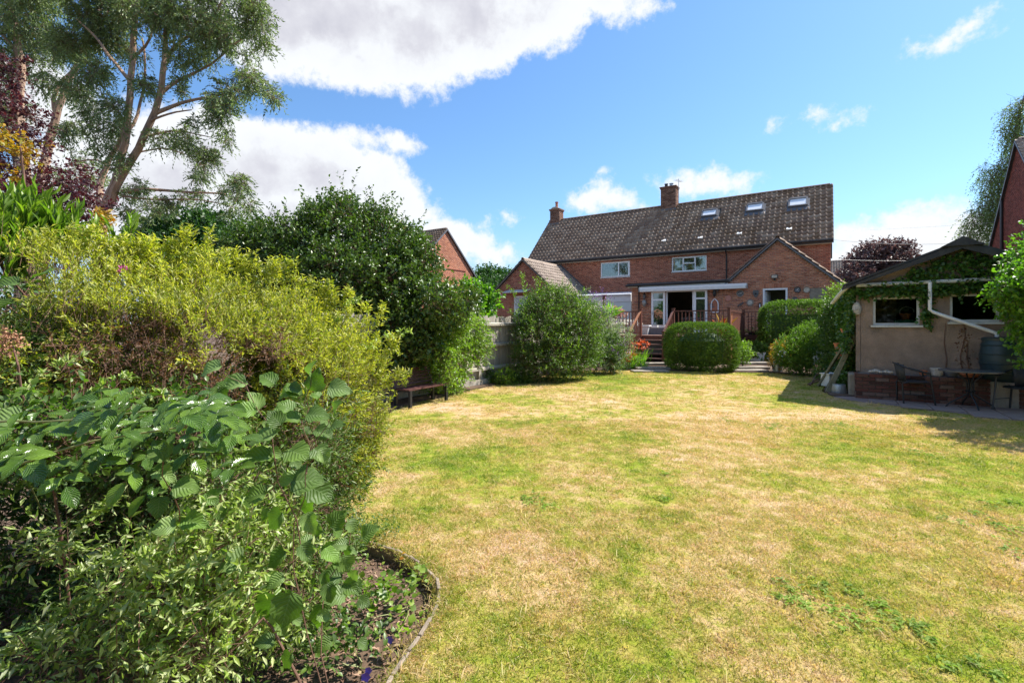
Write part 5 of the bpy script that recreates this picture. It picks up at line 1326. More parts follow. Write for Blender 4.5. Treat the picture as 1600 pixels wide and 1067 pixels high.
# ------------------------------------------------------------------ overhead wires
def wire(a, b, sag, r, label):
    a, b = Vector(a), Vector(b); o = thing('overhead_wire', label, 'wire', a, 0); pts = []
    for k in range(13):
        t = k / 12; pts.append((b - a) * t - Vector((0, 0, sag * 4 * t * (1 - t))))
    MB().tube(pts, r, 5).build('wire', M['lead'], o)
wire(HP(.1, 0, 5.9), HP(-.05, -1.2, 6.6, Vector((29.7, 30, 0))), .25, .010, 'upper thick wire from the long house to the right neighbour')
wire(HP(.1, 4, 7.0), Vector((41, 34, 9.4)), .2, .008, 'thin faint wire just above the thick one')
wire(HP(.1, 1.0, 5.0), Vector((27, 26, 5.2)), .15, .008, 'lowest wire crossing in front of the copper beech')

# ------------------------------------------------------------------ trees
def tree(name, label, cat, base, group=None): return thing(name, label, cat, base, 0, group)
def branches(o, name, mat, lst, n=7):
    """lst: (points, r0, r1) in world coordinates"""
    org = Vector(o.location); m = MB()
    for (pts, r0, r1) in lst: limb(m, [Vector(p) - org for p in pts], r0, r1, n)
    return m.build(name, M[mat], o, smooth=True)
def pxl(lst): return [at(*p) for p in lst]

# gum tree with several bare leaning trunks
eb = at(150, 400, 12.0); eb.z = 0
euc = tree('eucalyptus_tree', 'tall gum tree with forked bare pinkish trunks and airy grey green leaves', 'tree', eb)
E = 12.0
branches(euc, 'trunk', 'bark_euc', [
    ([eb, at(160, 345, E), at(170, 315, E), at(182, 277, E), at(195, 225, E), at(203, 150, E), at(210, 60, E), at(216, -60, E)], .125, .055),
    ([at(168, 325, E), at(188, 280, E - .1), at(215, 232, E - .2), at(242, 176, E - .3), at(255, 112, E - .4), at(259, 60, E - .4), at(270, -60, E - .5)], .10, .045),
    ([at(158, 345, E), at(155, 300, E + .3), at(166, 262, E + .4), at(184, 225, E + .5), at(198, 180, E + .6)], .09, .04)])
br = [([(242, 178, E - .3), (272, 166, E - .2), (312, 154, E), (367, 146, E)], .055, .02), ([(236, 190, E - .3), (262, 178, E - .6), (300, 172, E - .7)], .035, .012),
      ([(190, 300, E), (230, 296, E), (290, 300, E), (352, 303, E)], .05, .018), ([(190, 306, E), (240, 312, E + .2), (310, 312, E + .2), (370, 325, E)], .03, .01),
      ([(248, 150, E - .3), (280, 125, E), (330, 100, E), (380, 60, E)], .05, .015), ([(258, 90, E - .4), (290, 60, E), (330, 30, E), (350, -10, E)], .05, .02),
      ([(205, 130, E), (180, 100, E), (150, 60, E), (120, 30, E)], .05, .02), ([(208, 90, E), (235, 60, E), (240, 10, E)], .04, .02),
      ([(197, 210, E), (215, 180, E + .3), (228, 120, E + .5), (222, 60, E + .5)], .045, .02), ([(260, 40, E - .4), (230, 10, E), (200, -20, E)], .04, .02),
      ([(222, 215, E - .2), (270, 205, E), (330, 215, E)], .03, .01), ([(182, 270, E), (150, 250, E), (110, 255, E)], .035, .012), ([(210, 240, E), (255, 232, E), (300, 245, E)], .022, .008)]
branches(euc, 'branch', 'bark_euc', [(pxl(p), a, b) for p, a, b in br], 6)
eblobs = [(300, 20, 60), (360, 40, 50), (395, 70, 35), (400, 130, 40), (360, 150, 38), (425, 160, 18), (330, 170, 30), (280, 90, 40), (250, 30, 50), (330, 80, 40), (380, 10, 50), (200, 20, 55), (160, 50, 50), (120, 20, 50),
          (90, 60, 45), (140, 100, 38), (200, 80, 30), (345, 195, 25), (300, 205, 26), (330, 240, 30), (290, 225, 26), (315, 268, 20), (360, 215, 18), (250, 215, 22), (230, 130, 26), (275, 135, 22), (240, 325, 22), (265, 320, 16), (215, 300, 20), (310, 305, 14),
          (385, 290, 26), (345, 300, 18), (290, 308, 16), (365, 320, 22), (395, 315, 22), (405, 345, 12), (180, 160, 30), (150, 190, 34), (130, 160, 30), (160, 230, 28), (120, 130, 36), (185, 250, 22), (215, 340, 26), (200, 310, 18), (180, 190, 22), (105, 215, 22), (300, -40, 80), (180, -50, 90), (400, -40, 60), (60, -40, 80)]
random.seed(5)
eb_ = []
for (px, py, r) in eblobs:
    for k in range(3):
        rr = r * random.uniform(.32, .6); eb_.append(B(px + random.uniform(-.5, .5) * r, py + random.uniform(-.5, .5) * r, E + random.uniform(-1.3, 1.3), rr, sz=.8))
leafmass('crown', 'leaf_euc', euc, eb_, 9500, .24, 10, .088, .32, eb, shell=.2, rough=.25, twig=.004, up=-.1, out=.35, spread=.55, jit=.8, droop=.7, upbias=.1)

e2b = at(60, 420, 14.5); e2b.z = 0
euc2 = tree('eucalyptus_tree', 'second gum tree with pale trunks at the top left corner', 'tree', e2b)
E2 = 14.0
branches(euc2, 'trunk', 'bark_euc', [([e2b, at(66, 290, E2), at(72, 247, E2), at(80, 205, E2), at(98, 150, E2), at(118, 105, E2), at(150, 40, E2), at(160, -30, E2)], .14, .05),
    ([e2b + Vector((-.2, .2, 0)), at(40, 280, E2), at(29, 170, E2), at(32, 100, E2), at(22, 37, E2), at(10, -30, E2)], .14, .08), ([at(32, 105, E2), at(20, 75, E2), at(0, 50, E2)], .06, .04), ([at(88, 180, E2), at(88, 140, E2), at(130, 95, E2 + .3)], .07, .03)])
eb2 = []
for (px, py, r) in [(20, 20, 60), (60, 90, 40), (10, 110, 40), (-30, 60, 80), (110, 70, 40), (50, 40, 40), (80, 130, 24), (-20, 140, 50), (10, 180, 26), (130, 250, 24), (110, 200, 20), (100, 270, 24), (150, 290, 20), (60, -30, 70)]:
    for k in range(3): eb2.append(B(px + random.uniform(-.5, .5) * r, py + random.uniform(-.5, .5) * r, E2 + random.uniform(-1.2, 1.2), r * random.uniform(.5, .8), sz=.8))
leafmass('crown', 'leaf_euc', euc2, eb2, 4200, .24, 10, .095, .32, e2b, shell=.2, rough=.25, twig=.004, up=-.1, out=.35, spread=.55, jit=.8, droop=.7, upbias=.1)

pb_ = at(30, 420, 8.5); pb_.z = 0
plum = tree('purple_plum_tree', 'dark purple leaved plum tree at the left edge below the gum tree', 'tree', pb_)
branches(plum, 'trunk', 'bark', [([pb_, at(32, 330, 8.5), at(20, 230, 8.6)], .10, .04), ([at(32, 350, 8.5), at(80, 290, 8.4), at(130, 300, 8.2)], .05, .015), ([at(30, 330, 8.5), at(-20, 230, 8.6), at(-40, 130, 8.6)], .06, .02)])
leafmass('crown', 'leaf_purple', plum, [B(0, 190, 8.6, 48), B(30, 240, 8.4, 40), B(-20, 140, 8.6, 40), B(20, 300, 8.3, 45), B(70, 300, 8.4, 40), B(110, 305, 8.2, 35), B(140, 330, 8.1, 25), B(60, 340, 8.2, 40), B(0, 340, 8, 45), B(55, 185, 8.6, 18), B(20, 110, 8.7, 22), B(120, 275, 8.5, 20)], 1500, .20, 8, .062, .55, pb_, shell=.4, rough=.3, T=T_OVAL, twig=.003, jit=.7, droop=.2)
yb = at(45, 430, 7.5); yb.z = 0
yl = tree('yellow_leaved_shrub', 'shrub with golden yellow and bronze leaves against the purple plum', 'shrub', yb)
branches(yl, 'stem', 'twig', [([yb, at(40, 330, 7.5), at(30, 220, 7.5)], .04, .01), ([yb, at(80, 380, 7.4), at(130, 350, 7.3)], .03, .01), ([yb, at(120, 400, 7.2), at(165, 350, 7.2)], .03, .01)])
leafmass('crown', 'leaf_yellow', yl, [B(28, 240, 7.6, 14), B(10, 215, 7.6, 10), B(50, 222, 7.5, 9), B(20, 270, 7.5, 12), B(150, 350, 7.2, 13), B(120, 362, 7.2, 12), B(30, 345, 7.4, 16), B(170, 345, 7.2, 8), B(90, 355, 7.3, 9)], 150, .14, 6, .075, .5, yb, shell=.3, rough=.3, T=T_OVAL, jit=.9)

def simple_tree(name, label, cat, base, blobs, mat, n, length, per, leaf, wid, trunk=.15, bark='bark', group=None, **kw):
    o = tree(name, label, cat, base, group)
    cs = [Vector(b[0]) for b in blobs]; top = max(cs, key=lambda c: c.z); mid = sum(cs, Vector()) / len(cs)
    ls = [([base, Vector((base.x * .5 + mid.x * .5, base.y * .5 + mid.y * .5, mid.z * .6)), top], trunk, trunk * .25)]
    for c in cs[:7]: ls.append(([base + Vector((0, 0, .25 * mid.z)), (base + c) / 2 + Vector((0, 0, .1)), c], trunk * .45, trunk * .1))
    branches(o, 'trunk', bark, ls, 6)
    leafmass('crown', mat, o, blobs, n, length, per, leaf, wid, base, **kw)
    return o

b0 = at(300, 430, 24); b0.z = 0
simple_tree('oak_tree', 'rounded dark green tree between the gum trunk and the glossy evergreen', 'tree', b0, [B(260, 385, 24, 42), B(300, 375, 24, 42), B(340, 380, 24, 45), B(235, 400, 24, 36), B(380, 400, 24, 40), B(290, 420, 23, 50), B(350, 420, 23, 45), B(245, 360, 24, 18), B(320, 350, 24, 18), B(400, 380, 24.5, 26)], 'leaf_oak', 3600, .5, 9, .20, .6, trunk=.3, shell=.6, rough=.25, T=T_FOLD)
# glossy evergreen behind the bench
b0 = Vector((-3.6, 10.6, 0))
simple_tree('glossy_evergreen_tree', 'large rounded evergreen with shiny dark leaves overhanging the garden bench', 'tree', b0,
    [B(470, 400, 11, 60), B(530, 375, 11.3, 58), B(600, 395, 11.1, 52), B(640, 425, 10.8, 48), B(655, 470, 10.5, 38), B(600, 450, 10.3, 55), B(540, 450, 10.3, 70), B(470, 460, 10.5, 70), B(430, 400, 11.3, 46), B(545, 345, 11.6, 30), B(500, 340, 11.6, 20), B(590, 355, 11.4, 26), B(430, 470, 11, 70), B(560, 510, 10.0, 45), B(620, 510, 10.0, 36), B(500, 520, 10, 60), B(585, 345, 11.4, 14), B(520, 325, 11.6, 14), B(410, 370, 11.4, 20), B(640, 385, 11.0, 18), B(655, 400, 10.8, 22), B(400, 420, 11.6, 60), B(655, 520, 9.9, 28), B(640, 545, 9.7, 20), B(690, 505, 10.1, 22), B(600, 560, 9.6, 26), B(635, 560, 10.0, 18), B(668, 545, 9.8, 18), B(720, 470, 9.9, 24), B(690, 470, 9.6, 26)],
    'leaf_laurel', 11500, .26, 9, .085, .50, trunk=.13, shell=.55, rough=.22, T=T_OVAL, twig=.003, jit=.6, spread=.8)
EVG = [ob for ob in C.objects if ob.name.startswith('glossy_evergreen_tree')][0]
leafmass('loose_spray', 'leaf_laurel', EVG, [B(540, 365, 11.4, 54), B(600, 385, 11.1, 50), B(470, 395, 11.1, 50), B(640, 430, 10.8, 40), B(655, 480, 10.3, 30), B(500, 345, 11.6, 22)], 260, .5, 12, .085, .48, EVG.location, shell=.9, rough=.25, T=T_OVAL, up=.8, out=.8, jit=.4, twig=.004)
# climber over the fence
b0 = Vector((-1.45, 11.1, 0))
simple_tree('fence_climber', 'light green climber tumbling over the grey fence beside the bench', 'climber', b0,
    [B(700, 505, 11.0, 32), B(730, 520, 11.4, 32), B(745, 550, 11.5, 20), B(680, 540, 10.7, 32), B(705, 560, 10.8, 34), B(690, 590, 10.7, 26), B(712, 590, 11.0, 18), B(750, 535, 11.8, 16), B(672, 575, 10.6, 22), B(740, 500, 11.8, 14), B(712, 500, 10.3, 24), B(705, 530, 10.2, 20), B(698, 585, 10.0, 18), B(690, 555, 9.9, 18)],
    'leaf_light', 2500, .20, 8, .055, .55, trunk=.03, bark='twig', shell=.4, rough=.25, T=T_OVAL, twig=.002, jit=.8, droop=.3)
b0 = at(740, 500, 17); b0.z = 0
simple_tree('apple_tree', 'small broad leaved tree beyond the fence below the sunlit gable', 'tree', b0, [B(735, 470, 17, 24), B(755, 480, 17, 20), B(720, 480, 17, 20), B(745, 455, 17, 14), B(765, 470, 17, 12), B(725, 500, 16.6, 20), B(750, 500, 16.6, 22)], 'leaf_bright', 620, .28, 7, .15, .6, trunk=.05, shell=.4, rough=.3, T=T_OVAL, jit=.8)
# distant evergreen hedge and trees
b0 = at(765, 480, 48); b0.z = 0
o = tree('conifer_hedge', 'tall dense dark green clipped hedge behind the fence in the distance', 'hedge', b0)
branches(o, 'trunk', 'bark', [([b0, b0 + Vector((0, 0, 4))], .2, .1), ([b0 + Vector((-3, 0, 0)), b0 + Vector((-3, 0, 4))], .2, .1), ([b0 + Vector((3, 0, 0)), b0 + Vector((3, 0, 4))], .2, .1)])
leafmass('foliage', 'leaf_oak', o, [B(745 + 12 * k, 460 + 2 * (k % 2), 47, 26, sz=1.05) for k in range(7)] + [B(745 + 12 * k, 490, 46, 30) for k in range(7)], 2600, .5, 8, .22, .5, b0, shell=.7, rough=.12, up=.6)
b0 = at(775, 440, 62); b0.z = 0
simple_tree('far_tree', 'distant round tree rising above the clipped hedge', 'tree', b0, [B(748, 440, 62, 14), B(762, 434, 62, 13), B(780, 440, 62, 14), B(795, 440, 62, 13), B(770, 450, 62, 20)], 'leaf_oak', 900, .9, 7, .4, .6, trunk=.4, shell=.5, rough=.35)

# copper beech and birch on the right
b0 = at(1372, 470, 38); b0.z = 0
simple_tree('copper_beech', 'copper beech with dull purple foliage behind the shed roof', 'tree', b0, [B(1345, 420, 38, 24), B(1375, 405, 38, 24), B(1400, 402, 38, 22), B(1360, 400, 38, 16), B(1340, 445, 37, 26), B(1380, 430, 38, 30), B(1415, 395, 38, 12), B(1330, 455, 37, 20), B(1395, 390, 38, 10), B(1360, 465, 37, 26)], 'leaf_copper', 2600, .55, 8, .22, .6, trunk=.3, shell=.4, rough=.3)
b0 = at(1590, 470, 34); b0.z = 0
bt = tree('birch_tree', 'tall weeping birch behind the dark gable at the right edge', 'tree', b0)
Eb = 34
branches(bt, 'trunk', 'bark', [([b0, at(1585, 350, Eb), at(1580, 250, Eb), at(1592, 180, Eb)], .30, .05), ([at(1584, 330, Eb), at(1560, 290, Eb), at(1545, 270, Eb)], .10, .03), ([at(1582, 260, Eb), at(1592, 200, Eb), at(1600, 150, Eb)], .1, .03), ([at(1584, 370, Eb), at(1555, 340, Eb), at(1530, 335, Eb)], .08, .02)])
leafmass('crown', 'leaf_birch', bt, [B(1590, 185, Eb, 20), B(1600, 220, Eb, 24), B(1575, 205, Eb, 10), B(1560, 270, Eb, 16), B(1548, 290, Eb, 18), B(1565, 300, Eb, 18), B(1545, 320, Eb, 18), B(1530, 340, Eb, 18), B(1520, 355, Eb, 14), B(1545, 350, Eb, 20), B(1540, 380, Eb, 16), B(1535, 265, Eb, 8), B(1580, 260, Eb, 18), B(1560, 330, Eb, 20), B(1600, 280, Eb, 40), B(1610, 180, Eb, 26), B(1585, 330, Eb, 30), B(1512, 370, Eb, 8), B(1598, 165, Eb, 16), B(1585, 225, Eb, 14)], 2700, .75, 10, .15, .45, b0, shell=.2, rough=.3, twig=.008, up=-.5, out=.5, droop=1.2, jit=.5)
# big leafed bush overhanging the right edge by the table
b0 = Vector((10.2, 8.4, 0))
simple_tree('leafy_overhanging_shrub', 'bright green broad leaved shrub overhanging the patio at the right edge', 'shrub', b0,
    [B(1610, 440, 8.2, 32), B(1588, 465, 8.0, 24), B(1570, 450, 8.0, 14), B(1612, 395, 8.4, 18), B(1625, 490, 8, 42), B(1670, 430, 8.4, 80), B(1608, 530, 8.0, 16), B(1598, 420, 8.2, 18), B(1630, 560, 7.8, 20), B(1690, 500, 8, 80), B(1562, 465, 8.1, 9), W3(8.6, 7.2, 2.35, .7), W3(9.3, 6.7, 2.3, .8)],  # last two lobes lie out of view, added to cast shadow on the lawn
    'leaf_bright', 3300, .17, 8, .07, .62, trunk=.06, shell=.45, rough=.2, T=T_OVAL, twig=.003, jit=.7, droop=.2)

# ------------------------------------------------------------------ shrubs near the house
def shrub(name, label, cat, base, blobs, mat, n, length, per, leaf, wid, nm='foliage', stems=True, stem_mat='twig', **kw):
    o = tree(name, label, cat, base, kw.pop('group', None))
    if stems:
        ls = []
        for b in blobs[:8]:
            c = Vector(b[0]); ls.append(([base + Vector((random.uniform(-.1, .1), random.uniform(-.1, .1), 0)), (base + c) / 2 + Vector((0, 0, .08)), c], .018, .006))
        branches(o, 'stem', stem_mat, ls, 5)
    leafmass(nm, mat, o, blobs, n, length, per, leaf, wid, base, **kw); return o
def flowers(o, blobs, mat, n, size, per=5, name='blossom', **kw):
    P, N = blob_points(blobs, n, .85, .1); (V, Fa), _ = sprigs(P, N, kw.pop('length', size * 1.2), per, size, kw.pop('wid', .7), **kw)
    return link(name, np_mesh(name, V - np.array(o.location), Fa), M[mat], o)
b0 = gnd(865, 587); b0.z = .02
sh = shrub('buddleia_bush', 'big dark green bush by the fence end with shoots above it', 'bush', b0,
    [B(855, 505, 13.6, 42), B(885, 500, 14, 40), B(840, 530, 13.2, 34), B(900, 530, 13.8, 40), B(865, 560, 13.2, 36), B(900, 562, 13.6, 24), B(918, 510, 14.2, 20), B(850, 475, 13.9, 24), B(880, 470, 14, 20), B(832, 500, 13.4, 20), B(838, 565, 13.0, 24), B(915, 550, 14, 20), B(818, 560, 12.9, 12)],
    'leaf_mid', 5400, .26, 9, .07, .38, shell=.5, rough=.22, twig=.002, T=T_FOLD, jit=.6, spread=.7)
sp_ = []
for (a, b, c, d) in ((828, 480, 814, 432), (838, 475, 842, 440), (832, 500, 795, 450), (860, 465, 858, 445), (826, 510, 798, 488), (905, 475, 915, 455)):
    for k in range(7): t = k / 6; sp_.append((at(a + (c - a) * t, b + (d - b) * t, 13.6), (.05, .05, .06)))
P_, N_ = blob_points(sp_, 240, .1, 0); (V, Fa), _x = sprigs(P_, N_, .10, 5, .07, .3, up=1.0)
link('shoot', np_mesh('shoot', V - np.array(b0), Fa), M['leaf_light'], sh)
leafmass('loose_spray', 'leaf_light', sh, [B(860, 500, 13.4, 50), B(900, 520, 13.7, 44), B(850, 545, 13.0, 40), B(830, 500, 13.3, 24), B(895, 470, 14, 24)], 150, .42, 13, .07, .32, b0, shell=.9, rough=.2, T=T_FOLD, up=.9, out=.6, jit=.5, droop=.25, twig=.003)
leafmass('blossom', 'leaf_pale_flower', sh, [B(900, 480, 13.8, 34), B(930, 500, 14, 24), B(880, 520, 13.2, 24)], 90, .2, 12, .03, .6, b0, shell=.9, up=.3, out=.8)
b0 = gnd(955, 580); b0.z = .03
sh = shrub('lavender_bush', 'silvery mixed bush with purple flower spikes left of the timber stairs', 'bush', b0,
    [B(940, 510, 15.6, 26), B(960, 530, 15.6, 28), B(968, 520, 15.9, 14), B(945, 560, 15.2, 24), B(962, 555, 15.6, 16), B(930, 490, 15.8, 18), B(915, 480, 15.8, 14), B(955, 575, 15.2, 12), B(935, 575, 15, 14)],
    'leaf_silver', 1100, .24, 8, .06, .35, shell=.4, rough=.3, twig=.002)
leafmass('foliage', 'leaf_mid', sh, [B(955, 545, 15.5, 20), B(962, 568, 15.3, 12), B(940, 545, 15.4, 28), B(925, 500, 15.9, 22)], 1400, .2, 8, .06, .5, b0, shell=.4)
flowers(sh, [B(938, 470, 15.8, 14), B(945, 485, 15.8, 12), B(960, 505, 15.4, 10), B(965, 545, 15.1, 12), B(925, 480, 15.6, 10)], 'petal_purple', 130, .05, 7, length=.20, wid=.5)
yu = HP(onwall(951, 497, -11.6)[0], -11.6, 0)
o = tree('yucca_plant', 'spiky bright green yucca rosette above the flower bush', 'plant', yu)
top_ = at(951, 494, yu.y); branches(o, 'stem', 'bark', [([yu, top_ - Vector((0, 0, .3)), top_], .05, .04)])
n = 90; d = rdir(n); d[:, 2] = np.abs(d[:, 2]) * .9 + .15; d = unit(d)
V, Fa = leaf_arrays(np.tile(np.array(top_ - yu), (n, 1)), d, RNG.uniform(.5, .85, n), .055, T_BLADE); link('leaf_rosette', np_mesh('leaf_rosette', V, Fa), M['leaf_blade'], o)
# fluffy pale seed heads behind the yucca
pg = HP(onwall(963, 470, -8.2)[0], -8.2, ZD); o = tree('dried_flower_pot', 'pale dried hydrangea heads on the deck behind the yucca', 'plant', pg)
MB().lathe(potp(.16, .25), 14).build('pot', M['terracotta'], o, smooth=True)
branches(o, 'stem', 'twig', [([pg + Vector((0, 0, .1)), pg + Vector((x, y, .9))], .01, .006) for x, y in ((.1, 0), (-.2, .1), (.25, .1), (-.35, 0), (0, .15))])
flowers(o, [(pg + Vector((x, 0, z)), (.16, .16, .13)) for x, z in ((-.35, 1.0), (-.1, 1.15), (.15, 1.05), (.35, .95), (0, .9), (-.5, 1.1))], 'petal_peach', 420, .05, 5)
# orange crocosmia at the stair foot
b0 = gnd(985, 577); b0.z = .03
o = tree('crocosmia_clump', 'clump of orange flowering crocosmia at the foot of the timber stairs', 'plant', b0)
n = 240; Pb = np.stack([RNG.uniform(-.55, .5, n), RNG.uniform(-.25, .25, n), np.zeros(n)], 1); d = rdir(n) * .6; d[:, 2] = 1; d = unit(d)
V, Fa = leaf_arrays(Pb, d, RNG.uniform(.35, .85, n), .03, T_BLADE); link('leaf_blades', np_mesh('leaf_blades', V, Fa), M['leaf_blade'], o)
leafmass('foliage', 'leaf_silver', o, [(b0 + Vector((-.35, -.1, .12)), (.35, .2, .15)), (b0 + Vector((.3, -.05, .15)), (.25, .2, .2))], 220, .14, 6, .07, .3, b0, shell=.2)
flowers(o, [(b0 + Vector((x, -.1, z)), (.16, .14, .10)) for x, z in ((-.6, .22), (-.42, .34), (-.2, .36), (-.05, .45), (.2, .75), (.4, .82), (-.3, .28))], 'petal_orange', 210, .055, 6, length=.10)
# box bush
bc = at(1095, 545, 16.35); b0 = Vector((bc.x, bc.y, .05))
o = tree('clipped_box_bush', 'large clipped rounded box bush in front of the deck', 'bush', b0)
branches(o, 'stem', 'twig', [([b0, b0 + Vector((x, y, .7))], .04, .02) for x, y in ((0, 0), (.4, .1), (-.4, .1), (.2, -.2))])
def superell(c, rx, ry, rz, n, p=4.4):
    d = rdir(n); k = (np.abs(d[:, 0]) ** p + np.abs(d[:, 1]) ** p + np.abs(d[:, 2]) ** p) ** (-1 / p); P = d * k[:, None] * RNG.uniform(.90, 1.0, n)[:, None]
    N = unit(np.sign(P) * np.abs(P) ** (p - 1)); P = P * np.array([rx, ry, rz]); return P, N
def clipped(o, c, rx, ry, rz, n, mat, leaf, name='foliage', p=4.2, per=7, length=.08, wid=.55):
    P, N = superell(c, rx, ry, rz, n, p)
    bump = 1 + .035 * wob(P * 2.2, 1.0) + .02 * wob(P * 6, 1.0, 2)
    P = P * bump[:, None]; ct, st_ = math.cos(-TH), math.sin(-TH)
    Rm = np.array([[ct, -st_, 0], [st_, ct, 0], [0, 0, 1]]); P = P @ Rm.T; N = N @ Rm.T; P = P + np.array(c)
    k = P[:, 2] > .03; P = P[k]; N = N[k]
    (V, Fa), _ = sprigs(P, N, length, per, leaf, wid, T_FOLD, up=.15, jit=.5)
    return link(name, np_mesh(name, V - np.array(o.location), Fa), M[mat], o)
clipped(o, Vector((b0.x, b0.y, .75)), 1.15, .76, .81, 11000, 'leaf_box', .04)
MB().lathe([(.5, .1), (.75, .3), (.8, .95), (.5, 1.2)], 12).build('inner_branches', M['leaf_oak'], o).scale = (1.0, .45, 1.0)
# privet hedge by the right wing
hc = HP(onwall(1262, 500, -7.6)[0], -7.6, 0); hg = tree('privet_hedge', 'clipped green privet hedge in front of the brick wall right of the deck', 'hedge', hc)
hz = 1.6 + (505 - 472) / F * hc.y
branches(hg, 'stem', 'twig', [([hc + Vector((x, 0, 0)), hc + Vector((x, 0, 1.5))], .03, .015) for x in (-.9, -.4, .1, .6, 1.1)])
clipped(hg, Vector((hc.x + .05, hc.y, hz / 2)), 1.75, .62, hz / 2, 10500, 'leaf_hedge', .055, p=5, length=.12)
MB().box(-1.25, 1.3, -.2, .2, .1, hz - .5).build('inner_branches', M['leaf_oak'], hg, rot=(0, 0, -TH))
# hydrangea and others on the right border
b0 = gnd(1250, 581); b0.z = .03
sh = shrub('hydrangea_bush', 'rounded bush with white flower heads between watering can and shed', 'bush', b0,
    [B(1240, 548, 15.0, 24), B(1260, 535, 15.2, 24), B(1278, 545, 15.0, 22), B(1250, 562, 14.7, 26), B(1280, 566, 14.6, 22), B(1268, 520, 15.5, 16), B(1232, 560, 15, 16)], 'leaf_hedge', 2600, .16, 8, .06, .5, shell=.5, rough=.2, T=T_FOLD)
flowers(sh, [B(1287, 548, 14.4, 8), B(1290, 530, 14.8, 6), B(1281, 558, 14.3, 8), B(1222, 552, 14.8, 4), B(1292, 520, 15, 5), B(1276, 563, 14.2, 5), B(1264, 540, 14.6, 3)], 'petal_white', 90, .055, 6, length=.05)
b0 = gnd(1306, 580); b0.z = .03
shrub('ivy_bush', 'dark leafy bush behind the leaning timbers at the side of the shed', 'bush', b0, [B(1305, 555, 14, 24), B(1310, 530, 14.2, 22), B(1308, 500, 14.4, 24), B(1300, 580, 13.6, 18), B(1325, 560, 13, 16), B(1312, 480, 14.4, 16), B(1318, 590, 12.2, 10)], 'leaf_mid', 2400, .2, 8, .06, .55, shell=.5, rough=.25, T=T_FOLD)
b0 = gnd(1222, 574); b0.z = .03
shrub('bronze_shrub', 'small coppery orange leaved shrub beside the watering can', 'shrub', b0, [B(1222, 545, 15.8, 12), B(1214, 552, 15.8, 10), B(1230, 540, 15.9, 10), B(1215, 565, 15.6, 12)], 'leaf_yellow', 380, .14, 7, .05, .5, shell=.3)
b0 = HP(onwall(1305, 470, -6.6)[0], -6.6, 0)
shrub('wall_climber', 'loose pale green climber on the corner of the brick wing', 'climber', b0, [B(1305, 462, b0.y, 12), B(1312, 452, b0.y, 9), B(1300, 478, b0.y, 13), B(1292, 486, b0.y, 10), B(1318, 470, b0.y, 8)], 'leaf_light', 420, .22, 7, .07, .5, shell=.2, rough=.3, twig=.003)
b0 = gnd(1180, 563, .12); b0.z = .45
shrub('hosta_plant', 'lush green hosta growing in the white trough', 'plant', b0, [B(1180, 546, b0.y - .05, 13), B(1190, 548, b0.y - .1, 12), B(1170, 548, b0.y, 11)], 'leaf_mid', 260, .16, 5, .14, .5, shell=.2, stems=False, T=T_OVAL, droop=.3)
b0 = gnd(1160, 572, .1)
shrub('yellow_green_shrub', 'small yellow green shrub at right flank of the box bush', 'shrub', b0, [B(1160, 545, 17.0, 11), B(1166, 552, 17, 10), B(1158, 560, 16.9, 10)], 'leaf_light', 300, .14, 6, .07, .5, shell=.2)
b0 = gnd(1300, 608); shrub('geranium_pot_plant', 'low pink flowering plant in front of the dark bushes near the white box', 'plant', Vector((b0.x - .15, b0.y + .6, .03)), [B(1283, 582, 13.2, 10), B(1292, 592, 12.6, 9), B(1305, 596, 12.2, 8)], 'leaf_mid', 240, .1, 6, .05, .6, shell=.2)
b0 = gnd(1279, 590, .05); o = tree('faded_flower_plant', 'pinkish faded flower heads in front of dark border bush', 'plant', b0)
flowers(o, [B(1278, 578, 13.6, 6), B(1285, 580, 13.6, 4)], 'petal_peach', 60, .04, 5); branches(o, 'stem', 'twig', [([b0, at(1278, 580, 13.6)], .008, .005)])
# low plants along the fence foot
for i, (px, py, r, mat, nm, lab) in enumerate(((735, 592, 12, 'leaf_silver', 'lambs_ear', 'silvery leaved low plant at the fence foot nearest the climber'), (760, 590, 12, 'leaf_mid', 'border_plant', 'low green plant at fence foot between silver plant and pinkish one'), (790, 590, 14, 'leaf_light', 'border_plant', 'pale green low mound in front of the fence end'), (800, 572, 12, 'leaf_copper', 'bronze_plant', 'rusty red leaved plant at the fence end beside the big bush'), (815, 590, 12, 'leaf_mid', 'border_plant', 'dark low mound tucked under the left side of the big bush'))):
    q = gnd(px, py + r * .75); q.z = .02; Y = q.y
    shrub(nm, lab, 'plant', q, [B(px, py, Y, r), B(px - 8, py + 4, Y, r * .7), B(px + 8, py + 3, Y, r * .75)], mat, 330, .12, 6, .055, .5, shell=.2, rough=.3)

# ivy over the shed
iv = thing('ivy', 'ivy covering the gable and left side of the garden shed', 'ivy', HP(0, DP, 0, SO), -TH)
P = []; Nn = []
def ivy_fill(f, n, nrm):
    for _ in range(n):
        p = f()
        if p is not None: P.append(p); Nn.append(nrm)
def gab():
    u = random.uniform(-.1, SW); z = random.uniform(SZ - .02, ZAP)
    lim = ZAP - .14 - abs(u - APX) * .46
    if z > lim: return None
    e = (u - .35) * .42 + SZ
    if u < .9 and z > SZ + .05 and random.random() < .8: return None
    return (u, -.03 - random.random() * .09, z)
ivy_fill(gab, 1500, (0, -1, .2))
ivy_fill(lambda: (random.uniform(.0, SW), -.03 - random.random() * .07, SZ - .08 - abs(random.gauss(0, .06))), 620, (0, -1, -.1))
ivy_fill(lambda: (H1[1] + random.gauss(.10, .05), -.03 - random.random() * .04, random.uniform(H1[2] - .02, SZ)), 110, (0, -1, -.1))
def sidei():
    y = random.uniform(-.1, 3.5); z = random.uniform(.0, 2.35); k = 0.05 + .12 * random.random() + .1 * math.sin(y * 3 + z * 2)
    if z < 1.0 and y < .3: return None
    return (-.0 - max(.02, k), y, z)
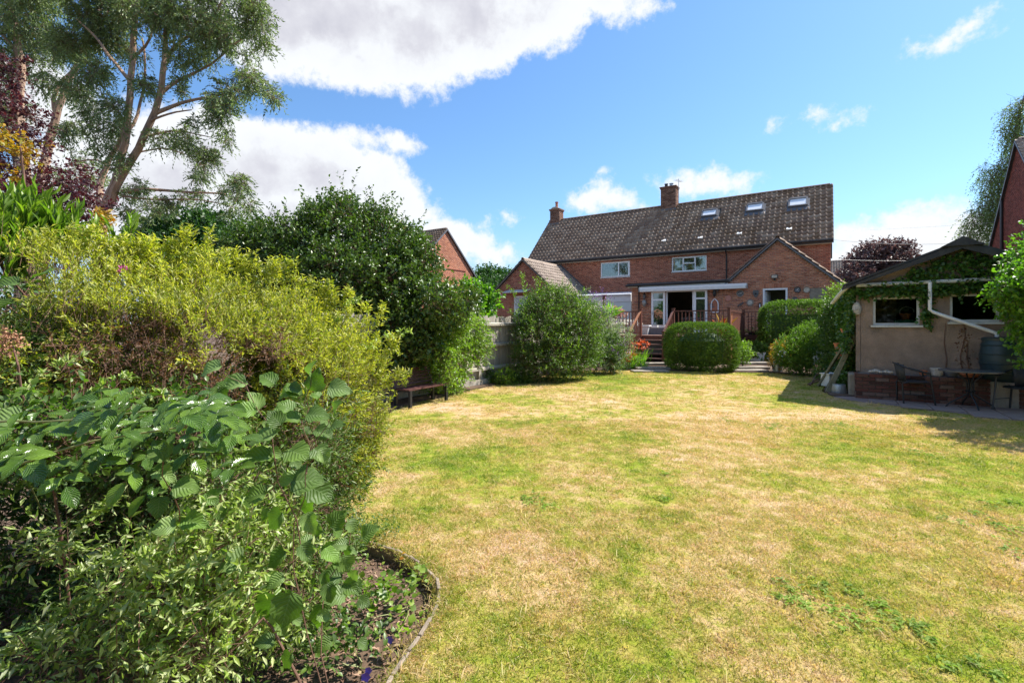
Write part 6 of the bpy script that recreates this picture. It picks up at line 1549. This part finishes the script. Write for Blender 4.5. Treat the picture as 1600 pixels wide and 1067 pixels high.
ivy_fill(sidei, 2600, (-1, -.2, .1))
P = np.array(P); Nn = np.array(Nn, float)
(V, Fa), _x = sprigs(P, Nn, .10, 4, .07, .85, T_OVAL, up=-.3, out=.5, jit=.7, upbias=-.2, droop=.2); link('leaves', np_mesh('leaves', V, Fa), M['leaf_ivy'], iv)
stm = MB()
for pts in ([(s_on(1476, 582)[0], .55), (s_on(1479, 560)[0], .85), (s_on(1475, 540)[0], 1.2), (s_on(1477, 515)[0], 1.6)], [(s_on(1504, 580)[0], .55), (s_on(1500, 550)[0], .95), (s_on(1508, 520)[0], 1.35), (s_on(1505, 500)[0], 1.65)], [(s_on(1516, 575)[0], .55), (s_on(1510, 550)[0], .95), (s_on(1512, 530)[0], 1.25)]):
    stm.tube([(u, -.015, z) for u, z in pts], [.012, .009, .007, .004][:len(pts)], 5)
stm.build('dead_stem', M['twig'], iv)
dl = np.array([(s_on(1507, 530)[0] + random.gauss(0, .07), -.03, random.uniform(.7, 1.5)) for _ in range(60)])
V, Fa = leaf_arrays(dl, rdir(60), .05, .03, T_OVAL); link('dead_leaves', np_mesh('dead_leaves', V, Fa), M['leaf_dead'], iv)

# ------------------------------------------------------------------ the near border: willow, rose, hazel
wbase = Vector((-2.5, 3.6, -.08))
wil = tree('dappled_willow', 'broad yellow green dappled willow shrub filling the left of the garden', 'shrub', wbase)
def cutcam(P): return (P[:, 1] > 1.15) & ~((P[:, 0] > -0.6) & (P[:, 1] < 2.0))
def cutgap(P):
    h = wob(P, 4.3, .7) + .6 * wob(P, 9.1, 2.2) + .35 * wob(P, 17.0, 1.1)
    thr = np.where(P[:, 0] > -1.75, -.75, -.42)
    return cutcam(P) & (h > thr + RNG.normal(0, .12, len(P)))
WB_Y = [B(548, 590, 3.6, 48), B(510, 560, 3.5, 60), B(450, 535, 3.4, 66), B(375, 510, 3.3, 66), B(295, 485, 3.1, 66), B(205, 470, 3.0, 64), B(115, 455, 2.9, 62), B(20, 440, 2.8, 62), B(520, 640, 3.5, 66), B(470, 600, 3.2, 80), B(560, 660, 3.6, 42), B(390, 570, 3.0, 80), B(300, 545, 2.8, 80), B(200, 535, 2.7, 76), B(90, 530, 2.5, 84), B(545, 720, 3.55, 36), B(20, 520, 2.5, 80), B(500, 680, 3.3, 56), B(540, 690, 3.5, 48), B(530, 745, 3.5, 36), B(455, 640, 3.1, 56)]
WB_G = [B(500, 700, 3.4, 70), B(460, 770, 3.1, 80), B(530, 720, 3.5, 42), B(420, 690, 2.9, 110), B(300, 700, 2.8, 120), B(120, 690, 2.8, 140), B(380, 850, 2.5, 90), B(250, 830, 2.7, 110), B(80, 830, 2.8, 130), B(420, 940, 2.3, 60), B(310, 990, 2.0, 80), B(60, 960, 2.5, 150), B(200, 940, 2.4, 110), B(120, 1060, 1.9, 110), B(0, 640, 2.5, 140), B(470, 870, 2.6, 50), B(505, 815, 2.9, 42), B(60, 600, 2.6, 90), B(0, 470, 2.9, 60), B(470, 700, 2.6, 60), B(430, 790, 2.3, 60), B(465, 940, 2.25, 42), B(500, 890, 2.5, 36), B(350, 780, 2.2, 60)]
sl_ = []
for b in WB_Y[::1] + WB_G[::2]:
    c = Vector(b[0]); sl_.append(([wbase + Vector((random.uniform(-.5, .5), random.uniform(-.6, .3), 0)), (wbase + c) / 2 + Vector((random.uniform(-.2, .2), 0, .15)), c], .022, .006))
branches(wil, 'stem', 'twig', sl_, 6)
leafmass('foliage', 'leaf_willow', wil, WB_Y, 14500, .125, 14, .032, .27, wbase, shell=.5, rough=.26, cut=cutgap, twig=.0016, up=.55, out=.75, spread=.55, jit=.45)
sp2 = []
for (px, py, Y, h) in ((300, 405, 3.1, 38), (262, 400, 3.1, 20), (330, 415, 3.2, 22), (370, 412, 3.3, 20), (410, 425, 3.3, 18), (440, 430, 3.4, 22), (215, 395, 3.0, 20), (60, 385, 2.9, 22), (180, 390, 3, 18), (570, 500, 3.6, 22), (600, 540, 3.6, 18), (490, 455, 3.5, 18), (530, 470, 3.5, 18), (610, 590, 3.6, 14), (140, 385, 3.0, 25), (240, 400, 3.1, 22)):
    for k in range(4):
        a = random.uniform(-.35, .5); 
        for j in range(9): t = j / 8; sp2.append((at(px + 14 * (k - 1.5) + a * h * t, py + 14 - h * 1.5 * t, Y), (.018, .018, .018)))
P_, N_ = blob_points(sp2, 2600, .1, 0); (V, Fa), _x = sprigs(P_, N_, .03, 3, .036, .28, up=1.4, jit=.3); link('shoot', np_mesh('shoot', V - np.array(wbase), Fa), M['leaf_willow'], wil)
leafmass('foliage', 'leaf_willow_green', wil, WB_G, 10500, .15, 13, .034, .28, wbase, shell=.45, rough=.3, cut=cutgap, twig=.0016, up=.1, out=.8, spread=.6, jit=.6, droop=.12)
leafmass('dead_foliage', 'leaf_dead', wil, [B(250, 550, 2.5, 36), B(180, 570, 2.4, 36), B(330, 565, 2.6, 32), B(110, 560, 2.35, 26), B(280, 600, 2.45, 40), B(480, 660, 2.9, 34), B(430, 545, 2.75, 22), B(520, 740, 3.1, 26), B(350, 600, 2.5, 34), B(150, 610, 2.3, 34), B(215, 520, 2.55, 20), B(560, 660, 3.25, 24), B(570, 720, 3.5, 14)], 380, .12, 11, .022, .35, wbase, shell=.3, rough=.3, twig=.0016, jit=1.0)
def rand_in(blobs, n, f=.9):
    out = []
    for _ in range(n):
        c, r = random.choice(blobs); d = Vector((random.gauss(0, 1), random.gauss(0, 1), random.gauss(0, 1))).normalized() * random.uniform(.3, f)
        out.append(Vector((c[0] + d.x * r[0], c[1] + d.y * r[1], c[2] + d.z * r[2])))
    return out

def big_leaf(name, L, W, mat, serr=.06, fold=.10, wave=.03, rows=6, shape=.42, cup=.28):
    vs = []; uv = []
    for i in range(rows + 1):
        t = i / rows
        if shape < .5: h = (0, .78, 1.0, .97, .80, .48, 0)[i] if rows == 6 else (0, .66, .92, 1.0, .96, .84, .62, .30, 0)[i]
        else: h = math.sin(math.pi * t ** .85) ** .8 if 0 < t < 1 else 0.0
        w = W / 2 * h * (1 + (serr if i % 2 else -serr))
        for j, q in enumerate((-1, -.5, 0, .5, 1)):
            ww = w if abs(q) == 1 else w * (1 + .0)
            z = abs(q) * fold * W * h - cup * L * (t - .4) ** 2 + wave * L * math.sin(t * 9 + q * 2) * abs(q)
            vs.append((q * ww, t * L - (abs(q) * (.13 if shape < .5 else -.02) * L * h * (1 - t) if 0 < t < 1 else 0), z)); uv.append((q, t))
    fs = []
    for i in range(rows):
        for j in range(4):
            a = i * 5 + j; fs.append((a, a + 1, a + 6, a + 5))
    me = bpy.data.meshes.new(name); me.from_pydata(vs, [], fs)
    ul_ = me.uv_layers.new(name='UVMap')
    for p in me.polygons:
        for li in p.loop_indices: ul_.data[li].uv = uv[me.loops[li].vertex_index]
    me.polygons.foreach_set('use_smooth', np.ones(len(me.polygons), dtype=bool)); me.update()
    me.materials.append(M[mat]); return me
def place_leaf(me, o, p, d, nrm, s=1.0, name='leaf'):
    y = Vector(d).normalized(); z = Vector(nrm); z = (z - y * z.dot(y)).normalized(); x = y.cross(z)
    q = bpy.data.objects.new(name, me); C.objects.link(q); q.parent = o
    Mx = Matrix((x, y, z)).transposed().to_4x4(); Mx.translation = Vector(p) - Vector(o.location)
    q.matrix_local = Mx @ Matrix.Scale(s, 4); return q
random.seed(21)
# hazel-like sapling with large pleated leaves
hzb = Vector((-.62, 1.78, -.08))
hz_ = tree('hazel_sapling', 'hazel sapling with large pleated round leaves in front of the willow', 'shrub', hzb)
HL = [big_leaf('hazel_leaf', 1, .86, 'leaf_hazel', .09, .14, .05, rows=8), big_leaf('hazel_leaf', 1, .72, 'leaf_hazel', .10, .26, .06, rows=8, cup=.45), big_leaf('hazel_leaf', 1, .95, 'leaf_hazel', .08, .06, .06, rows=8, cup=.1)]
hl = [(345, 570, 50, 200), (385, 596, 62, 195), (492, 612, 52, 95), (512, 606, 52, -15), (470, 612, 62, 200), (440, 664, 42, 120), (478, 648, 52, 5), (490, 672, 46, -30), (430, 676, 68, 200), (470, 655, 45, 175), (500, 700, 40, -60), (450, 702, 60, -20), (490, 700, 50, -25), (425, 712, 60, 190), (455, 752, 72, -5), (480, 758, 66, -35),
      (470, 745, 50, 200), (380, 872, 64, 185), (545, 812, 34, -70), (530, 858, 40, 160), (535, 868, 42, -80), (535, 900, 46, 175), (552, 908, 34, -60), (548, 905, 28, 60), (540, 928, 50, 190), (505, 945, 52, -100), (455, 925, 72, -95), (430, 930, 70, -130), (430, 1000, 42, 170), (365, 1000, 40, 200), (265, 712, 62, 165), (245, 735, 54, -30),
      (270, 760, 54, -20), (250, 775, 46, -70), (285, 812, 58, 0), (275, 820, 46, 190), (320, 770, 40, -40), (485, 590, 44, 60), (460, 640, 40, 150), (520, 640, 30, 40), (495, 960, 34, -30), (560, 935, 30, -20), (35, 650, 60, 190), (20, 690, 50, 240), (400, 640, 46, 170), (370, 660, 50, 190), (480, 800, 50, -60), (440, 800, 52, 220), (415, 770, 50, 190), (470, 850, 46, -50), (445, 860, 48, 215),
      (560, 1000, 30, -40), (520, 1000, 40, 200), (455, 1020, 40, 250), (30, 440, 50, 200), (20, 470, 46, 240), (60, 430, 44, 20), (430, 600, 44, 160), (350, 690, 40, 210)]
for i, (px, py, L, a) in enumerate(hl):
    Y = 1.75 + (.35 if px > 500 else 0) + random.uniform(-.12, .12) - (.25 if px < 300 else 0) + (.5 if py < 500 else 0)
    ar = math.radians(a + random.uniform(-12, 12)); d = Vector((math.cos(ar), random.uniform(-.5, .25), math.sin(ar)))
    place_leaf(HL[i % 3], hz_, at(px, py, Y), d, Vector((random.uniform(-.4, .4), random.uniform(-.9, -.4), random.uniform(.55, 1.0))), L / F * Y * .74)
for k in range(60):
    px, py = random.choice(((random.gauss(480, 28), random.uniform(600, 860)), (random.gauss(525, 22), random.uniform(830, 960)), (random.gauss(380, 60), random.uniform(600, 700)), (random.gauss(300, 60), random.uniform(700, 800)), (random.gauss(440, 30), random.uniform(880, 1010)))); Y = random.uniform(1.75, 2.05)
    ar = random.uniform(0, 6.28); d = Vector((math.cos(ar), random.uniform(-.5, .25), math.sin(ar) - .3))
    place_leaf(HL[k % 3], hz_, at(px, py, Y), d, Vector((random.uniform(-.5, .5), random.uniform(-.9, -.3), random.uniform(.4, 1.0))), random.uniform(.035, .085))
branches(hz_, 'stem', 'twig', [([hzb, at(460, 880, 1.78), at(478, 740, 1.78), at(482, 640, 1.78), at(486, 590, 1.78)], .0024, .001), ([at(470, 850, 1.78), at(430, 700, 1.75), at(390, 620, 1.75), at(350, 575, 1.75)], .0022, .001), ([at(478, 740, 1.78), at(500, 690, 1.8), at(505, 610, 1.8)], .002, .001),
    ([hzb, at(500, 940, 1.95), at(535, 870, 2.05), at(545, 810, 2.1)], .0025, .0012), ([at(270, 830, 2.0), at(280, 800, 1.6), at(255, 720, 1.5)], .003, .0015), ([hzb, at(430, 980, 1.75), at(370, 1000, 1.7)], .006, .003)], 6)
# climbing rose: glossy leaflets in fives
rb = Vector((-1.35, 1.75, -.08)); rose = tree('climbing_rose', 'rose with glossy dark green leaflets in a band across the willow', 'shrub', rb)
RL = [big_leaf('rose_leaflet', 1, .56, 'leaf_rose', .04, .12, .01, shape=.6), big_leaf('rose_leaflet', 1, .62, 'leaf_rose', .05, .05, .02, shape=.6), big_leaf('rose_leaflet', 1, .50, 'leaf_rose', .04, .2, .015, shape=.6)]
nleaf = 0
rs = [(random.uniform(-10, 350), 0) for _ in range(46)]
for k, (px, _) in enumerate(rs):
    py = 625 + random.uniform(-5, 85) + (10 if px < 120 else 0) - (15 if 200 < px < 330 else 0)
    if k % 9 == 0: py += 60
    Y = random.uniform(1.28, 1.62); c = at(px, py, Y)
    ar = math.radians(random.choice((random.uniform(-60, 10), random.uniform(170, 250), random.uniform(-40, 20)))); ax = Vector((math.cos(ar), random.uniform(-.6, .1), math.sin(ar) * .7 - .1)).normalized()
    up = Vector((random.uniform(-.3, .3), -.45, 1)).normalized(); sd_ = ax.cross(up).normalized()
    for (t, sgn, s) in ((.095, 0, 1.15), (.065, 1, 1.0), (.065, -1, 1.0), (.02, 1, .8), (.02, -1, .8)):
        if nleaf >= 290: break
        d = ax if sgn == 0 else (ax * .45 + sd_ * sgn).normalized()
        d = d + Vector((0, 0, random.uniform(-.35, .1)))
        place_leaf(RL[nleaf % 3], rose, c + ax * t, d, up + Vector((random.uniform(-.3, .3), random.uniform(-.3, .3), 0)), .062 * s * random.uniform(.85, 1.15)); nleaf += 1
cane = []
for (a, b, c) in ((at(-30, 660, 1.45), at(120, 655, 1.42), at(250, 640, 1.45)), (at(0, 740, 1.4), at(150, 690, 1.4), at(330, 660, 1.5)), (rb + Vector((0, .9, 0)), at(60, 800, 2.3), at(100, 660, 1.6)), (rb + Vector((.3, 1.0, 0)), at(200, 800, 2.4), at(300, 660, 1.65))): cane.append(([a, b, c], .004, .002))
branches(rose, 'cane', 'twig_green', cane, 6)
# fill of smaller dark leaves behind the rose and hazel
leafmass('foliage', 'leaf_mid', rose, [B(120, 680, 1.8, 60), B(300, 670, 1.95, 45), B(20, 690, 1.75, 60)], 420, .12, 7, .032, .5, rb, shell=.3, T=T_OVAL, cut=cutcam, twig=.0018)
# dappled willow sprays low in front, sunlight put into their paler leaf colour
leafmass('spray', 'leaf_spray_lit', wil, [B(330, 870, 1.85, 60), B(390, 940, 1.95, 50), B(230, 910, 1.7, 60), B(320, 1000, 1.7, 60), B(200, 1050, 1.6, 60), B(400, 820, 2.1, 40), B(440, 870, 2.2, 36), B(340, 780, 2.0, 34), B(60, 1040, 1.5, 26), B(90, 860, 1.9, 30)], 560, .17, 12, .040, .32, wbase, shell=.1, rough=.3, cut=cutcam, twig=.0016, up=.25, out=.5, jit=.8)
leafmass('shade_core_foliage', 'leaf_oak', wil, [B(60, 700, 3.3, 130), B(200, 700, 3.3, 130), B(330, 680, 3.4, 110), B(430, 680, 3.5, 80), B(60, 850, 3.0, 130), B(220, 860, 2.9, 110), B(340, 880, 2.6, 80), B(20, 560, 3.2, 90), B(0, 450, 3.2, 60), B(100, 1000, 2.5, 120), B(250, 1000, 2.3, 80), B(480, 760, 3.4, 50)], 1700, .14, 7, .06, .5, wbase, shell=.2, rough=.2, cut=cutcam)  # dark leaves added inside the mass to block light and deepen its shade
# a few single long sprays reaching out of the mass
SPR = [((100, 660), (200, 590)), ((170, 640), (230, 620)), ((290, 690), (240, 610)), ((30, 620), (130, 560)), ((90, 880), (190, 780)), ((60, 1000), (150, 930)), ((120, 900), (240, 870)), ((200, 960), (330, 880)), ((0, 1030), (80, 1000)), ((330, 740), (420, 700)), ((560, 560), (640, 520)), ((520, 520), (560, 470))]
sp3 = []
for (a, b) in SPR:
    Y0 = 1.55 if a[1] > 850 else (2.1 if a[0] < 400 else 3.4)
    for j in range(12): t = j / 11; sp3.append((at(a[0] + (b[0] - a[0]) * t, a[1] + (b[1] - a[1]) * t - 12 * math.sin(t * 3), Y0), (.008, .008, .008)))
P_, N_ = blob_points(sp3, 420, .1, 0); (V, Fa), _x = sprigs(P_, N_, .012, 3, .036, .30, up=.9, jit=.8); link('spray', np_mesh('spray', V - np.array(wbase), Fa), M['leaf_spray_lit'], wil)
# tall shrub with strap leaves behind the willow at far left
lb = Vector((-3.6, 3.9, -.08))
shrub('oleander_shrub', 'dark green shrub with long upright leaves rising behind the willow', 'shrub', lb, [B(20, 375, 3.3, 34), B(60, 378, 3.3, 28), B(100, 392, 3.4, 24), B(0, 400, 3.2, 50), B(190, 392, 3.4, 12)], 'leaf_light', 210, .22, 11, .11, .20, shell=.3, T=T_OVAL, up=1.5, out=.3, jit=.3, spread=.35, twig=.003)
lb = Vector((-1.75, 2.0, -.08)); o = tree('faded_spirea', 'plant with a fading peach flower head at the left edge of the picture', 'plant', lb)
branches(o, 'stem', 'twig', [([lb, at(60, 700, 1.8), at(20, 540, 1.75)], .006, .003)]); flowers(o, [B(10, 537, 1.75, 10), B(22, 545, 1.75, 6), B(0, 528, 1.75, 8)], 'petal_faded', 110, .010, 5, length=.03)
lb = Vector((-2.3, 2.9, -.08)); o = tree('pink_flower_plant', 'single small magenta flower poking out of the willow top', 'plant', lb)
branches(o, 'stem', 'twig_green', [([lb, at(195, 500, 2.75), at(193, 424, 2.7)], .006, .003)]); flowers(o, [B(192, 422, 2.7, 3)], 'petal_pink', 9, .014, 4)

# bed edging stones along the curved lawn edge
ed = thing('bed_edging', 'curved line of thin weathered edging stones between lawn and near flower bed', 'edging', (-.40, 2.75, -.085))
ep = [Vector((x, y, 0)) for x, y in LAWN[3:36:2]]
k = 0
for a, b in zip(ep[:-1], ep[1:]):
    L = (b - a).length; n = max(1, round(L / .22)); d = (b - a) / n
    for i in range(n):
        p = a + d * (i + .5); dn = d.normalized(); rot = Matrix.Rotation(math.atan2(dn.y, dn.x) + random.uniform(-.05, .05), 3, 'Z')
        MB().cbox(p + Vector((-dn.y * .022, dn.x * .022, -.035 + random.uniform(-.008, .006))) - ed.location, d.length - .006, .021, .10, rot).build('edging_stone', M['old_stone'], ed, bevel=.004)
# soil litter
n = 15000; P = np.stack([RNG.uniform(-3.2, -.3, n), RNG.uniform(1.6, 5.5, n), np.full(n, -.078)], 1)
P = P[~in_poly(P[:, :2], LAWN)]; d = rdir(len(P)); d[:, 2] *= .3
V, Fa = leaf_arrays(P, d, RNG.uniform(.012, .04, len(P)), RNG.uniform(.008, .02, len(P)), T_FOLD, 1.5); lit = link('leaf_litter', np_mesh('leaf_litter', V, Fa), M['leaf_litter'], None, kind='stuff')
# low plants in the near bed
def low(name, label, pts, mat, n, leaf, cat='plant', T=T_OVAL, wid=.8, fl=None, length=.09, per=4, up=.8):
    b0 = gnd(*pts[0][:2], -.08); o = tree(name, label, cat, b0)
    bl = []
    for (px, py, r, h) in pts:
        q = gnd(px, py, -.08); R = r / F * q.y; bl.append((q + Vector((0, 0, h)), (R, R, h)))
    branches(o, 'stem', 'twig_green', [([b0, Vector(bl[i % len(bl)][0])], .004, .002) for i in range(min(5, len(bl)))], 4)
    P_, N_ = blob_points(bl, n, .3, .2); (V, Fa), _ = sprigs(P_, N_, length, per, leaf, wid, T, up=up, upbias=1.6)
    link('foliage', np_mesh('foliage', V - np.array(b0), Fa), M[mat], o)
    if fl:
        m = MB()
        for (px, py, Y, s) in fl:
            c = at(px, py, Y); 
            for k in range(5):
                a = k * 1.257; d = Vector((math.cos(a), -.3, math.sin(a))); sd2 = Vector((-math.sin(a), 0, math.cos(a))) * s * .45
                m.add([c, c + d * s * .6 + sd2, c + d * s, c + d * s * .6 - sd2], [(0, 1, 2, 3)])
        q = m.build('blossom', M['petal_violet'], o); q.location = -b0
    return o
low('geranium_plant', 'clump of lobed yellow green leaves with violet flowers by the edging stones', [(640, 950, 40, .06), (600, 965, 45, .07), (650, 990, 32, .05), (575, 985, 34, .06), (620, 1010, 40, .06), (660, 930, 20, .04)], 'leaf_light', 460, .036, fl=[(609, 998, 2.35, .022), (572, 1056, 2.15, .024), (576, 1046, 2.15, .018)], wid=1.0)
low('groundcover_plant', 'dark small leaved groundcover at the back curve of the near bed', [(590, 858, 36, .07), (625, 868, 26, .05), (565, 850, 30, .08), (600, 885, 30, .05)], 'leaf_mid', 520, .022, wid=.5)
low('yellow_leaf_seedling', 'bright yellow leaved seedling beside the geranium near the edging', [(622, 900, 10, .05), (632, 905, 8, .05)], 'leaf_yellow', 26, .035)
low('bed_groundcover', 'patchy mixed low leaves covering the soil in the middle of the near bed', [(560, 900, 40, .05), (540, 940, 40, .06), (610, 920, 30, .04), (580, 940, 34, .05), (630, 970, 30, .04), (560, 870, 30, .06), (650, 905, 22, .03), (600, 1030, 40, .05), (620, 1000, 30, .04)], 'leaf_light', 800, .026, wid=.6)
low('fallen_foliage_plant', 'dull low plant under the hazel stem in the near bed', [(500, 930, 40, .07), (520, 890, 40, .08), (480, 980, 44, .08)], 'leaf_mid', 420, .028, wid=.5)
low('bed_weed', 'mixed green weeds low in the bed at the bottom of the picture', [(560, 1040, 40, .07), (500, 1050, 44, .09), (600, 1060, 34, .05), (450, 1060, 40, .08), (540, 1000, 26, .06)], 'leaf_mid', 420, .035, wid=.55)
low('grassy_tuft', 'tuft of upright narrow yellow green blades in the near bed', [(495, 1010, 10, .02), (505, 1015, 10, .02)], 'leaf_blade', 60, .22, T=T_BLADE, wid=.03, length=.03, per=2, up=2.0)

# ------------------------------------------------------------------ weeds in the lawn
WG = [('largest patch of broad leaved weeds in the dry lawn, a loose ring', [(1240, 925, 16), (1290, 920, 14), (1345, 930, 12), (1370, 948, 12), (1300, 958, 20), (1335, 968, 18), (1385, 970, 12), (1255, 945, 10), (1225, 935, 9)]),
      ('single weed patch in the left half of the lawn', [(835, 783, 15), (852, 790, 9), (818, 780, 7)]),
      ('weed patch nearest to the big shade of the shed', [(1215, 667, 12), (1203, 671, 7)]),
      ('weed in the lawn straight out from the round table', [(1430, 705, 12), (1442, 710, 6)]),
      ('tiny weed in the far middle of the lawn', [(1132, 656, 7)]),
      ('long thin weed streak just outside the shed shadow', [(1300, 662, 10), (1275, 663, 8), (1325, 665, 7)]),
      ('weed half inside the patio shadow edge', [(1440, 655, 8)]),
      ('scattered group of weeds at the right edge of the lawn', [(1490, 815, 9), (1560, 822, 14), (1585, 788, 13), (1575, 858, 15), (1520, 802, 8), (1550, 790, 10), (1590, 830, 14)]),
      ('small weed in the far left part of the lawn', [(925, 655, 8), (950, 647, 7), (882, 651, 5)]),
      ('small dull weed below the largest weed patch', [(1450, 1003, 7), (1435, 980, 8)]),
      ('weed in the bottom right corner of the lawn', [(1545, 1050, 10), (1480, 1042, 8)]),
      ('faint weed halfway between the box bush and largest weed patch', [(1035, 780, 6), (1040, 742, 5)])]
for lab, pl_ in WG:
    o = thing('lawn_weed', lab, 'weed', gnd(*pl_[0][:2]), 0, 'weeds scattered in the lawn'); Va = []; Fb = []; nb = 0
    for (px, py, r) in pl_:
        q = gnd(px, py); R = r / F * q.y
        n = int(10 + 130 * min(1, R * R * 12)); c = np.stack([RNG.normal(0, R * .85, n) + q.x, RNG.normal(0, R * 1.3, n) + q.y, RNG.uniform(.008, .022, n)], 1)
        P_ = np.repeat(c, 4, 0); a = RNG.uniform(0, 6.283, len(P_)); d = np.stack([np.cos(a), np.sin(a), RNG.uniform(-.05, .18, len(a))], 1)
        V, Fa = leaf_arrays(P_, d, RNG.uniform(.015, .045, len(P_)), RNG.uniform(.008, .016, len(P_)), T_OVAL, 1.5); Va.append(V - np.array(o.location)); Fb.append(Fa + nb); nb += len(V)
    link('leaves', np_mesh('leaves', np.concatenate(Va), np.concatenate(Fb)), M['leaf_weed'], o)

# ------------------------------------------------------------------ grass blades on the lawn (instanced tufts)
def tuft(seed, nb, rad, h, w):
    r = np.random.default_rng(seed)
    P = np.stack([r.normal(0, rad * .5, nb), r.normal(0, rad * .5, nb), np.zeros(nb)], 1)
    a = r.uniform(0, 6.283, nb); lean = r.uniform(.1, 1.5, nb); d = unit(np.stack([np.cos(a) * lean, np.sin(a) * lean, np.ones(nb)], 1))
    X = unit(np.cross(d, r.normal(size=(nb, 3)))) * w / 2; H = h * r.uniform(.5, 1.2, nb)[:, None]
    bend = np.stack([np.cos(a), np.sin(a), -np.ones(nb) * .6], 1) * H * .25
    V = np.stack([P - X, P + X, P + d * H * .6 + X * .7, P + d * H * .6 - X * .7, P + d * H + bend], 1).reshape(-1, 3)
    Fa = (np.array([(0, 1, 2), (0, 2, 3), (3, 2, 4)])[None] + (np.arange(nb) * 5)[:, None, None]).reshape(-1, 3)
    me = np_mesh('grass_tuft', V, Fa); me.materials.append(M['grass_blade']); return me
gcol = bpy.data.collections.new('grass_tufts')
for i, (nb, rad, h, w) in enumerate(((34, .055, .022, .0032), (30, .06, .028, .0034), (26, .05, .018, .0034), (38, .07, .024, .003))):
    q = bpy.data.objects.new('grass_tuft', tuft(i + 1, nb, rad, h, w)); gcol.objects.link(q)
def pts(n, y0, y1, xr):
    P = np.stack([RNG.uniform(xr[0], xr[1], n), RNG.uniform(y0, y1, n)], 1)
    m = in_poly(P, LAWN) & (np.abs(P[:, 0]) < P[:, 1] * 1.25 + 1.3); return P[m]
P2 = np.concatenate([pts(17000, 1.4, 4.2, (-2, 6.6)), pts(20000, 4.2, 8, (-3, 11.3)), pts(12500, 8, 16.6, (-3, 11.5))])
# a ragged fringe along the near edge of the bed
fr_ = []
for a, b in zip(ep[:-1], ep[1:]):
    nn = Vector((-(b - a).y, (b - a).x, 0)).normalized()
    for k in range(34): t = random.random(); p = a + (b - a) * t + nn * random.gauss(-.012, .022); fr_.append((p.x, p.y))
P2 = np.concatenate([P2, np.array(fr_)])
gm = bpy.data.meshes.new('grass'); gm.vertices.add(len(P2)); gm.vertices.foreach_set('co', np.column_stack([P2, np.full(len(P2), -.002)]).astype(np.float32).ravel())
att = gm.attributes.new('tscale', 'FLOAT', 'POINT'); att.data.foreach_set('value', (RNG.choice([.55, .8, 1.0, 1.3, 1.75], len(P2), p=[.2, .3, .28, .16, .06]) * RNG.uniform(.85, 1.15, len(P2)) * (1 + .05 * np.maximum(0, P2[:, 1] - 3))).astype(np.float32))
att = gm.attributes.new('trot', 'FLOAT_VECTOR', 'POINT'); rr = np.zeros((len(P2), 3), np.float32); rr[:, 2] = RNG.uniform(0, 6.283, len(P2)); att.data.foreach_set('vector', rr.ravel())
gr = link('grass', gm, None, None, kind='stuff')
ng = bpy.data.node_groups.new('grass_scatter', 'GeometryNodeTree')
ng.interface.new_socket('Geometry', in_out='INPUT', socket_type='NodeSocketGeometry'); ng.interface.new_socket('Geometry', in_out='OUTPUT', socket_type='NodeSocketGeometry')
gi = ng.nodes.new('NodeGroupInput'); go = ng.nodes.new('NodeGroupOutput'); ci = ng.nodes.new('GeometryNodeCollectionInfo'); ci.inputs[0].default_value = gcol; ci.inputs[1].default_value = True; ci.inputs[2].default_value = True
ip = ng.nodes.new('GeometryNodeInstanceOnPoints'); ip.inputs['Pick Instance'].default_value = True
a1 = ng.nodes.new('GeometryNodeInputNamedAttribute'); a1.data_type = 'FLOAT'; a1.inputs[0].default_value = 'tscale'
a2 = ng.nodes.new('GeometryNodeInputNamedAttribute'); a2.data_type = 'FLOAT_VECTOR'; a2.inputs[0].default_value = 'trot'
rv = ng.nodes.new('FunctionNodeRandomValue'); rv.data_type = 'INT'; rv.inputs['Min'].default_value = 0; rv.inputs['Max'].default_value = 3
mp = ng.nodes.new('GeometryNodeMeshToPoints')
L_ = ng.links.new
L_(gi.outputs[0], mp.inputs['Mesh']); L_(mp.outputs[0], ip.inputs['Points']); L_(ci.outputs[0], ip.inputs['Instance'])
L_([q for q in a1.outputs if q.enabled][0], ip.inputs['Scale']); L_([q for q in a2.outputs if q.enabled][0], ip.inputs['Rotation'])
L_([q for q in rv.outputs if q.enabled][0], ip.inputs['Instance Index']); L_(ip.outputs[0], go.inputs[0])
md = gr.modifiers.new('scatter', 'NODES'); md.node_group = ng

# ------------------------------------------------------------------ trees at the near end of the garden, behind the viewer (seen in the window glass)
BT = ('broad tree straight behind the viewer on the garden boundary', 'green tree on the rear boundary, behind the shed side of the garden', 'tree at the rear corner of the garden furthest beyond the shed side', 'broad green tree at the rear boundary behind the willow side', 'green tree at rear corner furthest beyond the willow side')
for i, (x, y, s) in enumerate(((0, -14, 3.6), (8, -14, 3.9), (16, -11, 3.6), (-8, -14, 3.9), (-17, -11, 3.6))):
    b0 = Vector((x, y, -.08))
    simple_tree('boundary_tree', BT[i], 'tree', b0, [W3(x, y, 4.2, s), W3(x + 1.2, y, 5.6, s * .7), W3(x - 1.4, y + .4, 3.0, s * .8)], 'leaf_oak', 1000, .9, 6, .6, .65, trunk=.25, shell=.5, group='trees on the boundary behind the viewer')
